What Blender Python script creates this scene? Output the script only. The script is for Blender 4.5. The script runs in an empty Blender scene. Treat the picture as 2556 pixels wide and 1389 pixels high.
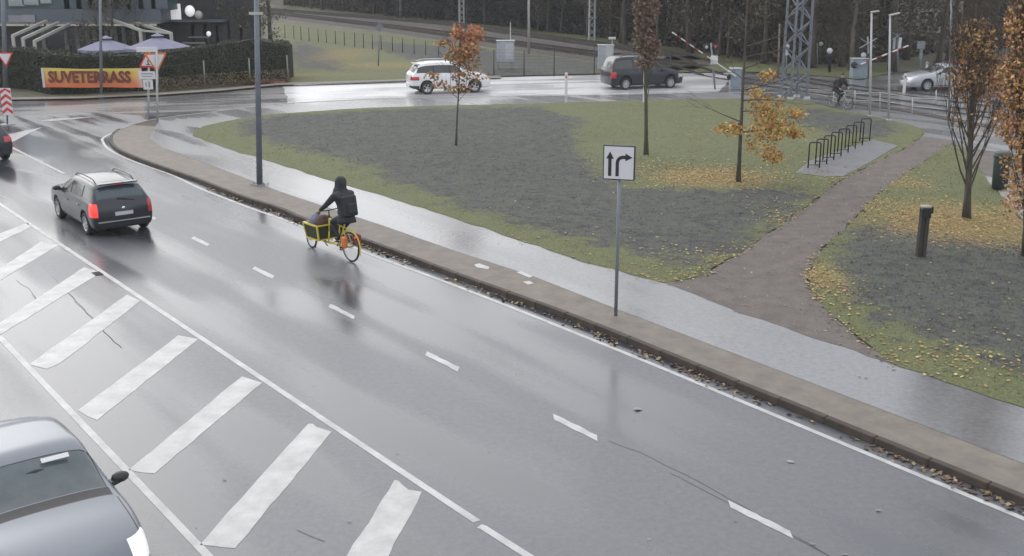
import bpy, bmesh, math, random
import numpy as np
from mathutils import Vector, Matrix, noise

# ------------------------------------------------------------------ camera, world, sun, exposure
scene = bpy.context.scene
PW, PH, FL, HORIZ = 2556.0, 1389.0, 2800.0, -110.0
PITCH = math.atan((PH / 2 - HORIZ) / FL)
CAM_H = 7.545
cam_data = bpy.data.cameras.new("camera")
cam_data.sensor_width = 36.0
cam_data.lens = 36.0 * FL / PW
cam_data.clip_start = 0.2
cam_data.clip_end = 2000.0
cam = bpy.data.objects.new("camera", cam_data)
scene.collection.objects.link(cam)
cam.location = (0, 0, CAM_H)
cam.rotation_euler = (math.pi / 2 - PITCH, 0, 0)
scene.camera = cam

SUN_EL, SUN_AZ = math.radians(36), math.radians(322)      # azimuth clockwise from +Y: veiled sun ahead and to the left
world = bpy.data.worlds.new("World")
scene.world = world
world.use_nodes = True
wn = world.node_tree
for n in list(wn.nodes):
    wn.nodes.remove(n)
w_out = wn.nodes.new("ShaderNodeOutputWorld")
w_bg = wn.nodes.new("ShaderNodeBackground")
w_sky = wn.nodes.new("ShaderNodeTexSky")
w_sky.sky_type = 'NISHITA'
w_sky.sun_disc = False
w_sky.sun_elevation = SUN_EL
w_sky.sun_rotation = SUN_AZ
w_sky.altitude = 50
w_sky.air_density = 1.0
w_sky.dust_density = 4.0
w_sky.ozone_density = 1.0
w_hs = wn.nodes.new("ShaderNodeHueSaturation")               # cloud cover: most of the blue is gone
w_hs.inputs['Saturation'].default_value = 0.12
w_mix = wn.nodes.new("ShaderNodeMixRGB")
w_mix.inputs['Fac'].default_value = 0.6
w_mix.inputs['Color2'].default_value = (9.6, 9.85, 10.5, 1)
wn.links.new(w_sky.outputs['Color'], w_hs.inputs['Color'])
wn.links.new(w_hs.outputs['Color'], w_mix.inputs['Color1'])
wn.links.new(w_mix.outputs['Color'], w_bg.inputs['Color'])
w_bg.inputs['Strength'].default_value = 0.12
wn.links.new(w_bg.outputs['Background'], w_out.inputs['Surface'])

sun_data = bpy.data.lights.new("sun", 'SUN')
sun_data.energy = 0.5
sun_data.angle = math.radians(85)
sun_data.color = (1.0, 0.96, 0.9)
sun = bpy.data.objects.new("sun", sun_data)
scene.collection.objects.link(sun)
sun_dir = Vector((math.sin(SUN_AZ) * math.cos(SUN_EL), math.cos(SUN_AZ) * math.cos(SUN_EL), math.sin(SUN_EL)))
sun.rotation_euler = sun_dir.to_track_quat('Z', 'Y').to_euler()

scene.view_settings.view_transform = 'Standard'
scene.view_settings.look = 'None'
scene.view_settings.exposure = 0.55
scene.view_settings.gamma = 1.0
scene.view_settings.use_curve_mapping = False

# ------------------------------------------------------------------ helpers
COL = scene.collection
RNG = random.Random(7)
pi = math.pi


def ray(px, py):
    u, v = px - PW / 2, py - PH / 2
    return np.array([u, FL * math.cos(PITCH) - v * math.sin(PITCH), -(FL * math.sin(PITCH) + v * math.cos(PITCH))])


def G(px, py, z=0.0):
    """survey point of the photograph laid on the level plane z"""
    d = ray(px, py)
    t = (z - CAM_H) / d[2]
    return Vector((d[0] * t, d[1] * t, z))


def P(px, py, Y):
    """survey point at the distance Y"""
    d = ray(px, py)
    t = Y / d[1]
    return Vector((d[0] * t, Y, CAM_H + d[2] * t))


def tag(o, label=None, cat=None, group=None, kind=None):
    if label: o['label'] = label
    if cat: o['category'] = cat
    if group: o['group'] = group
    if kind: o['kind'] = kind
    return o


def empty(name, loc=(0, 0, 0), rz=0.0, label=None, cat=None, group=None):
    o = bpy.data.objects.new(name, None)
    o.empty_display_size = 0.2
    COL.objects.link(o)
    o.location = loc
    o.rotation_euler = (0, 0, rz)
    return tag(o, label, cat, group)


def link_mesh(name, me, parent=None):
    o = bpy.data.objects.new(name, me)
    COL.objects.link(o)
    if parent is not None:
        o.parent = parent
    return o


KIDS = {}


def children_of(o):
    return [c for c in COL.objects if c.parent == o]


def copy_tree(o, parent=None):
    c = o.copy()
    COL.objects.link(c)
    c.parent = parent
    for ch in children_of(o):
        copy_tree(ch, c)
    return c


class MB:
    """collects shapes; build() links them as one mesh object"""

    def __init__(self):
        self.v, self.f, self.s, self.m = [], [], [], []

    def add(self, vs, fs, smooth=False, mi=0):
        n = len(self.v)
        self.v += [tuple(x) for x in vs]
        for q in fs:
            self.f.append(tuple(i + n for i in q)); self.s.append(smooth); self.m.append(mi)
        return self

    def box(self, c, s, rz=0.0, mat=None, mi=0):
        vs = []
        for dx in (-.5, .5):
            for dy in (-.5, .5):
                for dz in (-.5, .5):
                    vs.append(Vector((dx * s[0], dy * s[1], dz * s[2])))
        R = Matrix.Rotation(rz, 3, 'Z') if mat is None else mat
        vs = [R @ q + Vector(c) for q in vs]
        return self.add(vs, [(0, 1, 3, 2), (4, 6, 7, 5), (0, 4, 5, 1), (2, 3, 7, 6), (0, 2, 6, 4), (1, 5, 7, 3)], mi=mi)

    def bar(self, a, b, w, t, up=(0, 0, 1), mi=0):
        a, b = Vector(a), Vector(b)
        d = b - a
        L = d.length
        x = d / L
        y = Vector(up).cross(x)
        if y.length < 1e-4: y = Vector((0, 1, 0)).cross(x)
        y.normalize(); z = x.cross(y)
        M = Matrix((x, y, z)).transposed()
        return self.box((a + b) / 2, (L, w, t), mat=M, mi=mi)

    def tube(self, pts, radii, n=8, caps=True, smooth=True, mi=0):
        pts = [Vector(q) for q in pts]
        if not hasattr(radii, '__len__'): radii = [radii] * len(pts)
        vs, fs = [], []
        ref = None
        for i, q in enumerate(pts):
            if i == 0: d = pts[1] - pts[0]
            elif i == len(pts) - 1: d = pts[-1] - pts[-2]
            else: d = (pts[i + 1] - pts[i - 1])
            if d.length < 1e-9: d = Vector((0, 0, 1))
            d.normalize()
            if ref is None or abs(ref.dot(d)) > .95:
                ref = Vector((1, 0, 0)) if abs(d.x) < .8 else Vector((0, 1, 0))
            a = (ref - d * ref.dot(d)).normalized(); b = d.cross(a)
            ref = a
            for k in range(n):
                t = 2 * pi * k / n
                vs.append(q + (a * math.cos(t) + b * math.sin(t)) * radii[i])
        for i in range(len(pts) - 1):
            for k in range(n):
                fs.append((i * n + k, i * n + (k + 1) % n, (i + 1) * n + (k + 1) % n, (i + 1) * n + k))
        self.add(vs, fs, smooth, mi)
        if caps:
            m = len(self.v) - len(vs)
            self.f.append(tuple(m + k for k in reversed(range(n)))); self.s.append(False); self.m.append(mi)
            e = m + (len(pts) - 1) * n
            self.f.append(tuple(e + k for k in range(n))); self.s.append(False); self.m.append(mi)
        return self

    def lathe(self, prof, n=16, M=None, smooth=True, mi=0, closed=False):
        """profile of (r, z) about z; M places it"""
        M = M or Matrix.Identity(4)
        vs, fs = [], []
        for r, z in prof:
            for k in range(n):
                t = 2 * pi * k / n
                vs.append(M @ Vector((r * math.cos(t), r * math.sin(t), z)))
        m = len(prof)
        rng = range(m) if closed else range(m - 1)
        for i in rng:
            j = (i + 1) % m
            for k in range(n):
                fs.append((i * n + k, i * n + (k + 1) % n, j * n + (k + 1) % n, j * n + k))
        return self.add(vs, fs, smooth, mi)

    def blob(self, c, r, sub=2, mi=0, M=None):
        bm = bmesh.new()
        bmesh.ops.create_icosphere(bm, subdivisions=sub, radius=1.0)
        r = Vector(r) if hasattr(r, '__len__') else Vector((r, r, r))
        vs = []
        for v in bm.verts:
            q = Vector((v.co.x * r.x, v.co.y * r.y, v.co.z * r.z))
            if M is not None: q = M @ q
            vs.append(q + Vector(c))
        fs = [tuple(v.index for v in fc.verts) for fc in bm.faces]
        bm.free()
        return self.add(vs, fs, True, mi)

    def build(self, name, mats, parent=None, bevel=0.0, fix=True):
        me = bpy.data.meshes.new(name)
        me.from_pydata(self.v, [], self.f)
        me.polygons.foreach_set('use_smooth', self.s)
        if not isinstance(mats, (list, tuple)): mats = [mats]
        for m in mats: me.materials.append(m)
        me.polygons.foreach_set('material_index', self.m)
        if fix or bevel:
            bm = bmesh.new(); bm.from_mesh(me)
            if fix: bmesh.ops.recalc_face_normals(bm, faces=bm.faces)
            if bevel:
                bmesh.ops.bevel(bm, geom=[e for e in bm.edges if e.is_manifold and e.calc_face_angle(0) > .5], offset=bevel, segments=1, affect='EDGES', clamp_overlap=True)
            bm.to_mesh(me); bm.free()
        me.update()
        return link_mesh(name, me, parent)


def densify(pts, step):
    out = []
    n = len(pts)
    for i in range(n):
        a, b = pts[i], pts[(i + 1) % n]
        k = max(1, int((b - a).length / step))
        for j in range(k):
            out.append(a.lerp(b, j / k))
    return out


def smooth_line(pts, step=0.5):
    """Catmull-Rom through world points"""
    out = []
    n = len(pts)
    for i in range(n - 1):
        p0 = pts[max(i - 1, 0)]; p1 = pts[i]; p2 = pts[i + 1]; p3 = pts[min(i + 2, n - 1)]
        k = max(1, int((p2 - p1).length / step))
        for j in range(k):
            t = j / k
            out.append(0.5 * ((2 * p1) + (p2 - p0) * t + (2 * p0 - 5 * p1 + 4 * p2 - p3) * t * t + (3 * p1 - p0 - 3 * p2 + p3) * t ** 3))
    out.append(pts[-1].copy())
    return out


def offset_line(pts, d):
    out = []
    for i, q in enumerate(pts):
        a = pts[max(i - 1, 0)]; b = pts[min(i + 1, len(pts) - 1)]
        t = (b - a); t.z = 0; t.normalize()
        out.append(q + Vector((-t.y, t.x, 0)) * d)
    return out


def fill_outline(name, pts):
    from mathutils.geometry import delaunay_2d_cdt
    z = pts[0].z
    P2 = []
    for q in pts:
        if not P2 or (P2[-1] - q.xy).length > 1e-4: P2.append(q.xy.copy())
    if (P2[0] - P2[-1]).length < 1e-4: P2.pop()
    r = delaunay_2d_cdt(P2, [], [list(range(len(P2)))], 1, 1e-5)
    vs = [(v.x, v.y, z) for v in r[0]]
    fs = []
    for t in r[2]:
        a, b, c = (r[0][i] for i in t[:3])
        cr = (b.x - a.x) * (c.y - a.y) - (b.y - a.y) * (c.x - a.x)
        fs.append(tuple(t) if cr > 0 else tuple(reversed(t)))
    me = bpy.data.meshes.new(name)
    me.from_pydata(vs, [], fs)
    me.update()
    return me


def sheet(name, pts, z, mat, parent=None, wob=0.0, step=0.4, kind='structure'):
    """level polygon at height z, outline optionally uneven"""
    pts = [Vector((q[0], q[1], z)) for q in pts]
    if wob:
        pts = densify(pts, step)
        pts = [q + Vector((noise.noise(q * 1.3) * wob + noise.noise(q * 4.1) * wob * .5, noise.noise(q * 1.3 + Vector((9, 9, 0))) * wob + noise.noise(q * 4.3 + Vector((5, 0, 0))) * wob * .5, 0)) for q in pts]
    me = fill_outline(name, pts)
    me.materials.append(mat)
    o = link_mesh(name, me, parent)
    if kind and parent is None: o['kind'] = kind
    return o


def ribbon(mb, line, w0, w1, z, mi=0, jit=0.0):
    """strip between two offsets of a world line"""
    a, b = offset_line(line, w0), offset_line(line, w1)
    vs = [(q.x, q.y, z) for q in a] + [(q.x, q.y, z) for q in b]
    n = len(a)
    mb.add(vs, [(i, i + 1, n + i + 1, n + i) for i in range(n - 1)], mi=mi)


def inside(pt, poly):
    x, y = pt; c = False
    n = len(poly)
    for i in range(n):
        x1, y1 = poly[i][0], poly[i][1]; x2, y2 = poly[(i + 1) % n][0], poly[(i + 1) % n][1]
        if (y1 > y) != (y2 > y) and x < (x2 - x1) * (y - y1) / (y2 - y1) + x1: c = not c
    return c


def sdist(X, Y, poly):
    """numpy signed distance to polygon, positive inside"""
    X = np.asarray(X); Y = np.asarray(Y)
    d = np.full(X.shape, 1e9); c = np.zeros(X.shape, bool)
    n = len(poly)
    for i in range(n):
        x1, y1 = poly[i][0], poly[i][1]; x2, y2 = poly[(i + 1) % n][0], poly[(i + 1) % n][1]
        ex, ey = x2 - x1, y2 - y1
        L = ex * ex + ey * ey + 1e-12
        t = np.clip(((X - x1) * ex + (Y - y1) * ey) / L, 0, 1)
        d = np.minimum(d, np.hypot(X - x1 - t * ex, Y - y1 - t * ey))
        if abs(y2 - y1) > 1e-12:
            cr = ((y1 > Y) != (y2 > Y)) & (X < ex * (Y - y1) / (y2 - y1) + x1)
            c ^= cr
    return np.where(c, d, -d)


# ------------------------------------------------------------------ materials
def mat(name, col, rough=0.6, metal=0.0, var=0.0, vscale=3.0, bump=0.0, bscale=40.0, spec=0.5, coat=0.0, emit=None, estr=1.0, alpha=1.0, tint=False, rvar=0.0, col2=None, stretch=None, rz=0.0, ior=None, trans=0.0, bstr=None):
    m = bpy.data.materials.new(name)
    m.use_nodes = True
    nt = m.node_tree
    b = nt.nodes['Principled BSDF']
    b.inputs['Base Color'].default_value = (*col, 1)
    b.inputs['Roughness'].default_value = rough
    b.inputs['Metallic'].default_value = metal
    b.inputs['Specular IOR Level'].default_value = spec
    if ior: b.inputs['IOR'].default_value = ior
    if trans: b.inputs['Transmission Weight'].default_value = trans
    if coat:
        b.inputs['Coat Weight'].default_value = coat
        b.inputs['Coat Roughness'].default_value = 0.06
    if emit:
        b.inputs['Emission Color'].default_value = (*emit, 1)
        b.inputs['Emission Strength'].default_value = estr
    vec = None
    if var or bump or rvar or col2:
        tc = nt.nodes.new('ShaderNodeTexCoord')
        mp = nt.nodes.new('ShaderNodeMapping')
        nt.links.new(tc.outputs['Object'], mp.inputs['Vector'])
        mp.inputs['Rotation'].default_value = (0, 0, rz)
        if stretch: mp.inputs['Scale'].default_value = stretch
        vec = mp.outputs['Vector']
    src = None
    if var or col2:
        n = nt.nodes.new('ShaderNodeTexNoise')
        n.inputs['Scale'].default_value = vscale
        n.inputs['Detail'].default_value = 6
        n.inputs['Roughness'].default_value = .62
        nt.links.new(vec, n.inputs['Vector'])
        r = nt.nodes.new('ShaderNodeValToRGB')
        r.color_ramp.elements[0].position = .32
        r.color_ramp.elements[1].position = .68
        c2 = col2 if col2 else tuple(min(1, c * (1 + var)) for c in col)
        c1 = col if col2 else tuple(c * (1 - var) for c in col)
        r.color_ramp.elements[0].color = (*c1, 1)
        r.color_ramp.elements[1].color = (*c2, 1)
        nt.links.new(n.outputs['Fac'], r.inputs['Fac'])
        src = r.outputs['Color']
    if tint:
        at = nt.nodes.new('ShaderNodeAttribute'); at.attribute_name = 'tint'
        if src is None:
            src = at.outputs['Color']
        else:
            mx = nt.nodes.new('ShaderNodeMixRGB'); mx.blend_type = 'MULTIPLY'; mx.inputs['Fac'].default_value = 1
            nt.links.new(at.outputs['Color'], mx.inputs['Color1']); nt.links.new(src, mx.inputs['Color2'])
            src = mx.outputs['Color']
    if src is not None: nt.links.new(src, b.inputs['Base Color'])
    if rvar:
        n2 = nt.nodes.new('ShaderNodeTexNoise'); n2.inputs['Scale'].default_value = vscale * .7; n2.inputs['Detail'].default_value = 4
        nt.links.new(vec, n2.inputs['Vector'])
        mr = nt.nodes.new('ShaderNodeMapRange')
        mr.inputs['From Min'].default_value = .35; mr.inputs['From Max'].default_value = .65
        mr.inputs['To Min'].default_value = max(.02, rough - rvar); mr.inputs['To Max'].default_value = min(1, rough + rvar)
        nt.links.new(n2.outputs['Fac'], mr.inputs['Value'])
        nt.links.new(mr.outputs['Result'], b.inputs['Roughness'])
    if bump:
        n3 = nt.nodes.new('ShaderNodeTexNoise'); n3.inputs['Scale'].default_value = bscale; n3.inputs['Detail'].default_value = 3
        nt.links.new(tc.outputs['Object'], n3.inputs['Vector'])
        bp = nt.nodes.new('ShaderNodeBump'); bp.inputs['Distance'].default_value = bump
        bp.inputs['Strength'].default_value = bstr or 1.0
        nt.links.new(n3.outputs['Fac'], bp.inputs['Height'])
        nt.links.new(bp.outputs['Normal'], b.inputs['Normal'])
    return m


ROAD_ANG = math.radians(127.24)
RD = Vector((math.cos(ROAD_ANG), math.sin(ROAD_ANG), 0))        # up the road, away from the camera
RN = Vector((-RD.y, RD.x, 0))                                  # to the left of that


def wet_asphalt(name, c_dry, c_dark, r_lo, r_hi, rz, bumpd=0.004):
    """rain-wet asphalt: wheel tracks and puddle film change gloss and tone along the road"""
    m = bpy.data.materials.new(name); m.use_nodes = True
    nt = m.node_tree; N = nt.nodes; L = nt.links
    b = N['Principled BSDF']
    tc = N.new('ShaderNodeTexCoord')
    mp = N.new('ShaderNodeMapping'); mp.inputs['Rotation'].default_value = (0, 0, -rz); mp.inputs['Scale'].default_value = (.055, .85, 1)
    L.new(tc.outputs['Object'], mp.inputs['Vector'])
    # rotate first, then squeeze: two mapping nodes
    mr_ = N.new('ShaderNodeMapping'); mr_.inputs['Rotation'].default_value = (0, 0, -rz)
    L.new(tc.outputs['Object'], mr_.inputs['Vector'])
    mp.inputs['Rotation'].default_value = (0, 0, 0)
    L.new(mr_.outputs['Vector'], mp.inputs['Vector'])
    st = N.new('ShaderNodeTexNoise'); st.inputs['Scale'].default_value = 1.0; st.inputs['Detail'].default_value = 2; st.inputs['Roughness'].default_value = .45
    L.new(mp.outputs['Vector'], st.inputs['Vector'])
    big = N.new('ShaderNodeTexNoise'); big.inputs['Scale'].default_value = .16; big.inputs['Detail'].default_value = 1.2
    L.new(tc.outputs['Object'], big.inputs['Vector'])
    fine = N.new('ShaderNodeTexNoise'); fine.inputs['Scale'].default_value = 9; fine.inputs['Detail'].default_value = 8; fine.inputs['Roughness'].default_value = .75
    L.new(tc.outputs['Object'], fine.inputs['Vector'])
    a1 = N.new('ShaderNodeMath'); a1.operation = 'ADD'
    L.new(st.outputs['Fac'], a1.inputs[0]); L.new(big.outputs['Fac'], a1.inputs[1])
    wet = N.new('ShaderNodeMapRange'); wet.interpolation_type = 'SMOOTHERSTEP'; wet.inputs['From Min'].default_value = .82; wet.inputs['From Max'].default_value = 1.16
    L.new(a1.outputs[0], wet.inputs['Value'])
    ro = N.new('ShaderNodeMapRange'); ro.inputs['To Min'].default_value = r_hi; ro.inputs['To Max'].default_value = r_lo
    L.new(wet.outputs['Result'], ro.inputs['Value'])
    L.new(ro.outputs['Result'], b.inputs['Roughness'])
    mx = N.new('ShaderNodeMixRGB'); mx.inputs['Color1'].default_value = (*c_dry, 1); mx.inputs['Color2'].default_value = (*c_dark, 1)
    L.new(wet.outputs['Result'], mx.inputs['Fac'])
    fr = N.new('ShaderNodeMapRange'); fr.inputs['From Min'].default_value = .3; fr.inputs['From Max'].default_value = .7; fr.inputs['To Min'].default_value = .68; fr.inputs['To Max'].default_value = 1.32
    L.new(fine.outputs['Fac'], fr.inputs['Value'])
    mu = N.new('ShaderNodeMixRGB'); mu.blend_type = 'MULTIPLY'; mu.inputs['Fac'].default_value = 1
    L.new(mx.outputs['Color'], mu.inputs['Color1']); L.new(fr.outputs['Result'], mu.inputs['Color2'])
    L.new(mu.outputs['Color'], b.inputs['Base Color'])
    b.inputs['Specular IOR Level'].default_value = .95
    bp = N.new('ShaderNodeBump'); bp.inputs['Distance'].default_value = bumpd * .4; bp.inputs['Strength'].default_value = .4
    gr = N.new('ShaderNodeTexNoise'); gr.inputs['Scale'].default_value = 55; gr.inputs['Detail'].default_value = 2
    L.new(tc.outputs['Object'], gr.inputs['Vector'])
    L.new(gr.outputs['Fac'], bp.inputs['Height']); L.new(bp.outputs['Normal'], b.inputs['Normal'])
    return m


M = {}
M['road'] = wet_asphalt('wet_asphalt', (.080, .083, .093), (.038, .041, .05), .17, .45, ROAD_ANG)
M['side_road'] = wet_asphalt('wet_asphalt_pale', (.17, .168, .168), (.13, .128, .13), .17, .30, math.radians(15))
M['glare_road'] = wet_asphalt('painted_sky_glare', (.5, .495, .5), (.44, .44, .45), .2, .34, math.radians(15))  # side road asphalt with bright sky reflection put into its base colour
M['path'] = wet_asphalt('wet_footway', (.165, .165, .17), (.125, .127, .132), .2, .34, ROAD_ANG)
M['paver'] = mat('brown_pavers', (.155, .135, .112), .68, var=.2, vscale=2.6, bump=.006, bscale=14, spec=.5)
M['kerb'] = mat('kerb_stone', (.05, .038, .03), .75, var=.3, vscale=4, bump=.004, bscale=30)
M['kerb_dark'] = mat('kerb_bed', (.045, .034, .027), .8, var=.5, vscale=6)
M['paint'] = mat('road_paint', (.40, .40, .395), .42, var=.2, vscale=2.5, bump=.003, bscale=30, spec=.5)
M['paint_worn'] = mat('road_paint_worn', (.3, .3, .31), .36, var=.25, vscale=5)
M['gravel'] = mat('gravel_path', (.125, .108, .096), .85, var=.2, vscale=2.2, bump=.02, bscale=45)
M['soil'] = mat('soil', (.07, .06, .045), .85, var=.3, vscale=2, bump=.02, bscale=12)
M['pad'] = mat('concrete_pad', (.14, .14, .148), .45, var=.15, vscale=2)
M['ballast'] = mat('ballast', (.075, .066, .06), .9, var=.4, vscale=9, bump=.05, bscale=16)
M['rail'] = mat('rail_steel', (.06, .05, .045), .5, metal=.6)
M['rail_top'] = mat('rail_head_steel', (.3, .3, .3), .3, metal=.9)
M['sleeper'] = mat('sleeper_wood', (.06, .052, .045), .85, var=.3)
M['galv'] = mat('galvanised_steel', (.2, .22, .24), .5, metal=.3, var=.12, vscale=3)
M['galv_light'] = mat('pale_steel', (.42, .43, .44), .55, metal=.1, var=.1, vscale=3)
M['mast'] = mat('mast_blue_grey_paint', (.15, .17, .2), .5, metal=.2, var=.15, vscale=4)
M['concrete'] = mat('pole_concrete', (.36, .36, .34), .7, var=.12, vscale=2)
M['black'] = mat('black_paint', (.018, .018, .02), .45)
M['black_metal'] = mat('black_metal', (.022, .022, .025), .4, metal=.3)
M['rubber'] = mat('tyre_rubber', (.022, .022, .023), .75, bump=.004, bscale=60)
M['rim'] = mat('alloy_rim', (.42, .43, .45), .32, metal=.8)
M['dark_plastic'] = mat('dark_plastic', (.028, .029, .031), .5)
M['white'] = mat('white_sheet', (.6, .6, .615), .45)
M['red'] = mat('red_sheet', (.55, .03, .03), .45)
M['dark_red'] = mat('dark_red_paint', (.25, .03, .03), .5)
M['blue_box'] = mat('pale_blue_cabinet', (.22, .27, .31), .5, var=.1, vscale=4)
M['grey_box'] = mat('grey_cabinet', (.33, .35, .39), .5, var=.12, vscale=5)
M['orange_red'] = mat('orange_border', (.62, .16, .04), .5)
M['wood_dark'] = mat('dark_wood', (.035, .032, .027), .75, var=.35, vscale=8, stretch=(1, 1, .15))
M['wood_pale'] = mat('cut_wood', (.33, .3, .25), .7)
M['plate'] = mat('plate_white', (.42, .42, .46), .4)
M['glass'] = mat('dark_car_glass', (.016, .021, .024), .07, spec=.8)
M['glass_pale'] = mat('windscreen_glass', (.07, .09, .1), .1, spec=.5, var=.3, vscale=1.6)
M['lamp_red'] = mat('red_lamp', (.5, .02, .02), .2, emit=(1, .06, .04), estr=.55, coat=.3)
M['lamp_red_off'] = mat('red_lamp_glass', (.42, .02, .025), .2, coat=.6)
M['lamp_orange'] = mat('amber_lamp', (.6, .2, .03), .25, coat=.6)
M['headlamp'] = mat('headlamp_glass', (.78, .78, .78), .12, coat=.8, emit=(1, 1, .97), estr=.2)
M['headlamp_off'] = mat('headlamp_clear', (.45, .46, .48), .12, coat=.8)
M['chrome'] = mat('chrome', (.6, .6, .62), .12, metal=1)
M['paint_dark'] = mat('car_paint_charcoal', (.015, .019, .027), .3, metal=.2, coat=.4)
M['paint_white'] = mat('car_paint_white', (.66, .67, .69), .25, coat=.6)
M['paint_silver'] = mat('car_paint_silver', (.15, .165, .19), .34, metal=.3, coat=.4, var=.05, vscale=.8)
M['paint_navy'] = mat('car_paint_blue_grey', (.016, .02, .027), .3, metal=.2, coat=.25)
M['paint_pale'] = mat('car_paint_pale_silver', (.38, .4, .42), .28, metal=.3, coat=.8)
M['paint_red'] = mat('car_paint_red', (.35, .02, .02), .28, coat=.8)
M['bark'] = mat('bark_dark', (.07, .062, .05), .85, var=.4, vscale=6, stretch=(1, 1, .25))
M['bark_brown'] = mat('bark_brown', (.12, .098, .08), .85, var=.4, vscale=6, stretch=(1, 1, .25))
M['bark_pale'] = mat('bark_pale', (.16, .14, .12), .8, var=.3, vscale=6, stretch=(1, 1, .25))
M['bark_green'] = mat('bark_mossy', (.07, .072, .04), .85, var=.35, vscale=5, stretch=(1, 1, .3))
M['leaf'] = mat('leaf', (1, 1, 1), .6, tint=True)
M['twig'] = mat('twig', (.075, .06, .05), .85)
M['jacket'] = mat('dark_jacket', (.022, .026, .03), .8, var=.3, vscale=9)
M['trouser'] = mat('navy_trousers', (.02, .022, .035), .85, var=.3, vscale=9)
M['trouser_black'] = mat('black_trousers', (.016, .016, .018), .85)
M['skin'] = mat('skin', (.42, .26, .19), .55)
M['yellow'] = mat('yellow_frame_paint', (.62, .5, .06), .38, coat=.4)
M['olive'] = mat('dark_green_panel', (.03, .034, .014), .5)
M['bag_blue'] = mat('blue_bag', (.05, .06, .12), .7, col2=(.2, .22, .27), vscale=9)
M['bag_brown'] = mat('brown_bag', (.07, .035, .025), .75, var=.4, vscale=9)
M['bag_orange'] = mat('orange_pannier', (.6, .16, .03), .5)
M['facade'] = mat('blue_grey_cladding', (.085, .105, .13), .45, var=.12, vscale=.8)
M['facade_teal'] = mat('teal_cladding', (.05, .085, .095), .4, var=.1, vscale=.8)
M['facade_dark'] = mat('dark_wall', (.03, .03, .032), .6, var=.3, vscale=1)
M['soffit'] = mat('grey_fascia_edge', (.17, .17, .17), .6)
M['win_glass'] = mat('building_glass', (.025, .028, .045), .08, spec=.8)
M['beam'] = mat('cream_beam_paint', (.4, .4, .36), .55)
M['canvas'] = mat('lilac_canvas', (.2, .2, .28), .8, var=.08, vscale=2)
M['hedge_core'] = mat('hedge_core', (.018, .024, .012), .95, var=.4, vscale=3, bump=.08, bscale=6)
M['pale_wall'] = mat('pale_rendered_wall', (.4, .38, .33), .8, var=.1, vscale=1)
M['window_dark'] = mat('window_dark', (.03, .035, .04), .15)
M['white_lit'] = mat('white_sign_face', (.8, .8, .85), .5, emit=(1, 1, 1), estr=.25)
M['hill'] = mat('leaf_litter_slope', (.06, .052, .038), .95, col2=(.12, .1, .07), vscale=.5, bump=.3, bscale=1.2)
M['teal_bin'] = mat('teal_plastic', (.035, .055, .05), .55)
M['steel_thin'] = mat('wire_steel', (.1, .1, .1), .5, metal=.5)
M['dark_post'] = mat('dark_fence_paint', (.03, .033, .033), .6)
M['stone_pale'] = mat('pale_stone', (.24, .235, .23), .7, var=.25, vscale=3)

# ------------------------------------------------------------------ ground and lawns
def grass_material(name):
    m = bpy.data.materials.new(name); m.use_nodes = True
    nt = m.node_tree; N = nt.nodes; L = nt.links
    b = N['Principled BSDF']; b.inputs['Roughness'].default_value = .8; b.inputs['Specular IOR Level'].default_value = .25
    at = N.new('ShaderNodeAttribute'); at.attribute_name = 'zone'
    sep = N.new('ShaderNodeSeparateColor'); L.new(at.outputs['Color'], sep.inputs['Color'])
    tc = N.new('ShaderNodeTexCoord')

    def nz(s, d=5, r=.6, vec=None):
        n = N.new('ShaderNodeTexNoise'); n.inputs['Scale'].default_value = s; n.inputs['Detail'].default_value = d; n.inputs['Roughness'].default_value = r
        L.new(vec or tc.outputs['Object'], n.inputs['Vector']); return n.outputs['Fac']

    def mixc(fac, a, c):
        x = N.new('ShaderNodeMixRGB')
        L.new(fac, x.inputs['Fac'])
        for s, q in (('Color1', a), ('Color2', c)):
            if isinstance(q, tuple): x.inputs[s].default_value = (*q, 1)
            else: L.new(q, x.inputs[s])
        return x.outputs['Color']

    def rng(src, lo, hi, a=0., c=1.):
        x = N.new('ShaderNodeMapRange'); x.inputs['From Min'].default_value = lo; x.inputs['From Max'].default_value = hi
        x.inputs['To Min'].default_value = a; x.inputs['To Max'].default_value = c; L.new(src, x.inputs['Value']); return x.outputs['Result']

    def add(a, c):
        x = N.new('ShaderNodeMath'); x.operation = 'ADD'; L.new(a, x.inputs[0]); L.new(c, x.inputs[1]); return x.outputs[0]
    n1, n2, n3 = nz(.7), nz(3.2, 6, .7), nz(14, 4, .7)
    green = mixc(rng(n2, .3, .7), (.088, .096, .038), (.145, .148, .066))
    green = mixc(rng(n1, .35, .65), green, (.12, .132, .062))
    grey = mixc(rng(n2, .3, .7), (.034, .034, .033), (.112, .110, .104))
    grey = mixc(rng(nz(1.6, 7, .75), .46, .66), grey, (.078, .09, .062))
    dk = rng(add(sep.outputs['Red'], rng(nz(1.1, 8, .78), .3, .7, -.42, .42)), .4, .62)
    col = mixc(dk, green, grey)
    yl = rng(add(sep.outputs['Green'], rng(n3, .3, .7, -.5, .35)), .45, .75)
    col = mixc(yl, col, (.24, .175, .065))
    f = N.new('ShaderNodeMixRGB'); f.blend_type = 'MULTIPLY'; f.inputs['Fac'].default_value = 1
    L.new(col, f.inputs['Color1']); L.new(rng(n3, .32, .68, .62, 1.34), f.inputs['Color2'])
    L.new(f.outputs['Color'], b.inputs['Base Color'])
    bp = N.new('ShaderNodeBump'); bp.inputs['Distance'].default_value = .03
    L.new(nz(11, 6, .75), bp.inputs['Height']); L.new(bp.outputs['Normal'], b.inputs['Normal'])
    return m


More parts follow.
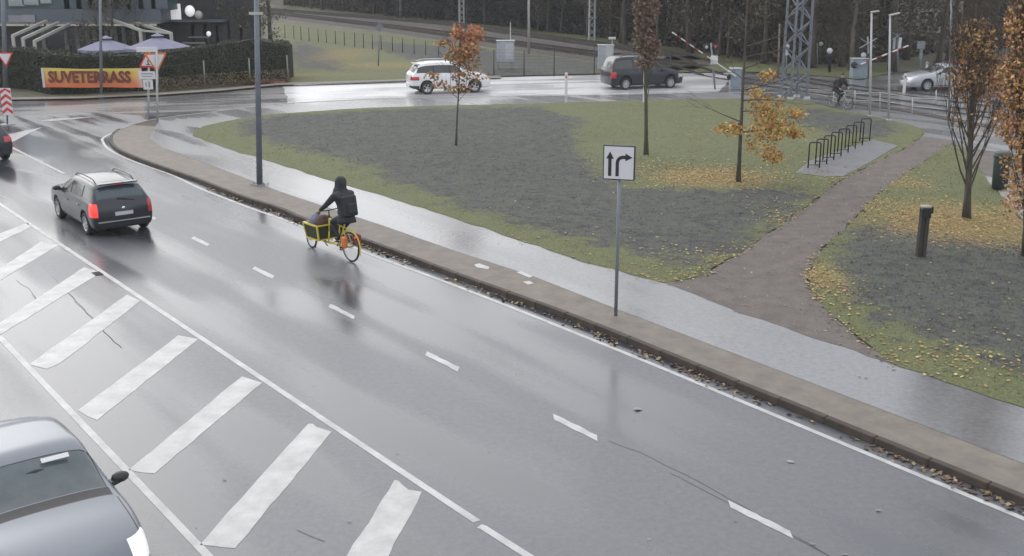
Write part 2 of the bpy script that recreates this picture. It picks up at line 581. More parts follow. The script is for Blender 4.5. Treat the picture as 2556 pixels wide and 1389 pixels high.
M['grass'] = grass_material('lawn_grass')
M['ground'] = mat('rough_ground', (.075, .072, .05), .9, col2=(.12, .115, .07), vscale=.35, bump=.05, bscale=6)
M['blade_green'] = mat('grass_blades', (1, 1, 1), .6, tint=True, spec=.3)

sheet('ground', [(-420, -60), (420, -60), (420, 700), (-420, 700)], -.03, M['ground'])

# outlines surveyed from the photograph (kerb height 0.13 m)
KH = .13
kerb_px = [(300, 322), (283, 336), (281, 349), (293, 367), (333, 387), (430, 422), (500, 446), (620, 492), (700, 516), (771, 547), (960, 612), (1140, 679), (1457, 793), (1900, 970), (2556, 1233)]
kerb_main = [G(x, y, KH) for x, y in kerb_px]
d_end = (kerb_main[-1] - kerb_main[-3]).normalized()
kerb_main += [kerb_main[-1] + d_end * 5, kerb_main[-1] + d_end * 12]
side_px = [(300, 322), (330, 310), (398, 295), (530, 279), (638, 266), (694, 259), (850, 251), (1000, 245), (1300, 240), (1500, 237), (1700, 233), (1900, 231), (1985, 236)]
kerb_side = [G(x, y, KH) for x, y in side_px]
kerb_main_s = smooth_line(kerb_main, .5)
kerb_side_s = smooth_line(kerb_side, .6)
path_far_px = [(2000, 240), (2060, 247), (2100, 256), (2240, 277), (2380, 303), (2556, 335)]
path_far = [G(x, y, KH) for x, y in path_far_px]
path_far.append(path_far[-1] + (path_far[-1] - path_far[-2]) * 2.0)

# road carriageways
road_pts = [(-60, -8), (14, -8)] + [tuple(q.xy) for q in reversed(offset_line(kerb_main_s, .10))] + [tuple(G(420, 290).xy), tuple(G(300, 268).xy), tuple(G(-150, 300).xy), (-60, 50)]
sheet('road', [(-90, -12), (22, -12), (22, 0)] + [tuple(q.xy) for q in reversed(offset_line(kerb_main_s, .05))] + [tuple(G(420, 288).xy), tuple(G(200, 274).xy), tuple(G(-100, 285).xy), (-90, 45)], 0, M['road'])
top_px = [(-250, 262), (0, 249), (200, 246), (400, 237), (560, 226), (690, 213), (850, 208), (1010, 203), (1250, 193), (1500, 187), (1700, 183), (1850, 181), (2040, 190), (2150, 201), (2230, 180), (2400, 172), (2900, 165)]
side_top = [G(x, y) for x, y in top_px]
side_bot = [G(x, y) for x, y in [(-250, 300), (0, 292), (200, 280), (400, 290)]] + [Vector((q.x, q.y, 0)) for q in kerb_side[3:]] + [Vector((q.x, q.y, 0)) for q in path_far]
sheet('side_road', [q.xy for q in side_top] + [q.xy for q in reversed(side_bot)], .004, M['side_road'])
sheet('sky_glare_sheet', [G(x, y).xy for x, y in [(705, 213), (850, 209), (1010, 204), (1250, 194), (1500, 188), (1700, 184), (1850, 182), (1790, 230), (1700, 234.5), (1500, 238.5), (1300, 241.5), (1000, 246.5), (850, 252.5), (720, 259)]], .008, M['glare_road'], wob=.25, step=1.0)  # sky glare on the wet side road, painted as a pale sheet
ROAD = COL.objects['road']
SIDE = COL.objects['side_road']

# raised island: soil under everything, then paving, footway, lawns
isl = [q.xy for q in kerb_main_s] + [(26, 6), (60, 20), (70, 45), (60, 52)] + [q.xy for q in reversed(path_far)] + [q.xy for q in reversed(kerb_side_s)]
o = sheet('verge', isl, .1, M['soil'])
pav_up_px = [(405, 368), (470, 392), (600, 440), (700, 479), (960, 565), (1140, 628), (1324, 687), (1533, 769), (1900, 908), (2556, 1157)]
pav_up = [G(x, y, KH) for x, y in pav_up_px]
pav_up.append(pav_up[-1] + (pav_up[-1] - pav_up[-2]).normalized() * 12)
foot_up_px = [(480, 338), (520, 355), (600, 382), (700, 412), (841, 456), (960, 491), (1181, 560), (1457, 655), (1660, 706), (1900, 798), (2200, 900), (2556, 1018)]
foot_up = [G(x, y, KH) for x, y in foot_up_px]
foot_up.append(foot_up[-1] + (foot_up[-1] - foot_up[-2]).normalized() * 12)
lawn_top_px = [(480, 338), (492, 322), (540, 308), (600, 297), (650, 288), (760, 280), (862, 273), (1000, 267), (1350, 258), (1600, 251), (1800, 247), (1985, 248), (2060, 266), (2180, 291), (2290, 318), (2308, 332), (2290, 350)]
lawn_top = [G(x, y, KH) for x, y in lawn_top_px]
# brown paver strip behind the kerb
sheet('pavement', [q.xy for q in kerb_main_s[1:]] + [q.xy for q in reversed(pav_up)] + [G(372, 345, KH).xy, G(390, 316, KH).xy, G(330, 312, KH).xy], .122, M['paver'])
# wet asphalt footway: along the road, round the corner and along the side road
foot = [q.xy for q in pav_up] + [q.xy for q in reversed(offset_line(foot_up, .28)[1:])] + [q.xy for q in smooth_line(lawn_top[:17], 1.0)] + [G(2365, 356, KH).xy, G(2420, 372, KH).xy, G(2600, 400, KH).xy] + [q.xy for q in reversed(path_far)] + [q.xy for q in reversed(kerb_side[2:])] + [G(388, 318, KH).xy, G(372, 345, KH).xy]
sheet('footway', foot, .126, M['path'])
# gravel path
gl = [(2290, 350), (2255, 372), (2180, 408), (2100, 450), (2040, 495), (1980, 540), (1930, 575), (1880, 610), (1800, 658), (1750, 690), (1660, 708)]
gr_ = [(2370, 360), (2300, 408), (2230, 455), (2170, 507), (2120, 560), (2075, 600), (2040, 640), (2015, 690), (2035, 745), (2090, 800), (2150, 850), (2240, 915)]
gl_w = smooth_line([G(x, y, KH) for x, y in gl], .4); gr_w = smooth_line([G(x, y, KH) for x, y in gr_], .4)
fu = [q for q in foot_up if G(1660, 706, KH).x < q.x < G(2230, 905, KH).x]
sheet('gravel_path', [q.xy for q in gl_w] + [(q - RN * .0).xy for q in fu] + [q.xy for q in reversed(gr_w)] + [G(2385, 352, KH).xy, G(2300, 340, KH).xy], .130, M['gravel'], wob=.12, step=.3)
# concrete pad under the bicycle racks
sheet('concrete_pad', [G(x, y, KH).xy for x, y in [(1985, 432), (2022, 402), (2100, 374), (2180, 350), (2242, 364), (2190, 395), (2105, 441), (2050, 440)]], .138, M['pad'])
# gravelled strip at the right, beyond the second lawn
sheet('gravel_strip', [G(x, y, KH).xy for x, y in [(2400, 366), (2452, 432), (2556, 556), (2760, 800), (3100, 700), (2800, 480), (2600, 396)]], .129, M['gravel'])
sheet('slab_edge', [G(x, y, KH).xy for x, y in [(2452, 438), (2500, 452), (2560, 510), (2640, 590), (2640, 640), (2556, 545)]], .136, M['stone_pale'], wob=.1)


PAD = [tuple(G(x, y, KH).xy) for x, y in [(1985, 432), (2022, 402), (2100, 374), (2180, 350), (2242, 364), (2190, 395), (2105, 441), (2050, 440)]]


def lawn(name, outline, dark, leafy, step=.45):
    """lawn cut into a fine net so that it can roll a little; zones ride on the net as an attribute"""
    pts = densify([Vector((q[0], q[1], 0)) for q in outline], .5)
    pts = [q + Vector((noise.noise(q * 2.1) * .13, noise.noise(q * 2.1 + Vector((7, 3, 0))) * .13, 0)) for q in pts]
    m0 = fill_outline(name, pts)
    bm = bmesh.new(); bm.from_mesh(m0); bpy.data.meshes.remove(m0)
    x0 = min(q.x for q in pts); x1 = max(q.x for q in pts); y0 = min(q.y for q in pts); y1 = max(q.y for q in pts)
    for ax, a, b in (((1, 0, 0), x0, x1), ((0, 1, 0), y0, y1)):
        t = a + step
        while t < b:
            bmesh.ops.bisect_plane(bm, geom=bm.verts[:] + bm.edges[:] + bm.faces[:], plane_co=(t * ax[0], t * ax[1], 0), plane_no=ax, dist=1e-5)
            t += step
    for fc in bm.faces:
        if fc.normal.z < 0: fc.normal_flip()
    me = bpy.data.meshes.new(name); bm.to_mesh(me); bm.free()
    co = np.empty(len(me.vertices) * 3); me.vertices.foreach_get('co', co); co = co.reshape(-1, 3)
    din = sdist(co[:, 0], co[:, 1], [q.xy for q in pts])
    z = np.array([noise.noise(Vector((c[0] * .9, c[1] * .9, 0))) * .03 + noise.noise(Vector((c[0] * .2, c[1] * .2, 4))) * .08 for c in co])
    co[:, 2] = .134 + np.clip(din / 1.5, 0, 1) * (.05 + z)
    if name == 'lawn': co[:, 2] = np.where(sdist(co[:, 0], co[:, 1], PAD) > -.5, .128, co[:, 2])
    me.vertices.foreach_set('co', co.ravel())
    zr = np.full(len(co), -1.0)
    for poly in dark: zr = np.maximum(zr, np.clip(sdist(co[:, 0], co[:, 1], poly) / 1.4, -1, 1))
    zg = np.zeros(len(co))
    for (c, rx, ry, s) in leafy:
        zg = np.maximum(zg, s * np.clip(1.25 - np.hypot((co[:, 0] - c[0]) / rx, (co[:, 1] - c[1]) / ry), 0, 1))
    at = me.color_attributes.new('zone', 'FLOAT_COLOR', 'POINT')
    arr = np.zeros((len(co), 4)); arr[:, 0] = .5 + zr * .5; arr[:, 1] = zg; arr[:, 3] = 1
    at.data.foreach_set('color', arr.ravel())
    me.polygons.foreach_set('use_smooth', [True] * len(me.polygons))
    me.materials.append(M['grass'])
    o = link_mesh(name, me)
    o['kind'] = 'structure'
    return o, pts


def W(pl): return [tuple(G(x, y, KH).xy) for x, y in pl]


dark_main = W([(585, 312), (640, 296), (700, 290), (1000, 275), (1330, 268), (1440, 300), (1440, 380), (1480, 430), (1560, 468), (1800, 482), (1980, 470), (2030, 490), (1960, 545), (1880, 600), (1790, 655), (1700, 662), (1560, 622), (1400, 590), (1200, 535), (1050, 478), (900, 415), (700, 362), (610, 335)])
dark_main2 = W([(2020, 270), (2200, 300), (2260, 325), (2180, 345), (2060, 330), (1960, 300)])
dark_right = W([(2110, 575), (2200, 560), (2280, 548), (2400, 590), (2556, 615), (2800, 640), (3100, 900), (2800, 1040), (2556, 935), (2400, 890), (2300, 850), (2180, 790), (2080, 720), (2075, 650)])
c_t3, c_t4 = G(1780, 445, KH), G(2400, 560, KH)
leafy_main = [(c_t3, 3.2, 2.6, 1.0), (G(1930, 330, KH), 3.5, 5, .55), (G(1830, 655, KH), 2.5, 1.6, .5), (G(2100, 420, KH), 4, 3, .45), (G(1700, 700, KH), 2, 1, .45)]
leafy_right = [(c_t4, 4.0, 4.5, .95), (G(2200, 520, KH), 2.0, 5, .65), (G(2050, 690, KH), 1.2, 3.0, .75), (G(2560, 560, KH), 4, 4, .85), (G(2300, 900, KH), 3, 1.2, .45), (G(2250, 455, KH), 1.5, 3, .7)]
lawn_a_out = [q.xy for q in smooth_line(lawn_top, .8)] + [q.xy for q in gl_w] + [q.xy for q in reversed([q for q in foot_up if q.x < G(1655, 706, KH).x])]
lawn_a, lawn_a_pts = lawn('lawn', lawn_a_out, [dark_main, dark_main2], leafy_main)
lawn_b_out = [q.xy for q in gr_w] + [q.xy for q in foot_up if q.x > G(2240, 905, KH).x] + [G(2900, 1000, KH).xy, G(2760, 800, KH).xy, G(2556, 556, KH).xy, G(2452, 432, KH).xy, G(2400, 366, KH).xy]
lawn_b, lawn_b_pts = lawn('lawn.001', lawn_b_out, [dark_right], leafy_right)

# grass bank beyond the side road
bank = W([(690, 200), (720, 205), (1000, 197), (1250, 187), (1500, 180), (1850, 175), (2030, 184), (2150, 195), (2230, 178), (2220, 160), (2000, 168), (1850, 150), (1700, 172), (1480, 150), (1290, 125), (1000, 88), (740, 60), (690, 55)])
bank_o, bank_pts = lawn('grass_bank', bank, [W([(740, 100), (830, 130), (860, 175), (760, 170), (720, 140)]), W([(900, 100), (1300, 130), (1500, 155), (1500, 182), (1230, 188), (1000, 140)])], [(G(850, 140, 0), 5, 14, .66), (G(960, 165, 0), 7, 5, .7), (G(790, 190, 0), 8, 3, .55), (G(1150, 170, 0), 6, 3, .5)], step=1.4)
bank_o.location.z = -.1
far_bank, _ = lawn('grass_bank.001', W([(740, 33), (950, 45), (1150, 62), (1290, 80), (1500, 106), (1700, 135), (1850, 155), (1850, 142), (1700, 118), (1500, 92), (1290, 66), (1100, 45), (900, 30), (740, 18)]), [], [(G(1100, 60), 20, 20, .35)], step=2.5)
far_bank.location.z = -.1
# far pavement beyond the side road, at the left
fp = sheet('far_pavement', W([(-250, 258), (0, 243), (200, 240), (400, 231), (560, 220), (690, 207), (1010, 197), (1250, 189), (1250, 193), (1010, 201), (690, 212), (560, 225), (400, 236), (200, 245), (0, 248), (-250, 262)]), .11, M['paver'])

# ------------------------------------------------------------------ kerbs: one stone after another
def kerb_run(name, line, side, length=1.0, w=.13, hgt=.145, gap=.012, cap=300, m=None, bed=True):
    base = empty(name, (0, 0, 0)); base['kind'] = 'structure'
    if bed:
        mb = MB()
        c = offset_line(line, side * (w / 2))
        for i in range(len(c) - 1):
            a, b = c[i].copy(), c[i + 1].copy(); a.z = b.z = .045
            mb.bar(a, b + (b - a).normalized() * .01, w * .8, .13)
        mb.build('kerb_bed', M['kerb_dark'], base, fix=False)
    protos = {}
    # march along
    acc = [0.0]
    for i in range(1, len(line)): acc.append(acc[-1] + (line[i] - line[i - 1]).length)

    def at(s):
        for i in range(1, len(acc)):
            if s <= acc[i]:
                t = (s - acc[i - 1]) / max(1e-6, acc[i] - acc[i - 1]); return line[i - 1].lerp(line[i], t)
        return line[-1]
    s = 0; k = 0
    while s + length < acc[-1] and k < cap:
        a, b = at(s), at(s + length)
        d = (b - a); L = d.length
        key = round(L, 1)
        if key not in protos:
            mb = MB(); mb.box((0, 0, 0), (L - gap, w, hgt)); q = mb.build('kerb_stone', m or M['kerb'], base, bevel=.012); protos[key] = q
        else:
            q = protos[key].copy(); COL.objects.link(q); q.parent = base
        n = Vector((-d.y, d.x, 0)).normalized()
        q.location = (a + b) / 2 + n * side * w / 2 + Vector((0, 0, KH - (a.z + b.z) / 2 - hgt / 2 + .008 + RNG.uniform(-.003, .003)))
        q.location.z = KH - hgt / 2 + .008 + RNG.uniform(-.003, .003)
        q.rotation_euler = (0, 0, math.atan2(d.y, d.x) + RNG.uniform(-.004, .004))
        s += length; k += 1
    return base


kerb_run('kerb', kerb_main_s, -1)          # the road lies on the right hand of the line
kerb_run('side_kerb', kerb_side_s, -1, length=1.2, m=mat('side_kerb_stone', (.2, .195, .185), .6, var=.2, vscale=3))

# ------------------------------------------------------------------ road markings, 4 mm above the asphalt, children of the road
def quad_mark(name, px, z=.004, m='paint', par=None, n=1):
    pts = [G(x, y, z) for x, y in px]
    par = par or ROAD
    sheet_o = sheet(name, [q.xy for q in pts], z, M[m], par, wob=.02, step=.12, kind=None)
    return sheet_o


L_line = [G(x, 510 + .666 * x) for x in (-420, -200, 0, 250, 650, 1190)]
mb = MB(); ribbon(mb, smooth_line([L_line[0], L_line[-1]], .5), -.06, .06, .004); mb.build('lane_line', M['paint'], ROAD, fix=False)
mb = MB(); ribbon(mb, smooth_line([G(1196, 1314), G(1330, 1396), G(1330, 1396) - RD * 8], .5), -.06, .06, .004); mb.build('lane_line', M['paint'], ROAD, fix=False)
mb = MB(); ribbon(mb, smooth_line([G(-300, 204.4), G(-60, 324), G(20, 364), G(160, 434)], 1.0), -.06, .06, .004); mb.build('lane_line', M['paint_worn'], ROAD, fix=False)
# hatch boundary on the far side of the hatched zone
b0, b1 = G(-100, 738), G(510, 1389)
mb = MB(); ribbon(mb, smooth_line([b0, b1 - RD * 6], .5), -.06, .06, .004); mb.build('lane_line', M['paint'], ROAD, fix=False)
# edge line beside the kerb
edge_px = [(400, 301), (366, 309), (284, 332), (258, 345), (256, 353), (274, 375), (333, 403), (430, 438), (500, 471), (620, 518), (740, 561), (930, 638), (1140, 715), (1536, 872), (1900, 1023), (2556, 1296)]
ew = [G(x, y) for x, y in edge_px]; ew.append(ew[-1] + (ew[-1] - ew[-2]).normalized() * 10)
mb = MB(); ribbon(mb, smooth_line(ew, .4), -.055, .055, .004); mb.build('edge_line', M['paint'], ROAD, fix=False)
# centre dashes, one every four metres
c0 = G(500, 603); c1 = G(1435, 1067)
dvec = (c1 - c0) / 4.0
mb = MB()
for i in range(-1, 8):
    c = c0 + dvec * i
    u = dvec.normalized(); n = Vector((-u.y, u.x, 0))
    a = c - u * .56; b = c + u * .56
    m1 = MB()
    vs = []
    K = 8
    for j in range(K + 1):
        q = a.lerp(b, j / K)
        e = .015 * RNG.uniform(-1, 1)
        sh = u * (-.09 if j in (0, K) else 0)
        vs.append((q + n * (.075 + e) + sh)); vs.append((q - n * (.075 + e * .7) - sh))
    for v in vs: v.z = .004
    m1.add(vs, [(2 * j, 2 * j + 2, 2 * j + 3, 2 * j + 1) for j in range(K)])
    m1.build('lane_dash', M['paint'], ROAD)
stripes = [
    [(70, 556), (77, 568), (-40, 622), (-60, 606)],
    [(103, 603), (147, 612), (0, 700), (-60, 720), (-60, 704), (0, 670)],
    [(210, 667), (252, 681), (0, 836), (-90, 878), (-60, 834), (0, 806)],
    [(317, 736), (351, 751), (151, 907), (118, 921), (72, 910)],
    [(446, 837), (495, 847), (243, 1049), (222, 1040), (196, 1024)],
    [(603, 940), (618, 945), (655, 956), (385, 1182), (357, 1180), (322, 1172)],
    [(768, 1058), (779, 1058), (790, 1066), (828, 1078), (620, 1330), (586, 1368), (498, 1360), (560, 1290)],
    [(984, 1198), (994, 1200), (1005, 1210), (1020, 1222), (1053, 1228), (966, 1396), (860, 1396), (972, 1222)],
]
for s in stripes: quad_mark('hatch_stripe', s)
# give-way wedge markings at the mouth of the side road
quad_mark('hatch_stripe', [(28, 334), (130, 313), (105, 318), (60, 340), (30, 356), (-40, 372), (-60, 345)], z=.009, m='paint_worn')
quad_mark('hatch_stripe', [(95, 303), (130, 297), (250, 291), (130, 303)], z=.009, m='paint_worn')
for a, b in (((265, 290), (365, 296)), ((-50, 318), (30, 312))):
    pass
mb = MB(); ribbon(mb, smooth_line([G(250, 270), G(400, 262), G(640, 252)], 1), -.06, .06, .009); mb.build('lane_line', M['paint_worn'], SIDE, fix=False)
mb = MB(); ribbon(mb, smooth_line([G(700, 252), G(1000, 243.5), G(1300, 238), G(1500, 235.5)], 1), -.04, .1, .013); mb.build('lane_line', M['paint_worn'], SIDE, fix=False)

# pale patches of old paint on the pavers
for px in ([(1183, 661), (1196, 658), (1222, 667), (1218, 673), (1190, 668)], [(1288, 680), (1300, 678), (1330, 690), (1322, 694)], [(1303, 704), (1320, 702), (1333, 708), (1318, 711)]):
    sheet('paint_patch', [G(x, y, .128).xy for x, y in px], .130, M['paint'], COL.objects['pavement'], wob=.02, step=.1, kind=None)
# tarred crack along the right lane and a cross crack in the hatched zone
M['tar'] = mat('tar_seam', (.055, .055, .06), .5)
for pl, w in ((([(1520, 1100), (1640, 1150), (1760, 1212), (1900, 1290), (2090, 1400)]), .006), (([(740, 1322), (810, 1352), (850, 1389)]), .009), (([(130, 690), (200, 760), (235, 800), (300, 870)]), .007), (([(40, 700), (70, 720), (95, 752)]), .006)):
    mb = MB(); ln = densify([G(x, y) for x, y in pl], .2)[:-6]
    ln = [q + Vector((noise.noise(q * 2) * .05, noise.noise(q * 2 + Vector((3, 3, 3))) * .05, 0)) for q in ln]
    ribbon(mb, ln, -w, w, .003); mb.build('tar_seam', M['tar'], ROAD, fix=False)
# gully grate by the hatch stripe
g = G(243, 684)
mb = MB(); mb.box((g.x, g.y, .006), (.34, .2, .012), rz=ROAD_ANG)
for i in range(5): mb.box(Vector((g.x, g.y, .014)) + RD * (-.13 + i * .065), (.02, .17, .012), rz=ROAD_ANG)
tag(mb.build('drain_grate', M['black_metal']), 'small dark iron grate at the tip of a hatch stripe beside the white lane line', 'drain grate')
LEAFL = ['largest pale leaf, between the lane dashes and the kerb, nearest the lane sign', 'pale leaf on the right lane near the kerb, right of the lone lane dash', 'small pale leaf on the right lane at the far lower right', 'small pale leaf right of the nearest lane dash', 'pale crumb between two hatch stripes near the silver saloon', 'pale crumb between the two nearest hatch stripes', 'tiny pale leaf at the bottom edge left of the nearest lane dash', 'tiny pale leaf just above the nearest lane dash', 'small pale leaf at the bottom edge right of the nearest lane dash']
for px, s in (((1592, 1022), .09), ((1973, 1152), .085), ((2193, 1275), .05), ((2028, 1358), .045), ((560, 1197), .04), ((872, 1302), .04), ((1620, 1347), .035), ((1835, 1300), .03), ((2110, 1385), .05)):
    c = G(*px, .012)
    mb = MB()
    n = 7
    vs = [c + Vector((math.cos(2 * pi * k / n) * s * RNG.uniform(.6, 1.2), math.sin(2 * pi * k / n) * s * .6 * RNG.uniform(.6, 1.2), RNG.uniform(-.004, .02))) for k in range(n)] + [c + Vector((0, 0, .012))]
    mb.add(vs, [(k, (k + 1) % n, n) for k in range(n)])
    o = mb.build('dead_leaf', M['stone_pale'], fix=False)
    tag(o, LEAFL.pop(0), 'leaf', 'pale leaves lying loose on the road')

# ------------------------------------------------------------------ vehicles
def car_shell(S):
    """closed body cage (stations x rings) -> smoothed mesh with the cage cell kept as a face attribute"""
    st = S['stations']; n = len(st); w = S['w'] / 2
    xc = S['len'] / 2
    verts, faces, tags = [], [], []
    idx = {}

    def V(x, y, z):
        verts.append((x - xc, y, z)); return len(verts) - 1
    loops = []
    for s in st:
        xl, xm, xb, xt, wf, zb, zbelt, zr, kind = s
        ww = w * wf
        row = [(xl, ww * .90, zb), (xl, ww * .975, zb + .12), (xm, ww * 1.0, zb + (zbelt - zb) * .52), (xm * .5 + xb * .5, ww * .985, zbelt - .07)]
        if kind == 'c':
            top = [(xb, ww * .93, zbelt), (xt, ww * .765, zr - .10), (xt, ww * .665, zr - .03), (xt, ww * .36, zr - .004), (xt, 0, zr)]
        else:
            dz = zr - zbelt
            top = [(xb, ww * .92, zbelt), (xt, ww * .80, zbelt + dz * .55), (xt, ww * .62, zbelt + dz * .8), (xt, ww * .33, zbelt + dz * .96), (xt, 0, zr)]
        lp = [V(*q) for q in row] + [V(*q) for q in top]
        mir = [V(q[0], -q[1], q[2]) for q in reversed(top[:-1])] + [V(q[0], -q[1], q[2]) for q in reversed(row)]
        lp += mir
        bx = xl
        bot = [V(bx, -top[k][1], zb - .0) for k in (1, 2, 3)] + [V(bx, 0, zb)] + [V(bx, top[k][1], zb) for k in (3, 2, 1)]
        loops.append(lp + bot)
    m = len(loops[0])
    for i in range(n - 1):
        for k in range(m):
            a, b = loops[i][k], loops[i][(k + 1) % m]; c, d = loops[i + 1][(k + 1) % m], loops[i + 1][k]
            faces.append((a, b, c, d))
            kk = k if k < 8 else (15 - k if k < 16 else 20)
            tags.append((i, kk))
    # caps
    for e, (i, bulge) in enumerate(((0, -S.get('rear_bulge', .07)), (n - 1, S.get('front_bulge', .16)))):
        lp = loops[i]
        # grid[r][c], rows 0..4, cols 0..8 (left to right)
        g = [[None] * 9 for _ in range(5)]
        for r in range(5): g[r][0] = lp[r]; g[r][8] = lp[16 - r]
        for c in range(9): g[4][c] = lp[4 + c]
        bcols = [lp[0]] + list(reversed(lp[17:24])) + [lp[16]]
        for c in range(9): g[0][c] = bcols[c]
        for r in range(1, 4):
            for c in range(1, 8):
                x0, y0, z0 = verts[lp[r]]; yt = verts[lp[4 + c]][1]
                fr = yt / (abs(verts[lp[4]][1]) + 1e-6)
                z = z0
                x = x0 + bulge * (1 - fr * fr)
                verts.append((x, yt * 1.0, z)); g[r][c] = len(verts) - 1
        for c in range(1, 8):
            for r in (0, 4):
                v = verts[g[r][c]]; fr = v[1] / (abs(verts[lp[4]][1]) + 1e-6)
                verts[g[r][c]] = (v[0] + bulge * (1 - fr * fr) * (1.0 if r == 0 else .8), v[1], v[2])
        for r in range(4):
            for c in range(8):
                q = (g[r][c], g[r + 1][c], g[r + 1][c + 1], g[r][c + 1])
                faces.append(q); tags.append((-1 if e == 0 else 99, r))
    me = bpy.data.meshes.new('cage')
    me.from_pydata(verts, [], faces)
    # face id through material index
    keys = sorted(set(tags)); kid = {t: i for i, t in enumerate(keys)}
    for t in keys: me.materials.append(None)
    me.polygons.foreach_set('material_index', [kid[t] for t in tags])
    me.polygons.foreach_set('use_smooth', [True] * len(faces))
    bm = bmesh.new(); bm.from_mesh(me); bmesh.ops.recalc_face_normals(bm, faces=bm.faces); bm.to_mesh(me); bm.free()
    ob = bpy.data.objects.new('cage', me); COL.objects.link(ob)
    sub = ob.modifiers.new('s', 'SUBSURF'); sub.levels = 3 if S.get('fine') else 2; sub.render_levels = sub.levels
    cutters = []
    for wx in S['wheels']:
        for sy in (-1, 1):
            cb = MB(); cb.lathe([(S['wr'] + .055, -.15), (S['wr'] + .055, .25)], 28, Matrix.Translation((wx - xc, sy * (w - .02), S['wr'] + .01)) @ Matrix.Rotation(pi / 2, 4, 'X'), smooth=False)
            nb = len(cb.v) // 2
            cb.f.append(tuple(range(28))); cb.s.append(False); cb.m.append(0)
            cb.f.append(tuple(reversed(range(28, 56)))); cb.s.append(False); cb.m.append(0)
            co = cb.build('cut', M['black']); cutters.append(co)
            bo = ob.modifiers.new('b', 'BOOLEAN'); bo.operation = 'DIFFERENCE'; bo.object = co; bo.solver = 'EXACT'
    dg = bpy.context.evaluated_depsgraph_get()
    ev = ob.evaluated_get(dg)
    me2 = bpy.data.meshes.new_from_object(ev)
    for o in cutters + [ob]:
        dm = o.data; bpy.data.objects.remove(o); bpy.data.meshes.remove(dm)
    return me2, keys


def wheel_meshes(r, wd, spokes=7, name='w'):
    t = MB()
    R = Matrix.Rotation(pi / 2, 4, 'X')
    t.lathe([(r * .66, -wd / 2), (r * .9, -wd / 2 - .004), (r * .985, -wd * .38), (r, -wd * .2), (r, wd * .2), (r * .985, wd * .38), (r * .9, wd / 2 + .004), (r * .66, wd / 2)], 28, R, closed=True)
    a = MB()
    a.lathe([(r * .66, -wd / 2 + .0), (r * .68, wd / 2 - .01), (r * .62, wd / 2 - .005), (r * .6, wd * .1), (r * .6, -wd / 2)], 28, R, closed=True)
    for k in range(spokes):
        th = 2 * pi * k / spokes
        for sy in (-1, 1):
            a.bar((.05 * math.cos(th), sy * wd * .36, .05 * math.sin(th)), (r * .62 * math.cos(th), sy * wd * .4, r * .62 * math.sin(th)), r * .17, .02, up=(0, 1, 0))
    a.lathe([(0, -wd * .42), (r * .15, -wd * .40), (r * .15, wd * .40), (0, wd * .42)], 12, R)
    return t, a


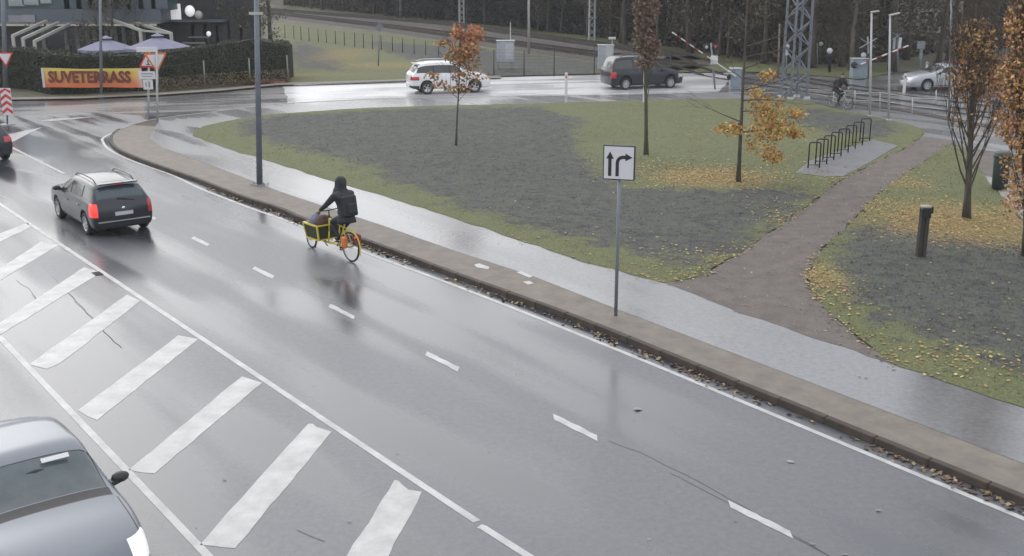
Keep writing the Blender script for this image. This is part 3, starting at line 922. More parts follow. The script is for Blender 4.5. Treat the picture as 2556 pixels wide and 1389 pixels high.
def make_car(name, S, loc, rz, label, group=None, plate='', cat='car'):
    root = empty(name, loc, rz, label, cat, group)
    me, keys = car_shell(S)
    xc = S['len'] / 2; w = S['w'] / 2
    bm = bmesh.new(); bm.from_mesh(me); bpy.data.meshes.remove(me)
    # scale to exact height
    hmax = max(v.co.z for v in bm.verts); sc = S['h'] / hmax
    for v in bm.verts: v.co.z *= sc
    T = S['feat']
    for ax, vals in (('x', [x - xc for x in T['cut_x']]), ('z', T['cut_z']), ('y', [s * y for y in T['cut_y'] for s in (-1, 1)])):
        no = {'x': (1, 0, 0), 'y': (0, 1, 0), 'z': (0, 0, 1)}[ax]
        for c in vals:
            bmesh.ops.bisect_plane(bm, geom=bm.verts[:] + bm.edges[:] + bm.faces[:], plane_co=tuple(c * q for q in no), plane_no=no, dist=1e-5)
    bm.normal_update()
    vn = {v.index: v.normal.copy() for v in bm.verts}
    bins = {}
    wr = S['wr']
    for fc in bm.faces:
        c = fc.calc_center_median(); x = c.x + xc; ay = abs(c.y); sg = 'l' if c.y > 0 else 'r'
        tg = keys[fc.material_index] if fc.material_index < len(keys) else (50, 50)
        seg, ring = tg
        key = 'body'
        arch = any((x - wx) ** 2 + (c.z - wr - .01) ** 2 < (wr + .062) ** 2 and ay < w - .0 and abs(fc.normal.y) < .5 for wx in S['wheels']) and ay > w - .26 and c.z < 2 * wr + .1 and fc.normal.z < .3
        archd = any((x - wx) ** 2 + (c.z - wr - .01) ** 2 < (wr + .062) ** 2 for wx in S['wheels']) and ay < w - .12 and abs(fc.normal.y) > .9 and ay > w - .3
        if arch or archd:
            key = ('wheel_arch', sg, x > xc)
        elif seg == S['windshield'] and ring >= 5 and ring < 8: key = 'windscreen'
        elif seg == S['rear_glass'] and 5 <= ring < 8 and c.z > T.get('rear_glass_z', 0): key = 'rear_window'
        elif seg in S['side_glass'] and ring == 4:
            key = ('side_window', sg, sum(1 for q in T['pillars'] if x > q))
            for q in T['pillars']:
                if abs(x - q) < .035: key = ('pillar_trim', sg, q)
        elif ring == 20: key = 'underside'
        else:
            hit = False
            for (nm, x0, x1, z0, z1, y0, y1) in T['boxes']:
                if x0 <= x <= x1 and z0 <= c.z <= z1 and y0 <= ay <= y1:
                    key = (nm, sg) if nm in ('headlight', 'tail_light', 'fog_light', 'bumper_trim') else nm
                    hit = True; break
            if not hit:
                dx = T['doors']
                if ring < 4 and seg not in (-1, 99) and T['sill'] < c.z and dx[0] - .012 < x < dx[-1] + .012:
                    k = sum(1 for q in dx if x > q)
                    if any(abs(x - q) < .012 for q in dx): key = 'seam'
                    else: key = ('door', sg, k)
                    if c.z < T['sill'] + .02: key = 'seam'
                elif T.get('hood') and x > T['hood'][0] and ring >= (4 if T['hood'][2] is None else 4) and seg not in (-1, 99) and x < T['hood'][1]:
                    if abs(ay - T['hood'][3]) < .008: key = 'seam'
                    elif ay < T['hood'][3]: key = 'bonnet'
        bins.setdefault(key, []).append(fc)
    MATS = dict(cowl=M['black'], body=S['paint'], windscreen=S.get('glass', M['glass']), rear_window=S.get('glass2', M['glass']), pillar_trim=M['black'], wheel_arch=M['black'], underside=M['dark_plastic'], seam=M['black'], bonnet=S['paint'],
                front_bumper=S.get('bumper', S['paint']), rear_bumper=S.get('bumper', S['paint']), bumper_trim=S.get('trim', M['dark_plastic']), grille=M['black'], tailgate=S['paint'], bumper_skirt=S.get('skirt', M['dark_plastic']))
    doors = {}
    order = sorted(bins, key=lambda k: (0 if isinstance(k, str) else (2 if k[0] == 'side_window' else 1), str(k)))
    for key in order:
        fcs = bins[key]
        nm = key if isinstance(key, str) else key[0]
        idx = {}; vs = []; fs = []; nr = []
        push = .006 if nm in ('windscreen', 'rear_window', 'side_window') else 0
        for fc in fcs:
            q = []
            for v in fc.verts:
                if v.index not in idx: pass
                if v not in idx: idx[v] = len(vs); vs.append(v.co - v.normal * push); nr.append(v.normal.copy())
                q.append(idx[v])
            fs.append(q)
        m2 = bpy.data.meshes.new(nm); m2.from_pydata(vs, [], fs)
        m2.polygons.foreach_set('use_smooth', [nm not in ('wheel_arch',)] * len(fs))
        if nm == 'tail_light': mt = M['lamp_red'] if S.get('braking') and key[1] == 'l' else M['lamp_red_off']
        elif nm == 'headlight': mt = M['headlamp'] if S.get('lights_on') else M['headlamp_off']
        elif nm == 'side_window': mt = M['glass']
        elif nm == 'door': mt = S['paint']
        else: mt = MATS.get(nm, S['paint'])
        m2.materials.append(mt); m2.update()
        if nm != 'wheel_arch':
            try: m2.normals_split_custom_set_from_vertices([tuple(q) for q in nr])
            except Exception: pass
        par = root
        if nm == 'side_window' and ('door', key[1]) in doors:
            cand = [d for d in doors[('door', key[1])]]
            cx = sum(v[0] for v in vs) / len(vs)
            cand.sort(key=lambda d: abs(d[0] - cx)); par = cand[0][1] if abs(cand[0][0] - cx) < .55 else root
            if par is not root: nm = 'window'
        o = link_mesh(nm, m2, par)
        if nm == 'door': doors.setdefault(('door', key[1]), []).append((sum(v[0] for v in vs) / len(vs), o))
    bm.free()
    # door handles
    for (k, sg), lst in doors.items():
        s = 1 if sg == 'l' else -1
        for cx, d in lst:
            mb = MB(); mb.box((cx - .3, s * (w * .995 + .004), S['belt'] - .14), (.17, .03, .03)); mb.build('handle', S.get('handle', S['paint']), d, bevel=.006)
    # wheels
    t, a = wheel_meshes(wr, S.get('ww', .21), S.get('spokes', 7))
    tm = am = None
    for wx in S['wheels']:
        for s in (1, -1):
            we = empty('wheel', (wx - xc, s * (w - .115), wr), 0); we.parent = root
            if tm is None:
                tm = t.build('tyre', M['rubber'], we); am = a.build('rim', S.get('rim', M['rim']), we)
            else:
                q = tm.copy(); COL.objects.link(q); q.parent = we; q = am.copy(); COL.objects.link(q); q.parent = we
    # mirrors
    for s in (1, -1):
        mx, mz = S['mirror']
        mb = MB()
        mb.blob((mx - xc, s * (w + .05), mz), (.075, .12, .075), 2)
        mb.bar((mx - xc + .03, s * (w - .16), mz - .06), (mx - xc, s * (w + .03), mz - .03), .10, .06)
        mb.build('mirror', S.get('mirror_mat', M['dark_plastic']), root)
    for e in S.get('extras', []): e(root, xc, w)
    # plates
    for (px_, pz, sgn, slope) in S.get('plates', []):
        mb = MB(); mb.box((0, 0, 0), (.014, .50, .105)); pl = mb.build('licence_plate', M['plate'], root, bevel=.003)
        pl.location = (px_ - xc, 0, pz); pl.rotation_euler = (0, slope, 0)
    return root


def text_mesh(name, s, size, m, parent=None, ext=.002, off=0.0):
    cu = bpy.data.curves.new(name, 'FONT'); cu.body = s; cu.size = size; cu.extrude = ext; cu.offset = off
    cu.align_x = 'CENTER'; cu.align_y = 'CENTER'; cu.resolution_u = 2
    ob = bpy.data.objects.new('t', cu); COL.objects.link(ob)
    dg = bpy.context.evaluated_depsgraph_get()
    me = bpy.data.meshes.new_from_object(ob.evaluated_get(dg))
    bpy.data.objects.remove(ob); bpy.data.curves.remove(cu)
    me.materials.clear(); me.materials.append(m)
    return link_mesh(name, me, parent)


def rails_extra(x0, x1, z, yk=.60, m=None):
    def fn(root, xc, w):
        for s in (1, -1):
            mb = MB()
            pts = []
            for k in range(9):
                t = k / 8; x = x0 + (x1 - x0) * t
                pts.append((x - xc, s * (w * yk + .0), z + .055 * math.sin(min(1, min(t, 1 - t) * 6) * pi / 2) - .03 - .05 * (2 * t - 1) ** 4))
            mb.tube(pts, .017, 6); mb.build('roof_rail', m or M['black_metal'], root)
    return fn


def wiper_extra(x, z, y0, y1, slope):
    def fn(root, xc, w):
        mb = MB(); mb.bar((x - xc, y0, z), (x - xc + slope, y1, z + .1), .02, .02); mb.build('wiper', M['black'], root)
    return fn


def emblem_extra(x, z, r=.05):
    def fn(root, xc, w):
        mb = MB(); mb.lathe([(0, -.01), (r, -.006), (r, .006), (0, .01)], 14, Matrix.Translation((x - xc, 0, z)) @ Matrix.Rotation(pi / 2, 4, 'Y')); mb.build('emblem', M['chrome'], root)
    return fn


def spoiler_extra(x0, x1, z, wd, m):
    def fn(root, xc, w):
        mb = MB(); mb.box(((x0 + x1) / 2 - xc, 0, z), (abs(x1 - x0), wd, .035)); mb.build('spoiler', m, root, bevel=.012)
    return fn


def bar_extra(nm, x, z, wd, hh, th, m, yc=0.0):
    def fn(root, xc, w):
        mb = MB(); mb.box((x - xc, yc, z), (th, wd, hh)); mb.build(nm, m, root, bevel=.008)
    return fn


# stations: x low, x mid, x belt, x top, width factor, z bottom, z belt, z roof or bonnet, kind
def wagon_spec():
    st = [(.06, .03, .10, .17, .93, .24, .95, 1.02, 'h'),
          (.16, .14, .22, .36, .985, .22, .96, 1.37, 'c'),
          (.60, .60, .66, .74, 1.0, .20, .955, 1.43, 'c'),
          (1.35, 1.35, 1.38, 1.38, 1.0, .19, .945, 1.46, 'c'),
          (2.20, 2.20, 2.25, 2.05, 1.0, .19, .935, 1.455, 'c'),
          (3.02, 3.02, 3.00, 2.42, .995, .19, .925, 1.42, 'c'),
          (3.34, 3.34, 3.34, 3.22, .99, .19, .93, .985, 'h'),
          (3.72, 3.72, 3.72, 3.70, .975, .19, .90, .94, 'h'),
          (4.20, 4.22, 4.18, 4.16, .93, .20, .80, .86, 'h'),
          (4.42, 4.44, 4.38, 4.32, .82, .22, .70, .76, 'h')]
    return dict(len=4.5, w=1.76, h=1.51, wheels=(.78, 3.40), wr=.315, ww=.2, stations=st, windshield=5, rear_glass=0, side_glass=(1, 2, 3, 4), belt=.93, mirror=(3.0, 1.0), rear_bulge=.06,
                paint=M['paint_dark'], glass2=mat('tinted_rear_glass', (.045, .065, .08), .12, spec=.7),
                feat=dict(cut_x=[.24, .34, .40, 1.088, 1.112, 2.07, 2.093, 2.003, 3.028, 3.052, 2.033 + .07, 1.045, 1.115, 3.30], cut_z=[.40, .50, .56, .60, .30, .32, .62, .97, .46, .76], cut_y=[.50, .56, .62, .70, .30], pillars=[1.08, 2.07], doors=[1.10, 2.08, 3.04], sill=.30,
                          boxes=[('tail_light', 0, .34, .60, .97, .70, 1), ('bumper_trim', 0, .24, .46, .50, 0, 1), ('rear_bumper', 0, .40, .30, .56, 0, 1), ('bumper_skirt', 0, .40, 0, .30, 0, 1), ('tailgate', 0, .24, .50, 1.02, 0, .62),
                                 ('headlight', 4.0, 4.6, .62, .76, .50, 1), ('grille', 4.3, 4.6, .62, .76, 0, .30), ('front_bumper', 4.0, 4.6, .2, .62, 0, 1)],
                          hood=(3.36, 4.30, 1, .70)))


def car_pose(px, py, rz, S, lx, ly):
    """root position such that local point (lx, ly) stands on the surveyed ground point"""
    g = G(px, py)
    x = lx - S['len'] / 2
    return (g.x - x * math.cos(rz) + ly * math.sin(rz), g.y - x * math.sin(rz) - ly * math.cos(rz), 0)


S = wagon_spec(); S['braking'] = True
S['extras'] = [rails_extra(.55, 2.35, 1.53), spoiler_extra(.26, .44, 1.455, 1.1, M['paint_dark']), wiper_extra(.075, .98, -.35, .12, .02), emblem_extra(.0, .80), bar_extra('chrome_strip', .0, .455, 1.45, .035, .05, mat('satin_strip', (.3, .29, .28), .35, metal=.5)),
               bar_extra('roof_spoiler_lamp', .23, 1.435, .3, .02, .02, M['lamp_red_off'])]
S['plates'] = [(-.015, .66, -1, .08)]
S['fine'] = True
wagon_loc = car_pose(361, 566, ROAD_ANG, S, .78, -.80)
WAG = make_car('station_wagon', S, wagon_loc, ROAD_ANG, 'charcoal estate car with roof rails, driving away beside the hatched markings', 'cars on the road')

# the car half out of the frame ahead of it
S2 = None
# silver saloon in the foreground
st = [(.06, .02, .08, .16, .90, .24, .92, 1.00, 'h'),
      (.35, .35, .40, .42, .97, .20, .93, 1.06, 'h'),
      (.75, .75, .78, .84, .99, .19, .945, 1.08, 'h'),
      (1.00, 1.00, 1.05, 1.15, 1.0, .19, .95, 1.40, 'c'),
      (1.70, 1.70, 1.75, 2.00, 1.0, .19, .95, 1.455, 'c'),
      (2.35, 2.35, 2.38, 2.38, 1.0, .19, .945, 1.47, 'c'),
      (3.12, 3.12, 3.02, 2.58, .995, .19, .94, 1.44, 'c'),
      (3.52, 3.52, 3.50, 3.36, .99, .19, .96, 1.02, 'h'),
      (3.95, 3.95, 3.95, 3.95, .975, .19, .92, .985, 'h'),
      (4.45, 4.47, 4.40, 4.40, .92, .20, .80, .88, 'h'),
      (4.68, 4.70, 4.60, 4.56, .80, .22, .68, .75, 'h')]
S3 = dict(len=4.78, w=1.86, h=1.51, wheels=(.95, 3.72), wr=.325, ww=.215, stations=st, windshield=6, rear_glass=2, side_glass=(3, 4, 5), belt=.94, mirror=(3.05, 1.03), mirror_mat=M['dark_plastic'],
          paint=M['paint_silver'], glass=M['glass_pale'], lights_on=True, fine=True,
          feat=dict(cut_x=[1.2, 3.34, 3.50, 4.2, 2.158, 2.182, 3.158, 3.182, 2.135, 2.205, 4.10, 4.40, 1.188, 1.212], cut_z=[.30, .32, .56, .66, .80, .46, .86, .64], cut_y=[.42, .50, .58, .30, .74, .767, .783], pillars=[2.17], doors=[1.2, 2.17, 3.17], sill=.30,
                    boxes=[('cowl', 3.34, 3.50, .95, 1.3, 0, .74), ('headlight', 4.20, 4.9, .64, .86, .58, 1), ('grille', 4.4, 4.9, .56, .70, 0, .42), ('front_bumper', 4.1, 4.9, .2, .66, 0, 1), ('tail_light', 0, .4, .66, .86, .5, 1), ('rear_bumper', 0, .4, .2, .6, 0, 1)],
                    hood=(3.56, 4.50, 1, .775)))
S3['extras'] = [emblem_extra(4.76, .66, .045)]
S3['plates'] = [(4.82, .45, 1, 0)]


def sticker_extra(root, xc, w):
    mb = MB(); mb.bar((2.80 - xc, .10, 1.408), (2.80 - xc, .44, 1.408), .07, .006, up=(.52, 0, .85)); mb.build('windscreen_sticker', M['white'], root)
    mb = MB(); mb.blob((2.86 - xc, 0, 1.30), (.03, .13, .045), 1); mb.build('rear_view_mirror', M['black'], root)
    mb = MB()
    for s in (1, -1):
        pass
    for y0, y1 in ((-.62, .0), (.02, .62)): mb.tube([(3.40 - xc, y0, 1.045), (3.36 - xc, (y0 + y1) / 2, 1.075), (3.36 - xc, y1, 1.065)], .009, 5)
    mb.build('wiper', M['black'], root)


S3['extras'].append(sticker_extra)
silver_rz = ROAD_ANG + pi
SIL = make_car('silver_saloon', S3, (-6.28, 13.25, 0), silver_rz, 'silver saloon car coming towards the camera at the lower left, headlamp lit', 'cars on the road')

# white sport utility vehicle
def suv_spec(paint, h=1.80, L=4.75, w=1.92):
    st = [(.06, .02, .10, .18, .93, .32, 1.08, 1.14, 'h'),
          (.15, .13, .22, .42, .985, .30, 1.10, 1.60, 'c'),
          (.62, .62, .72, .80, 1.0, .27, 1.08, 1.70, 'c'),
          (1.45, 1.45, 1.48, 1.48, 1.0, .25, 1.05, 1.74, 'c'),
          (2.30, 2.30, 2.35, 2.20, 1.0, .25, 1.03, 1.73, 'c'),
          (3.22, 3.22, 3.15, 2.58, .995, .25, 1.02, 1.69, 'c'),
          (3.52, 3.52, 3.52, 3.40, .99, .25, 1.04, 1.11, 'h'),
          (3.95, 3.95, 3.95, 3.92, .975, .25, 1.02, 1.08, 'h'),
          (4.42, 4.44, 4.40, 4.36, .93, .27, .92, .99, 'h'),
          (4.64, 4.66, 4.58, 4.54, .83, .30, .76, .84, 'h')]
    return dict(len=L, w=w, h=h, wheels=(.90, 3.68), wr=.36, ww=.225, stations=st, windshield=5, rear_glass=0, side_glass=(1, 2, 3, 4), belt=1.03, mirror=(3.15, 1.12), paint=paint, mirror_mat=paint, spokes=5,
                feat=dict(cut_x=[.30, .36, 1.288, 1.312, 2.228, 2.252, 2.205, 2.275, 1.265, 1.335, 3.168, 3.192, .45], cut_z=[.38, .40, .50, .46, .80, .94, .62, 1.0], cut_y=[.50, .60, .45, .62, .78], pillars=[1.30, 2.24], doors=[1.30, 2.24, 3.18], sill=.38,
                          boxes=[('tail_light', 0, .45, .80, 1.0, .60, 1), ('bumper_skirt', 0, .45, 0, .50, 0, 1), ('rear_bumper', 0, .36, .50, .70, 0, 1), ('headlight', 4.2, 4.9, .76, .92, .5, 1), ('grille', 4.3, 4.9, .6, .92, 0, .45), ('front_bumper', 4.2, 4.9, .2, .76, 0, 1)],
                          hood=(3.56, 4.45, 1, .75)))


A_SIDE = math.radians(17)
S4 = suv_spec(M['paint_white']); S4['extras'] = [rails_extra(.6, 2.7, 1.83, m=M['white']), spoiler_extra(.30, .62, 1.67, 1.2, M['paint_white'])]; S4['plates'] = [(.02, .88, -1, .05)]
SUV = make_car('offroad_car', S4, car_pose(1066, 236, A_SIDE, S4, .9, -.83), A_SIDE, 'white sport utility vehicle on the far road, behind the orange sapling', 'cars on the far road')

# the car half out of the frame at the left edge
S2 = suv_spec(M['paint_dark'], h=1.62); S2['braking'] = True; S2['extras'] = [emblem_extra(0, .95)]; S2['plates'] = [(.0, .88, -1, .05)]
make_car('hatchback', S2, car_pose(14, 398, math.radians(133), S2, .9, -.86), math.radians(133), 'dark car cut by the left edge, only red lamp and rear wheel showing', 'cars on the road')

# dark people carrier
st = [(.06, .03, .08, .13, .94, .26, 1.04, 1.10, 'h'),
      (.12, .10, .14, .26, .985, .24, 1.06, 1.68, 'c'),
      (.62, .62, .64, .70, 1.0, .22, 1.04, 1.75, 'c'),
      (1.55, 1.55, 1.55, 1.55, 1.0, .21, 1.01, 1.77, 'c'),
      (2.50, 2.50, 2.55, 2.40, 1.0, .21, .99, 1.76, 'c'),
      (3.60, 3.60, 3.50, 2.85, .995, .21, .98, 1.71, 'c'),
      (4.02, 4.02, 4.00, 3.86, .99, .21, 1.00, 1.08, 'h'),
      (4.40, 4.40, 4.40, 4.36, .975, .22, .96, 1.03, 'h'),
      (4.80, 4.82, 4.78, 4.74, .92, .24, .84, .92, 'h'),
      (4.98, 5.00, 4.94, 4.90, .82, .27, .72, .80, 'h')]
S5 = dict(len=5.08, w=1.98, h=1.93, wheels=(1.0, 4.06), wr=.35, ww=.22, stations=st, windshield=5, rear_glass=0, side_glass=(1, 2, 3, 4), belt=.99, mirror=(3.5, 1.10), paint=M['paint_navy'], mirror_mat=M['paint_navy'], spokes=9,
          feat=dict(cut_x=[.25, .34, 1.488, 1.512, 1.465, 1.535, 2.528, 2.552, 2.505, 2.575, 3.528, 3.552], cut_z=[.36, .34, .50, .70, 1.05, .55], cut_y=[.55, .62, .80, .74], pillars=[1.50, 2.54], doors=[1.5, 2.54, 3.54], sill=.34,
                    boxes=[('tail_light', 0, .34, .70, 1.05, .74, 1), ('rear_bumper', 0, .34, .24, .55, 0, 1), ('headlight', 4.6, 5.2, .66, .84, .55, 1), ('grille', 4.7, 5.2, .5, .82, 0, .5), ('front_bumper', 4.6, 5.2, .2, .66, 0, 1)],
                    hood=(4.05, 4.8, 1, .77)))
S5['extras'] = [rails_extra(.7, 3.0, 1.97), bar_extra('chrome_strip', .03, .92, .7, .05, .03, M['chrome'])]; S5['plates'] = [(.03, .80, -1, .04)]
VAN = make_car('people_carrier', S5, car_pose(1556, 225, A_SIDE, S5, 1.0, -.86), A_SIDE, 'dark people carrier on the far road behind the rusty columnar sapling', 'cars on the far road')
VAN.scale.x = .93

# pale car waiting beyond the level crossing, coming towards the left
S6 = dict(S3); S6['paint'] = M['paint_pale']; S6['glass'] = M['glass']; S6['lights_on'] = False; S6['fine'] = False; S6['extras'] = [emblem_extra(4.76, .66)]; S6['plates'] = [(4.82, .45, 1, 0)]
A6 = math.radians(188)
make_car('pale_saloon', S6, car_pose(2312, 228, A6, S6, 3.72, .82), A6, 'pale silver car beyond the level crossing, partly behind the orange columnar tree', 'cars on the far road')
S7 = wagon_spec(); S7['paint'] = M['paint_red']; S7['extras'] = []
make_car('red_hatchback', S7, car_pose(2500, 214, math.radians(12), S7, 3.4, -.8), math.radians(12), 'red car at the far right seen through the columnar tree', 'cars on the far road')

# ------------------------------------------------------------------ people
def skin_body(name, joints, edges, mats, pick, parent, sub=2, extra=None):
    """one continuous figure grown round a skeleton; pick(center) -> material slot"""
    me = bpy.data.meshes.new(name)
    keys = list(joints)
    me.from_pydata([joints[k][0] for k in keys], [(keys.index(a), keys.index(b)) for a, b in edges], [])
    ob = bpy.data.objects.new(name, me); COL.objects.link(ob)
    sm = ob.modifiers.new('skin', 'SKIN'); sm.use_smooth_shade = True
    for i, k in enumerate(keys):
        r = joints[k][1]
        me.skin_vertices[0].data[i].radius = r if hasattr(r, '__len__') else (r, r)
        me.skin_vertices[0].data[i].use_root = (i == 0)
    ss = ob.modifiers.new('sub', 'SUBSURF'); ss.levels = sub; ss.render_levels = sub
    dg = bpy.context.evaluated_depsgraph_get()
    m2 = bpy.data.meshes.new_from_object(ob.evaluated_get(dg))
    bpy.data.objects.remove(ob); bpy.data.meshes.remove(me)
    m2.name = name
    m2.materials.clear()
    for m in mats: m2.materials.append(m)
    for pl in m2.polygons: pl.material_index = pick(pl.center); pl.use_smooth = True
    return link_mesh(name, m2, parent)


def rider(name, loc, rz, label, hip, lean, feet, hands, mats, hood=True, scale=1.0):
    """seated cyclist; local x forward, z up, origin under the saddle"""
    root = empty(name, loc, rz, label, 'person')
    hx, hz = hip
    sh = Vector((hx + .54 * math.sin(lean), 0, hz + .54 * math.cos(lean)))
    J = {'pelvis': ((hx, 0, hz), (.16, .195)),
         'waist': ((hx + .16 * math.sin(lean), 0, hz + .17), (.15, .185)),
         'chest': ((hx + .36 * math.sin(lean), 0, hz + .36 * math.cos(lean)), (.165, .225)),
         'collar': (tuple(sh), (.11, .15)),
         'neck': ((sh.x + .03, 0, sh.z + .06), (.07, .07)),
         'jaw': ((sh.x + .075, 0, sh.z + .14), (.075, .078)),
         'head': ((sh.x + .07, 0, sh.z + .235), (.10, .088)),
         'crown': ((sh.x + .06, 0, sh.z + .30), (.07, .065))}
    E = [('pelvis', 'waist'), ('waist', 'chest'), ('chest', 'collar'), ('collar', 'neck'), ('neck', 'jaw'), ('jaw', 'head'), ('head', 'crown')]
    for s, n in ((1, 'l'), (-1, 'r')):
        shd = Vector((sh.x - .01, s * .215, sh.z - .045)); hand = Vector(hands[n])
        mid = (shd + hand) / 2; d = (hand - shd); L = d.length
        k = math.sqrt(max(.0, .30 ** 2 - (L / 2) ** 2)) if L < .6 else .03
        elb = mid + Vector((0, s * .6, -.8)).normalized() * max(.04, k * .9)
        J['shoulder' + n] = (tuple(shd), (.092, .092)); J['elbow' + n] = (tuple(elb), (.062, .062))
        wr = hand - (hand - elb).normalized() * .07
        J['wrist' + n] = (tuple(wr), (.040, .042)); J['palm' + n] = (tuple(hand), (.024, .042))
        E += [('collar', 'shoulder' + n), ('shoulder' + n, 'elbow' + n), ('elbow' + n, 'wrist' + n), ('wrist' + n, 'palm' + n)]
        # fingers of unequal length, curled over the grip, and a thumb
        fd = (hand - wr).normalized()
        for i, ln in enumerate((.034, .040, .037, .028)):
            o_ = Vector((0, (i - 1.5) * .021, 0))
            b = hand + fd * .028 + o_; m_ = b + fd * ln * .6 + Vector((0, 0, -.012)); t_ = m_ + Vector((-.010, 0, -ln * .8))
            J['f%d' % i + n] = (tuple(m_), (.0095, .0095)); J['g%d' % i + n] = (tuple(t_), (.0085, .0085))
            E += [('palm' + n, 'f%d' % i + n), ('f%d' % i + n, 'g%d' % i + n)]
        th = hand + Vector((.005, -s * .045, -.012)); J['th' + n] = (tuple(th), (.011, .011)); E += [('palm' + n, 'th' + n)]
        hipj = Vector((hx, s * .095, hz - .02)); ft = Vector(feet[n]); ank = ft + Vector((-.05, 0, .075))
        dd = ank - hipj; L = dd.length; mid = (hipj + ank) / 2
        k = math.sqrt(max(0.0004, .44 ** 2 - (L / 2) ** 2)) if L < .87 else .03
        fw = Vector((dd.z, 0, -dd.x)).normalized() * (-1 if dd.z > 0 else 1)
        if fw.x < 0: fw = -fw
        kn = mid + fw * k
        J['thigh' + n] = (tuple(hipj), (.112, .112)); J['knee' + n] = (tuple(kn), (.075, .075)); J['calf' + n] = (tuple(kn.lerp(ank, .35)), (.058, .058))
        J['ankle' + n] = (tuple(ank), (.038, .038)); J['foot' + n] = (tuple(ft + Vector((.02, 0, .045))), (.036, .042)); J['toe' + n] = (tuple(ft + Vector((.12, 0, .03))), (.026, .040))
        E += [('pelvis', 'thigh' + n), ('thigh' + n, 'knee' + n), ('knee' + n, 'calf' + n), ('calf' + n, 'ankle' + n), ('ankle' + n, 'foot' + n), ('foot' + n, 'toe' + n)]
    hl, hr = Vector(hands['l']), Vector(hands['r'])

    def pick(c):
        if min((c - hl).length, (c - hr).length) < .085: return 2
        if c.z > sh.z + .10: return 2
        if c.z < .30 and (min((c - Vector(feet['l'])).length, (c - Vector(feet['r'])).length) < .14): return 3
        return 0 if c.z > hz - .02 and not (c.x > hx + .17 and c.z < hz + .1) else (0 if c.z > hz + .06 else 1)
    body = skin_body('body', J, E, mats, pick, root)
    # face: nose, ears, eyes
    fc = Vector((sh.x + .07, 0, sh.z + .215))
    mb = MB(); mb.blob(fc + Vector((.098, 0, -.01)), (.018, .013, .022), 1)
    for s in (1, -1): mb.blob(fc + Vector((-.005, s * .088, -.005)), (.018, .010, .03), 1)
    mb.build('nose_and_ears', mats[2], root)
    mb = MB()
    for s in (1, -1): mb.blob(fc + Vector((.088, s * .032, .022)), (.009, .011, .008), 1)
    mb.bar(fc + Vector((.092, -.022, -.052)), fc + Vector((.092, .022, -.052)), .006, .006)
    mb.build('eyes_and_mouth', M['dark_red'], root)
    # jacket collar or hood, as clothing
    if hood:
        mb = MB()
        mb.lathe([(.0, .150), (.07, .137), (.112, .085), (.124, .01), (.122, -.07), (.135, -.12), (.165, -.17), (.19, -.21)], 18, Matrix.Translation((sh.x + .055, 0, sh.z + .215)) @ Matrix.Rotation(-.12, 4, 'Y'))
        # open the front of the hood
        keep = [(fq, sm, mi) for fq, sm, mi in zip(mb.f, mb.s, mb.m) if not (sum(mb.v[i][0] for i in fq) / len(fq) > sh.x + .055 + .082 and sum(mb.v[i][2] for i in fq) / len(fq) < sh.z + .30)]
        mb.f = [k[0] for k in keep]; mb.s = [k[1] for k in keep]; mb.m = [k[2] for k in keep]
        h_ = mb.build('hood', mats[0], root, fix=False)
        so = h_.modifiers.new('thick', 'SOLIDIFY'); so.thickness = .008
    else:
        mb = MB(); mb.blob((sh.x + .055, 0, sh.z + .275), (.112, .095, .075), 2); mb.build('hair', M['black'], root)
    # jacket hem
    mb = MB(); mb.lathe([(.185, -.05), (.205, -.12), (.212, -.19), (.20, -.185), (.180, -.07)], 20, Matrix.Translation((hx + .0, 0, hz + .06)) @ Matrix.Rotation(lean * .5, 4, 'Y') @ Matrix.Diagonal((.92, 1.08, 1, 1)))
    mb.build('jacket_hem', mats[0], root)
    return root, sh


def bike_wheel(x, r, parent, n_sp=20, tw=.022):
    e = empty('wheel', (x, 0, r)); e.parent = parent
    R = Matrix.Rotation(pi / 2, 4, 'X')
    mb = MB(); prof = [(r - tw + tw * math.cos(t), tw * math.sin(t)) for t in [2 * pi * k / 8 for k in range(8)]]
    mb.lathe(prof, 36, R, closed=True); mb.build('tyre', M['rubber'], e)
    mb = MB(); q = r - 2 * tw - .006
    mb.lathe([(q, -.012), (q + .016, -.012), (q + .016, .012), (q, .012)], 36, R, closed=True, smooth=False)
    for k in range(n_sp):
        t = 2 * pi * k / n_sp
        mb.tube([(0.02 * math.cos(t + .6), (.02 if k % 2 else -.02), .02 * math.sin(t + .6)), (q * math.cos(t), 0, q * math.sin(t))], .0016, 3, caps=False)
    mb.tube([(0, -.05, 0), (0, .05, 0)], .018, 8)
    mb.build('rim', M['galv_light'], e)
    return e


def place_bike(px_r, px_f, rear_x=0.0):
    a, b = G(*px_r), G(*px_f)
    return a, math.atan2((b - a).y, (b - a).x)


# cargo bicycle, rear wheel on the point seen in the photograph
a0 = G(877, 654)
CB = empty('cargo_bicycle', (a0.x, a0.y, 0), ROAD_ANG + math.radians(4), 'yellow cargo bicycle with a box of bags, riding beside the kerb', 'cargo bike')
SCB = 1.14
CB.scale = (SCB, SCB, SCB)
bike_wheel(0, .345, CB); bike_wheel(1.66, .22, CB)
mb = MB()
BBp = (.46, 0, .29); ST = (.20, 0, .86); HT = (.84, 0, .86); HB = (.88, 0, .55)
mb.tube([BBp, ST], .019, 8); mb.tube([BBp, (.7, 0, .30), (1.0, 0, .27), (1.45, 0, .30), (1.58, 0, .56)], .028, 8)
mb.tube([(.26, 0, .74), HT], .017, 8); mb.tube([HT, HB], .02, 8); mb.tube([(.88, 0, .56), (.92, 0, .27)], .02, 8)
for s in (1, -1):
    mb.tube([(.0, s * .07, .345), (.24, s * .03, .76)], .011, 6); mb.tube([(0, s * .07, .345), (.44, s * .04, .29)], .012, 6)
    mb.tube([(1.66, s * .06, .22), (1.60, s * .05, .44), (1.58, 0, .6)], .012, 6)
mb.build('frame', M['yellow'], CB)
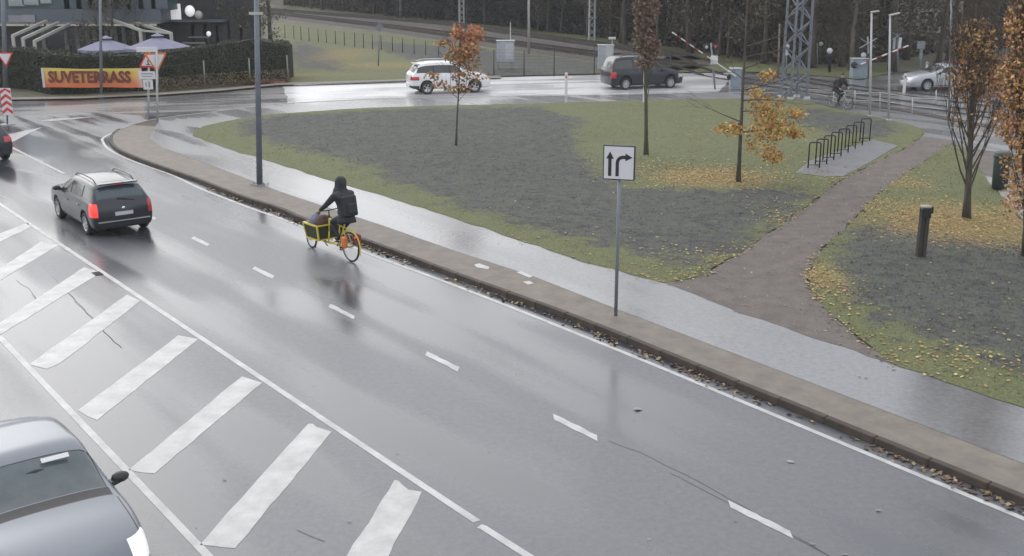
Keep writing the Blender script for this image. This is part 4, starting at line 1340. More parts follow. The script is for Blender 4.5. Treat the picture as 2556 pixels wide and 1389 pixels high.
mb = MB(); mb.tube([(.84, 0, .86), (.86, 0, 1.03)], .015, 8); mb.tube([(.80, -.31, 1.06), (.83, -.2, 1.06), (.86, 0, 1.04), (.83, .2, 1.06), (.80, .31, 1.06)], .013, 8)
mb.tube([(.80, .31, 1.06), (.71, .33, 1.05)], .018, 8); mb.tube([(.80, -.31, 1.06), (.71, -.33, 1.05)], .018, 8); mb.build('handlebar', M['black_metal'], CB)
mb = MB(); mb.blob((.13, 0, .93), (.14, .075, .03), 2); mb.tube([(.20, 0, .84), (.17, 0, .92)], .014, 8); mb.build('saddle', M['black'], CB)
mb = MB(); mb.lathe([(.09, -.006), (.095, 0), (.09, .006)], 20, Matrix.Translation((.46, -.05, .29)) @ Matrix.Rotation(pi / 2, 4, 'X')); mb.bar((.46, -.07, .29), (.56, -.07, .16), .02, .012, up=(0, 1, 0)); mb.bar((.46, .07, .29), (.36, .07, .42), .02, .012, up=(0, 1, 0))
mb.box((.56, -.12, .155), (.09, .09, .02)); mb.box((.36, .12, .425), (.09, .09, .02)); mb.build('crank', M['black_metal'], CB)
mb = MB()
# cargo box: yellow edges, dark panels
bx0, bx1, by0, by1, bz0, bz1 = .92, 1.42, .26, .31, .36, .70
cn = {(i, s, k): Vector(((bx0 - .03 * k, bx1 + .06 * k)[i], s * (by0 + (by1 - by0) * k), (bz0, bz1)[k])) for i in (0, 1) for s in (-1, 1) for k in (0, 1)}
fr = MB()
for i in (0, 1):
    for k in (0, 1): fr.bar(cn[(i, -1, k)], cn[(i, 1, k)], .028, .028)
for s in (-1, 1):
    for k in (0, 1): fr.bar(cn[(0, s, k)], cn[(1, s, k)], .035, .035)
    for i in (0, 1): fr.bar(cn[(i, s, 0)], cn[(i, s, 1)], .035, .035, up=(1, 0, 0))
fr.build('box_frame', M['yellow'], CB)


def panel4(a, b, c, d, t=.012):
    mb = MB(); n = (b - a).cross(d - a).normalized() * t / 2
    vs = [a + n, b + n, c + n, d + n, a - n, b - n, c - n, d - n]
    mb.add(vs, [(0, 1, 2, 3), (7, 6, 5, 4), (0, 4, 5, 1), (1, 5, 6, 2), (2, 6, 7, 3), (3, 7, 4, 0)])
    return mb


for q in ((cn[(0, -1, 0)], cn[(0, 1, 0)], cn[(0, 1, 1)], cn[(0, -1, 1)]), (cn[(1, -1, 0)], cn[(1, 1, 0)], cn[(1, 1, 1)], cn[(1, -1, 1)]), (cn[(0, 1, 0)], cn[(1, 1, 0)], cn[(1, 1, 1)], cn[(0, 1, 1)]), (cn[(0, -1, 0)], cn[(1, -1, 0)], cn[(1, -1, 1)], cn[(0, -1, 1)]), (cn[(0, -1, 0)], cn[(1, -1, 0)], cn[(1, 1, 0)], cn[(0, 1, 0)])):
    panel4(*q).build('box_panel', M['olive'], CB)
mb = MB()
for s in (1, -1): mb.tube([(1.3, s * .06, .28), (1.24, s * .17, .10)], .011, 6)
mb.build('kickstand', M['black_metal'], CB)
mb = MB(); mb.box((-.22, 0, .60), (.02, .07, .035)); mb.tube([(-.21, 0, .60), (-.12, 0, .66)], .006, 6); mb.build('rear_light', M['lamp_red'], CB)
mb = MB()
for k in range(9):
    t = math.radians(20 + k * 17); mb_r = .385
    pass
arc = [(-.0 + .385 * math.cos(math.radians(a)), 0, .345 + .385 * math.sin(math.radians(a))) for a in range(40, 201, 16)]
for i in range(len(arc) - 1): mb.bar(arc[i], arc[i + 1], .05, .006, up=(0, 1, 0))
mb.build('mudguard', M['yellow'], CB)

Mx = CB.matrix_basis.copy()
CBM = Matrix.Translation(CB.location) @ Matrix.Rotation(CB.rotation_euler[2], 4, 'Z') @ Matrix.Scale(SCB, 4)


def on_bike(v): return CBM @ Vector(v)


def rest_thing(name, mbs, m, label, cat, base, rz, **kw):
    o = mbs.build(name, m, **kw); o.location = base; o.rotation_euler = (0, 0, rz); o.scale = (SCB, SCB, SCB); return tag(o, label, cat)


RZB = CB.rotation_euler[2]
mb = MB(); mb.blob((0, 0, .24), (.16, .24, .23), 3); mb.tube([(-.07, -.05, .38), (-.04, 0, .47), (.04, .02, .47), (.08, .05, .38)], .012, 6)
for i, v in enumerate(mb.v): mb.v[i] = tuple(Vector(v) + Vector(v).normalized() * noise.noise(Vector(v) * 7) * .035)
rest_thing('shopping_bag', mb, M['bag_blue'], 'blue and white bag in the front of the yellow cargo box', 'bag', on_bike((1.29, .03, bz0 + .08)), RZB)
mb = MB(); mb.blob((0, 0, .24), (.15, .22, .22), 3)
for i, v in enumerate(mb.v): mb.v[i] = tuple(Vector(v) + Vector(v).normalized() * noise.noise(Vector(v) * 6 + Vector((3, 3, 3))) * .035)
rest_thing('cloth_bag', mb, M['bag_brown'], 'dark brown bag in the cargo box nearest the rider', 'bag', on_bike((1.06, .0, bz0 + .08)), RZB)
mb = MB(); mb.box((0, 0, .17), (.16, .10, .26))
rest_thing('pannier', mb, M['bag_orange'], 'orange pannier hanging on the left of the yellow cargo bicycle rear wheel', 'pannier', on_bike((.02, .15, .30)), RZB, bevel=.03)
mb = MB(); mb.box((0, 0, .17), (.24, .10, .30))
rest_thing('pannier', mb, M['dark_red'], 'dark red pannier hanging on the right of the cargo bicycle rear wheel', 'pannier', on_bike((-.04, -.15, .32)), RZB, bevel=.03)

mats1 = [M['jacket'], M['trouser'], M['skin'], M['black']]
rd, shp = rider('person', CB.location, RZB, 'cyclist in a dark hooded jacket and navy trousers riding the yellow cargo bicycle', (.14, 1.01), math.radians(12), {'l': (.32, .12, .44), 'r': (.52, -.12, .175)}, {'l': (.76, .33, 1.075), 'r': (.76, -.33, 1.075)}, mats1)
rd.scale = (SCB, SCB, SCB)
# backpack worn by the rider
mb = MB(); mb.box((0, 0, .0), (.16, .33, .46)); mb.box((-.10, 0, -.06), (.06, .24, .24))
o = mb.build('backpack', mat('black_backpack', (.017, .018, .022), .7), bevel=.035)
o.location = on_bike((.14 - .16, 0, 1.29)); o.rotation_euler = Matrix((Matrix.Rotation(RZB, 3, 'Z') @ Matrix.Rotation(math.radians(10), 3, 'Y'))).to_euler()
o.scale = (SCB, SCB, SCB)
tag(o, 'black backpack on the back of the cargo bicycle rider', 'backpack')

# far cyclist on the footway
fa, fb = G(2083, 268, .126), G(2114, 271, .126)
pd = (G(2300, 322, .126) - G(2010, 252, .126)).normalized()
RZ2 = math.atan2(pd.y, pd.x) + math.radians(14)
B2 = empty('bicycle', (fa.x - .1, fa.y, .127), RZ2, 'pale bicycle ridden along the footway near the level crossing', 'bicycle')
bike_wheel(0, .34, B2, 16); bike_wheel(1.05, .34, B2, 16)
mb = MB()
mb.tube([(.43, 0, .28), (.27, 0, .80)], .016, 6); mb.tube([(.43, 0, .28), (.80, 0, .70)], .019, 6); mb.tube([(.30, 0, .72), (.78, 0, .82)], .016, 6); mb.tube([(.76, 0, .90), (.83, 0, .62)], .018, 6)
for s in (1, -1):
    mb.tube([(0, s * .06, .34), (.28, s * .02, .75)], .009, 6); mb.tube([(0, s * .06, .34), (.43, s * .03, .28)], .010, 6); mb.tube([(.83, s * .04, .62), (1.05, s * .05, .34)], .011, 6)
mb.build('frame', M['galv_light'], B2)
mb = MB(); mb.tube([(.76, 0, .90), (.74, 0, 1.0)], .013, 6); mb.tube([(.68, -.28, .98), (.76, -.1, 1.0), (.76, .1, 1.0), (.68, .28, .98)], .012, 6); mb.build('handlebar', M['black_metal'], B2)
mb = MB(); mb.blob((.22, 0, .90), (.13, .07, .028), 2); mb.tube([(.27, 0, .78), (.25, 0, .9)], .013, 6); mb.build('saddle', M['black'], B2)
mb = MB(); mb.bar((.43, -.06, .28), (.55, -.06, .16), .02, .012, up=(0, 1, 0)); mb.bar((.43, .06, .28), (.31, .06, .40), .02, .012, up=(0, 1, 0)); mb.box((.55, -.11, .155), (.08, .08, .02)); mb.box((.31, .11, .405), (.08, .08, .02)); mb.build('crank', M['black_metal'], B2)
mats2 = [mat('black_coat', (.016, .017, .02), .8), M['trouser_black'], M['skin'], M['black']]
rider('person', B2.location, RZ2, 'cyclist in black leaning forward over a pale bicycle on the footway near the crossing', (.20, .97), math.radians(30), {'l': (.29, .11, .42), 'r': (.53, -.11, .175)}, {'l': (.72, .27, 1.0), 'r': (.72, -.27, 1.0)}, mats2, hood=False)
mb = MB(); mb.box((0, 0, 0), (.15, .27, .38)); o = mb.build('rucksack', M['black'], bevel=.03)
B2M = Matrix.Translation(B2.location) @ Matrix.Rotation(RZ2, 4, 'Z')
o.location = B2M @ Vector((.14, 0, 1.27)); o.rotation_euler = (Matrix.Rotation(RZ2, 3, 'Z') @ Matrix.Rotation(math.radians(30), 3, 'Y')).to_euler()
tag(o, 'small dark rucksack on the back of the cyclist in black', 'rucksack')

# ------------------------------------------------------------------ signs, lamps, poles
def rect_panel(c, wd, hh, th, normal, m, name, parent, bevel=0.0, back=None):
    """upright panel centred on c (parent space), facing normal"""
    n = Vector(normal); n.z = 0; n.normalize()
    ang = math.atan2(n.y, n.x)
    mb = MB(); mb.box((0, 0, 0), (th, wd, hh))
    o = mb.build(name, m, parent, bevel=bevel); o.location = c; o.rotation_euler = (0, 0, ang); return o


def poly_plate(pts2, th, m, name, parent, c, ang, extra=None):
    """flat plate from (y,z) outline, faces local +x"""
    mb = MB(); n = len(pts2)
    vs = [(th / 2, a, b) for a, b in pts2] + [(-th / 2, a, b) for a, b in pts2]
    mb.add(vs, [tuple(range(n)), tuple(reversed(range(n, 2 * n)))] + [(i, i + n, (i + 1) % n + n, (i + 1) % n) for i in range(n)])
    o = mb.build(name, m, parent); o.location = c; o.rotation_euler = (0, 0, ang); return o


def pole_thing(name, bpx, tpx, r0, r1, m, label, cat, z0=0.0, extend=0.0, base=None, group=None, part='pole', n=12):
    b = G(*bpx, z0); t = P(*tpx, b.y)
    root = empty(name, b, 0, label, cat, group)
    top = t - b; top = top * (1 + extend)
    mb = MB(); mb.tube([(0, 0, -.05), top * .5, top], [r0, (r0 + r1) / 2, r1], n)
    mb.build(part, m, root)
    if base:
        mb = MB(); mb.lathe([(0, .03), (base, .03), (base, -.04)], 14); mb.build('base_plate', m, root)
    return root, top


# lane arrow sign
ls, top = pole_thing('lane_sign', (1537, 787), (1548, 372), .038, .038, M['galv'], 'white lane sign with a straight arrow and a right-turn arrow on a grey post', 'road sign', KH)
nrm = Vector((-.28, -1, 0)).normalized(); ang = math.atan2(nrm.y, nrm.x)
yb = G(1537, 787, KH)
cpx = P(1547, 405, yb.y) - yb
cz = cpx + nrm * .07
wdt = .665; hgt = .72
mb = MB(); mb.box((0, 0, 0), (.07, wdt, hgt)); pn = mb.build('sign_case', M['dark_plastic'], ls, bevel=.012); pn.location = cz; pn.rotation_euler = (0, 0, ang)
mb = MB(); mb.box((.037, 0, 0), (.006, wdt - .05, hgt - .05)); fp_ = mb.build('sign_face', M['white'], pn)


def arrow_path(pts, wd, head, x=.0435):
    mb = MB()
    pts = [Vector((x, a, b)) for a, b in pts]
    L = []; R_ = []
    for i, q in enumerate(pts):
        a = pts[max(i - 1, 0)]; b = pts[min(i + 1, len(pts) - 1)]
        t = (b - a).normalized(); n = Vector((0, -t.z, t.y)) * wd / 2
        L.append(q + n); R_.append(q - n)
    k = len(pts)
    vs = L + R_
    mb.add(vs, [(i, i + 1, k + i + 1, k + i) for i in range(k - 1)])
    t = (pts[-1] - pts[-2]).normalized(); n = Vector((0, -t.z, t.y))
    mb.add([pts[-1] - t * .02 + n * head * .62, pts[-1] - t * .02 - n * head * .62, pts[-1] + t * head], [(0, 1, 2)])
    return mb


# panel local +y is to the viewer's left-hand (normal towards viewer): mirror so that right is -y... facing -Y, local y points to the viewer's right
sgn = 1
ar1 = arrow_path([(sgn * -.185, -.28), (sgn * -.185, .10)], .07, .13); ar1.build('arrow', M['black'], pn, fix=False)
cur = [(-.03, -.28), (-.03, 0.0)]
for k in range(0, 7):
    t = pi - k * (pi / 2) / 6
    cur.append((-.03 + .12 + .12 * math.cos(t), .12 * math.sin(t)))
cur.append((.155, .12))
ar2 = arrow_path(cur, .07, .13); ar2.build('arrow', M['black'], pn, fix=False)

# big lamp post by the footway
lp, top = pole_thing('street_lamp', (648, 462), (640, 0), .105, .075, M['mast'], 'tall grey-blue lamp post at the edge of the footway, left of the dark lawn', 'lamp post', KH, extend=.28, base=.2)
mb = MB(); mb.tube([top, top + Vector((-.3, -.1, .5)), top + Vector((-1.6, -.8, .8))], [.06, .05, .04], 8); mb.build('arm', M['mast'], lp)
mb = MB(); mb.box(top + Vector((-2.0, -1.0, .82)), (.8, .32, .12), rz=.5); mb.build('lamp_head', M['galv'], lp, bevel=.04)
mb = MB(); mb.box(top * (1 / 1.28) * .93 + Vector((0, -.1, 0)), (.45, .03, .09)); mb.build('name_plate', M['beam'], lp)
mb = MB()
for k in range(40):
    a = RNG.uniform(0, 2 * pi); r = RNG.uniform(.12, .34); c = Vector((math.cos(a) * r, math.sin(a) * r, .0))
    mb.add([c, c + Vector((.02, 0, 0)), c + Vector((RNG.uniform(-.03, .03), RNG.uniform(-.03, .03), RNG.uniform(.04, .1)))], [(0, 1, 2)])
o = mb.build('weeds', mat('dry_weeds', (.1, .085, .04), .8), fix=False); o.location = lp.location; tag(o, kind='stuff')

# left side poles
pl, top = pole_thing('street_lamp', (253, 238), (250, 0), .085, .065, M['galv'], 'slim grey lamp post on the far pavement in front of the orange banner', 'lamp post', .1, extend=.5, base=.14)
mb = MB(); mb.tube([top, top + Vector((.2, -1.2, .35))], [.05, .04], 8); mb.build('arm', M['galv'], pl); mb = MB(); mb.box(top + Vector((.22, -1.5, .36)), (.28, .7, .1)); mb.build('lamp_head', M['galv'], pl, bevel=.03)
pl, top = pole_thing('street_lamp', (14, 232), (8, 0), .13, .11, M['mast'], 'thick blue-grey pole at the left edge of the picture carrying a give-way triangle', 'lamp post', .1, extend=.5, base=.2)
mb = MB(); mb.tube([top, top + Vector((.2, -1.2, .35))], [.05, .04], 8); mb.build('arm', M['galv'], pl)
yb = pl.location.y


def tri(s, up=True, r=.06):
    hgt = s * .866; sg = 1 if up else -1
    base = [(-s / 2, -sg * hgt / 3), (s / 2, -sg * hgt / 3), (0, sg * hgt * 2 / 3)]
    out = []
    for i in range(3):
        a = Vector(base[i]); p_ = Vector(base[i - 1]); n_ = Vector(base[(i + 1) % 3])
        out.append(tuple(a + (p_ - a).normalized() * r)); out.append(tuple(a + (n_ - a).normalized() * r))
    return out if up else list(reversed(out))


c = P(14, 143, yb) - pl.location
A = -pi / 2
o = poly_plate(tri(.95, False), .015, M['red'], 'warning_triangle', pl, c + Vector((.06, -.2, 0)), A)
o2 = poly_plate(tri(.70, False, .04), .008, M['white'], 'sign_face', o, Vector((.013, 0, 0)), 0)
# chevron board
cb, top = pole_thing('chevron_sign', (18, 312), (18, 226), .04, .04, M['galv'], 'tall white board with red chevrons pointing up on a short post at the left edge', 'road sign', 0, base=.35)
c = P(18, 254, cb.location.y) - cb.location + Vector((0, -.06, 0))
bd = poly_plate([(-.24, -.62), (.24, -.62), (.24, .62), (-.24, .62)], .03, M['white'], 'board', cb, c, A)
for k in range(4):
    z = -.56 + k * .31
    mb = MB(); mb.add([(.018, -.24, z - .02), (.018, 0, z + .16), (.018, .24, z - .02), (.018, .24, z + .13), (.018, 0, z + .31 if k < 3 else .62 - .0), (.018, -.24, z + .13)], [(0, 1, 4, 5), (1, 2, 3, 4)])
    mb.build('chevron', M['red'], bd, fix=False)

# double sign cluster on the corner
s1, top = pole_thing('warning_sign', (370, 297), (372, 128), .05, .05, M['galv_light'], 'pale warning sign cluster with an upright triangle and two white plates on the corner', 'road sign', KH)
yb = s1.location.y
c = P(371, 154, yb) - s1.location
o = poly_plate(tri(.92), .015, M['red'], 'warning_triangle', s1, c + Vector((0, -.08, 0)), A); o2 = poly_plate(tri(.66, True, .04), .008, M['white'], 'sign_face', o, Vector((.013, 0, .0)), 0)
mb = MB(); mb.box((.006, 0, -.02), (.006, .05, .2)); mb.box((.006, 0, -.14), (.006, .2, .035)); mb.build('pictogram', M['black'], o2)
c = P(369, 188, yb) - s1.location; o = rect_panel(c + Vector((0, -.08, 0)), .76, .36, .03, (0, -1, 0), M['white'], 'text_plate', s1, .01)
mb = MB(); mb.box((.018, 0, .07), (.004, .56, .04)); mb.box((.018, -.03, -.05), (.004, .46, .03)); mb.build('line_of_print', M['galv'], o)
c = P(371, 211, yb) - s1.location; o = rect_panel(c + Vector((0, -.08, 0)), .44, .46, .03, (.2, -1, 0), M['white'], 'text_plate', s1, .01)
mb = MB(); mb.box((.018, .05, .0), (.004, .06, .28)); mb.box((.018, -.09, .0), (.004, .05, .2)); mb.build('arrow', M['galv'], o)
c = P(368, 124, yb) - s1.location; rect_panel(c + Vector((0, -.08, 0)), .98, .24, .03, (0, -1, 0), M['white'], 'name_plate', s1, .01)
s2, top = pole_thing('priority_sign', (393, 303), (391, 130), .055, .05, M['galv_light'], 'give-way sign seen from its dark back edge, just right of the pale warning sign cluster', 'road sign', KH)
c = P(388, 150, s2.location.y) - s2.location
o = poly_plate(tri(1.05, False), .02, M['orange_red'], 'warning_triangle', s2, c + Vector((0, .07, 0)), math.radians(-60)); poly_plate(tri(.8, False, .04), .008, M['white'], 'sign_face', o, Vector((.015, 0, 0)), 0)
poly_plate(tri(1.0, False), .012, M['wood_dark'], 'sign_back', o, Vector((-.03, 0, 0)), 0)

# marker posts
for i, (b, t, lab) in enumerate([((1413, 236), (1413, 182), 'white marker post between the white car and the dark people carrier'), ((1608, 258), (1608, 178), 'tall white marker post in front of the dark people carrier beside the columnar sapling'),
                                 ((2256, 233), (2256, 184), 'white marker post left of the pale car beyond the level crossing'), ((2312, 178), (2312, 155), 'short white marker post behind the roof of the pale car'),
                                 ((2160, 194), (2160, 178), 'short white marker post in front of the far blue barrier cabinet'), ((2507, 232), (2507, 180), 'white marker post between the two orange columnar trees at the right'), ((2374, 246), (2374, 196), 'white marker post beside the thin pole at the right, near the rail fence')]):
    z0 = KH if i in (0, 1) else 0
    g = G(*b, z0); hgt = (P(*t, g.y) - g).z
    root = empty('marker_post', g, 0, lab, 'marker post', 'white marker posts along the far road')
    mb = MB(); mb.box((0, 0, hgt / 2), (.16, .07, hgt)); mb.build('post', M['white'], root, bevel=.02)
    mb = MB(); mb.box((0, -.038, hgt * .82), (.10, .006, .14)); mb.build('reflector', M['galv'] if i else M['orange_red'], root)

# wooden bollard on the right lawn
g = G(2297, 647, .16); root = empty('wooden_bollard', g, 0, 'square dark wooden bollard with a pale cut top on the right lawn', 'bollard')
hb = (P(2303, 515, g.y) - g).z
mb = MB()
mb.box((-.055, 0, hb / 2 - .05), (.10, .19, hb + .02)); mb.box((.055, 0, hb / 2 - .05), (.10, .19, hb + .02)); mb.build('post', M['wood_dark'], root, bevel=.012)
mb = MB(); mb.box((0, 0, hb - .01), (.23, .21, .05)); mb.build('cap', M['wood_pale'], root, bevel=.01)
mb = MB(); mb.box((0, -.03, hb - .17), (.235, .2, .24)); mb.build('lamp_band', M['black_metal'], root, bevel=.008)
mb = MB(); mb.box((.16, 0, hb - .10), (.07, .09, .17)); mb.build('side_box', M['black'], root, bevel=.01)

# bicycle stands: seven hoops on the pad
n_h = 8
for k in range(n_h):
    t = k / (n_h - 1)
    c = G(2031 + (2158 - 2031) * t, 419 + (352 - 419) * t, .14)
    o_ = empty('bicycle_stand', c, math.radians(4), 'black steel hoop number in the row of bicycle stands', 'bicycle stand', 'black hoops of the bicycle stand row')
    o_['label'] = ('nearest black hoop of the bicycle stand row, at its left end' if k == 0 else 'farthest black hoop of the bicycle stand row, at its right end' if k == n_h - 1 else 'black steel hoop, %s from the left end of the bicycle stand row' % ['', 'second', 'third', 'fourth', 'fifth', 'sixth', 'seventh'][k])
    mb = MB(); hh = .92; w2 = .21; r = .06
    pts = [(-w2, 0, -.05), (-w2, 0, hh - r), (-w2 + r * .3, 0, hh - r * .3), (-w2 + r, 0, hh), (w2 - r, 0, hh), (w2 - r * .3, 0, hh - r * .3), (w2, 0, hh - r), (w2, 0, -.05)]
    mb.tube(pts, .026, 8); mb.build('hoop', M['black_metal'], o_)
    mb = MB(); mb.tube([(-w2, 0, .1), (w2, 0, .1)], .016, 6); mb.build('cross_bar', M['black_metal'], o_)

# ------------------------------------------------------------------ level crossing
def barrier(bpx, hinge_px, tip_px, n_seg, label, first_white=True, wd=.11):
    b = G(*bpx)
    root = empty('barrier_machine', b, 0, label, 'level crossing barrier')
    return root, b


def cabinet(root, w_, d_, h_, m, rz=0.0):
    mb = MB(); mb.box((0, 0, h_ / 2), (w_, d_, h_), rz=rz); mb.build('cabinet', m, root, bevel=.03)
    mb = MB(); mb.box((0, 0, h_ + .02), (w_ + .08, d_ + .08, .05), rz=rz); mb.build('lid', M['galv_light'], root, bevel=.01)
    mb = MB(); mb.box((-.0, -d_ / 2 - .012, h_ * .5), (w_ * .8, .012, h_ * .75), rz=rz); mb.build('door', m, root, bevel=.005)


b = G(1834, 224); root = empty('barrier', b, 0, 'raised red and white striped barrier arm with its blue-grey cabinet, left of the lattice mast', 'level crossing barrier')
hgt = (P(1834, 172, b.y) - b).z
cabinet(root, .62, .5, hgt, M['blue_box'])
mb = MB(); mb.lathe([(0, -.1), (.16, -.1), (.16, .1), (0, .1)], 14, Matrix.Translation((-.36, -.1, hgt * .62)) @ Matrix.Rotation(pi / 2, 4, 'X')); mb.build('counterweight', M['black'], root)
hinge = P(1815, 176, b.y) - b; tip = P(1676, 80, b.y) - b
d = tip - hinge
hinge.y -= .32; tip.y -= .32
n = 13
for k in range(n):
    a_ = hinge + d * (k / n); c_ = hinge + d * ((k + 1) / n - .0015)
    th = .19 * (1 - .35 * k / n)
    mb = MB(); mb.bar(a_, c_, .06, th, up=(0, 1, 0)); mb.build('arm_segment', M['white'] if (k % 2 == 0 and k > 2) or k in (0, 1) or k == 3 else M['dark_red'] if k > 3 else M['white'], root)
mb = MB(); mb.bar(hinge - d.normalized() * .55, hinge, .1, .2, up=(0, 1, 0)); mb.build('arm_bracket', M['white'], root)
# flashing light post in front of it
sp, top = pole_thing('crossing_signal', (1785, 224), (1775, 108), .055, .05, M['galv'], 'grey crossing signal post with two dark round lamps beside the raised barrier', 'signal', 0)
c = P(1774, 118, sp.location.y) - sp.location
for s in (-1, 1):
    mb = MB(); mb.lathe([(0, -.05), (.2, -.05), (.2, .0), (.1, .02), (0, .02)], 16, Matrix.Translation(c + Vector((s * .26, -.06, 0))) @ Matrix.Rotation(pi / 2, 4, 'X')); mb.build('lamp_hood', M['black'], sp)
    mb = MB(); mb.lathe([(0, .0), (.09, .0), (.09, .03), (0, .04)], 12, Matrix.Translation(c + Vector((s * .26, -.08, 0))) @ Matrix.Rotation(pi / 2, 4, 'X')); mb.build('lens', M['lamp_red_off'] if s > 0 else M['galv_light'], sp)
c = P(1782, 150, sp.location.y) - sp.location
rect_panel(c + Vector((0, -.1, 0)), .42, .5, .08, (0, -1, 0), M['white'], 'sign_box', sp, .03)
# far barrier
b = G(2141, 196); root = empty('barrier', b, 0, 'white and red barrier arm with its pale blue cabinet behind the two street lamps', 'level crossing barrier')
hgt = (P(2141, 147, b.y) - b).z
cabinet(root, .95, .6, hgt, M['blue_box'], rz=.1)
mb = MB(); mb.lathe([(0, -.1), (.2, -.1), (.2, .1), (0, .1)], 14, Matrix.Translation((-.4, -.34, hgt * .7)) @ Matrix.Rotation(pi / 2, 4, 'X')); mb.build('counterweight', M['black'], root)
hinge = P(2130, 165, b.y) - b; tip = P(2262, 113, b.y) - b; d = tip - hinge; hinge.y -= .4
n = 10
for k in range(n):
    a_ = hinge + d * (k / n); c_ = hinge + d * ((k + 1) / n - .0015)
    mb = MB(); mb.bar(a_, c_, .06, .19, up=(0, 1, 0)); mb.build('arm_segment', M['white'] if k % 2 else (M['dark_red'] if k > 1 else M['galv']), root)
# far crossing signs
sp, top = pole_thing('crossing_signal', (2170, 196), (2166, 92), .06, .05, M['galv'], 'crossing signal mast with a white cross and twin dark lamps over the pale blue cabinet', 'signal')
c = P(2166, 108, sp.location.y) - sp.location
for s in (-1, 1):
    mb = MB(); mb.bar(c + Vector((-.52, -.08 - .02 * s, -s * .3)), c + Vector((.52, -.08 - .02 * s, s * .3)), .02, .13, up=(0, 1, 0)); mb.build('cross_board', M['grey_box'], sp)
    mb = MB(); mb.lathe([(0, -.05), (.17, -.05), (.17, .0), (0, .02)], 14, Matrix.Translation(c + Vector((s * .22, -.1, -.75))) @ Matrix.Rotation(pi / 2, 4, 'X')); mb.build('lamp_hood', M['black'] if s > 0 else M['galv_light'], sp)
sp, top = pole_thing('crossing_signal', (2242, 182), (2240, 84), .05, .045, M['galv'], 'crossing post with two upright white boards at the tip of the far barrier arm', 'signal')
c = P(2240, 90, sp.location.y) - sp.location
for s in (-1, 1):
    mb = MB(); mb.bar(c + Vector((-.34, -.08 - .02 * s, -s * .22)), c + Vector((.34, -.08 - .02 * s, s * .22)), .02, .1, up=(0, 1, 0)); mb.build('cross_board', M['grey_box'], sp)
rect_panel(P(2243, 109, sp.location.y) - sp.location + Vector((.05, -.1, 0)), .2, .78, .04, (0, -1, 0), M['white'], 'upright_board', sp, .01)
rect_panel(P(2231, 109, sp.location.y) - sp.location + Vector((0, -.1, 0)), .16, .75, .04, (0, -1, 0), M['grey_box'], 'upright_board', sp, .01)
sp, top = pole_thing('road_sign', (2298, 190), (2298, 104), .05, .045, M['galv'], 'grey square sign over a long plate, left of the pale car', 'road sign')
rect_panel(P(2298, 113, sp.location.y) - sp.location + Vector((0, -.08, 0)), .52, .5, .03, (0, -1, 0), M['galv'], 'sign_back', sp, .01)
rect_panel(P(2298, 134, sp.location.y) - sp.location + Vector((0, -.08, 0)), .2, .7, .03, (0, -1, 0), M['galv'], 'long_plate', sp, .01)
sp, top = pole_thing('crossing_signal', (2040, 172), (2040, 108), .045, .04, M['galv'], 'thin post with two small pale discs at the forest edge right of the lattice mast', 'signal')
for s in (-1, 1):
    mb = MB(); mb.lathe([(0, -.02), (.15, -.02), (.15, .02), (0, .02)], 14, Matrix.Translation(P(2040, 110, sp.location.y) - sp.location + Vector((s * .24, -.05, 0))) @ Matrix.Rotation(pi / 2, 4, 'X')); mb.build('disc', M['galv_light'], sp)
sp, top = pole_thing('round_signal', (2071, 184), (2070, 120), .09, .08, M['black_metal'], 'dark signal post topped by a white round disc, right of the lattice mast', 'signal')
mb = MB(); mb.lathe([(0, -.02), (.19, -.02), (.19, .02), (0, .02)], 16, Matrix.Translation(P(2070, 127, sp.location.y) - sp.location + Vector((0, -.1, 0))) @ Matrix.Rotation(pi / 2, 4, 'X')); mb.build('disc', M['white'], sp)
mb = MB(); mb.lathe([(0, -.03), (.24, -.03), (.24, .02), (0, .02)], 14, Matrix.Translation(P(2070, 139, sp.location.y) - sp.location + Vector((0, -.08, 0))) @ Matrix.Rotation(pi / 2, 4, 'X')); mb.build('lamp_hood', M['black'], sp)
sp, top = pole_thing('round_signal', (1963, 196), (1963, 108), .05, .045, M['galv'], 'post with two stacked white discs behind the left leg of the lattice mast', 'signal')
for yy in (116, 134):
    mb = MB(); mb.lathe([(0, -.02), (.17 if yy < 120 else .13, -.02), (.17 if yy < 120 else .13, .02), (0, .02)], 16, Matrix.Translation(P(1963, yy, sp.location.y) - sp.location + Vector((0, -.1, 0))) @ Matrix.Rotation(pi / 2, 4, 'X')); mb.build('disc', M['white'], sp)


# lattice mast
def lattice(name, base, w0, w1, hgt, nseg, r, m, label, cat, rz=0.0, leg=None, group=None):
    root = empty(name, base, rz, label, cat, group)
    leg = leg or r * 1.6
    for sx in (-1, 1):
        for sy in (-1, 1):
            mb = MB(); mb.bar((sx * w0 / 2, sy * w0 / 2, -.1), (sx * w1 / 2, sy * w1 / 2, hgt), leg, leg); mb.build('leg', m, root)
    for face in range(4):
        for k in range(nseg):
            z0 = hgt * k / nseg; z1 = hgt * (k + 1) / nseg
            wa = (w0 + (w1 - w0) * k / nseg) / 2; wb = (w0 + (w1 - w0) * (k + 1) / nseg) / 2
            s = 1 if (k + face) % 2 else -1
            a_ = Vector((-s * wa, -wa - .01, z0)); b_ = Vector((s * wb, -wb - .01, z1))
            R = Matrix.Rotation(face * pi / 2, 3, 'Z')
            mb = MB(); mb.bar(R @ a_, R @ b_, r, r * .6, up=R @ Vector((0, 1, 0))); mb.build('brace', m, root)
    return root


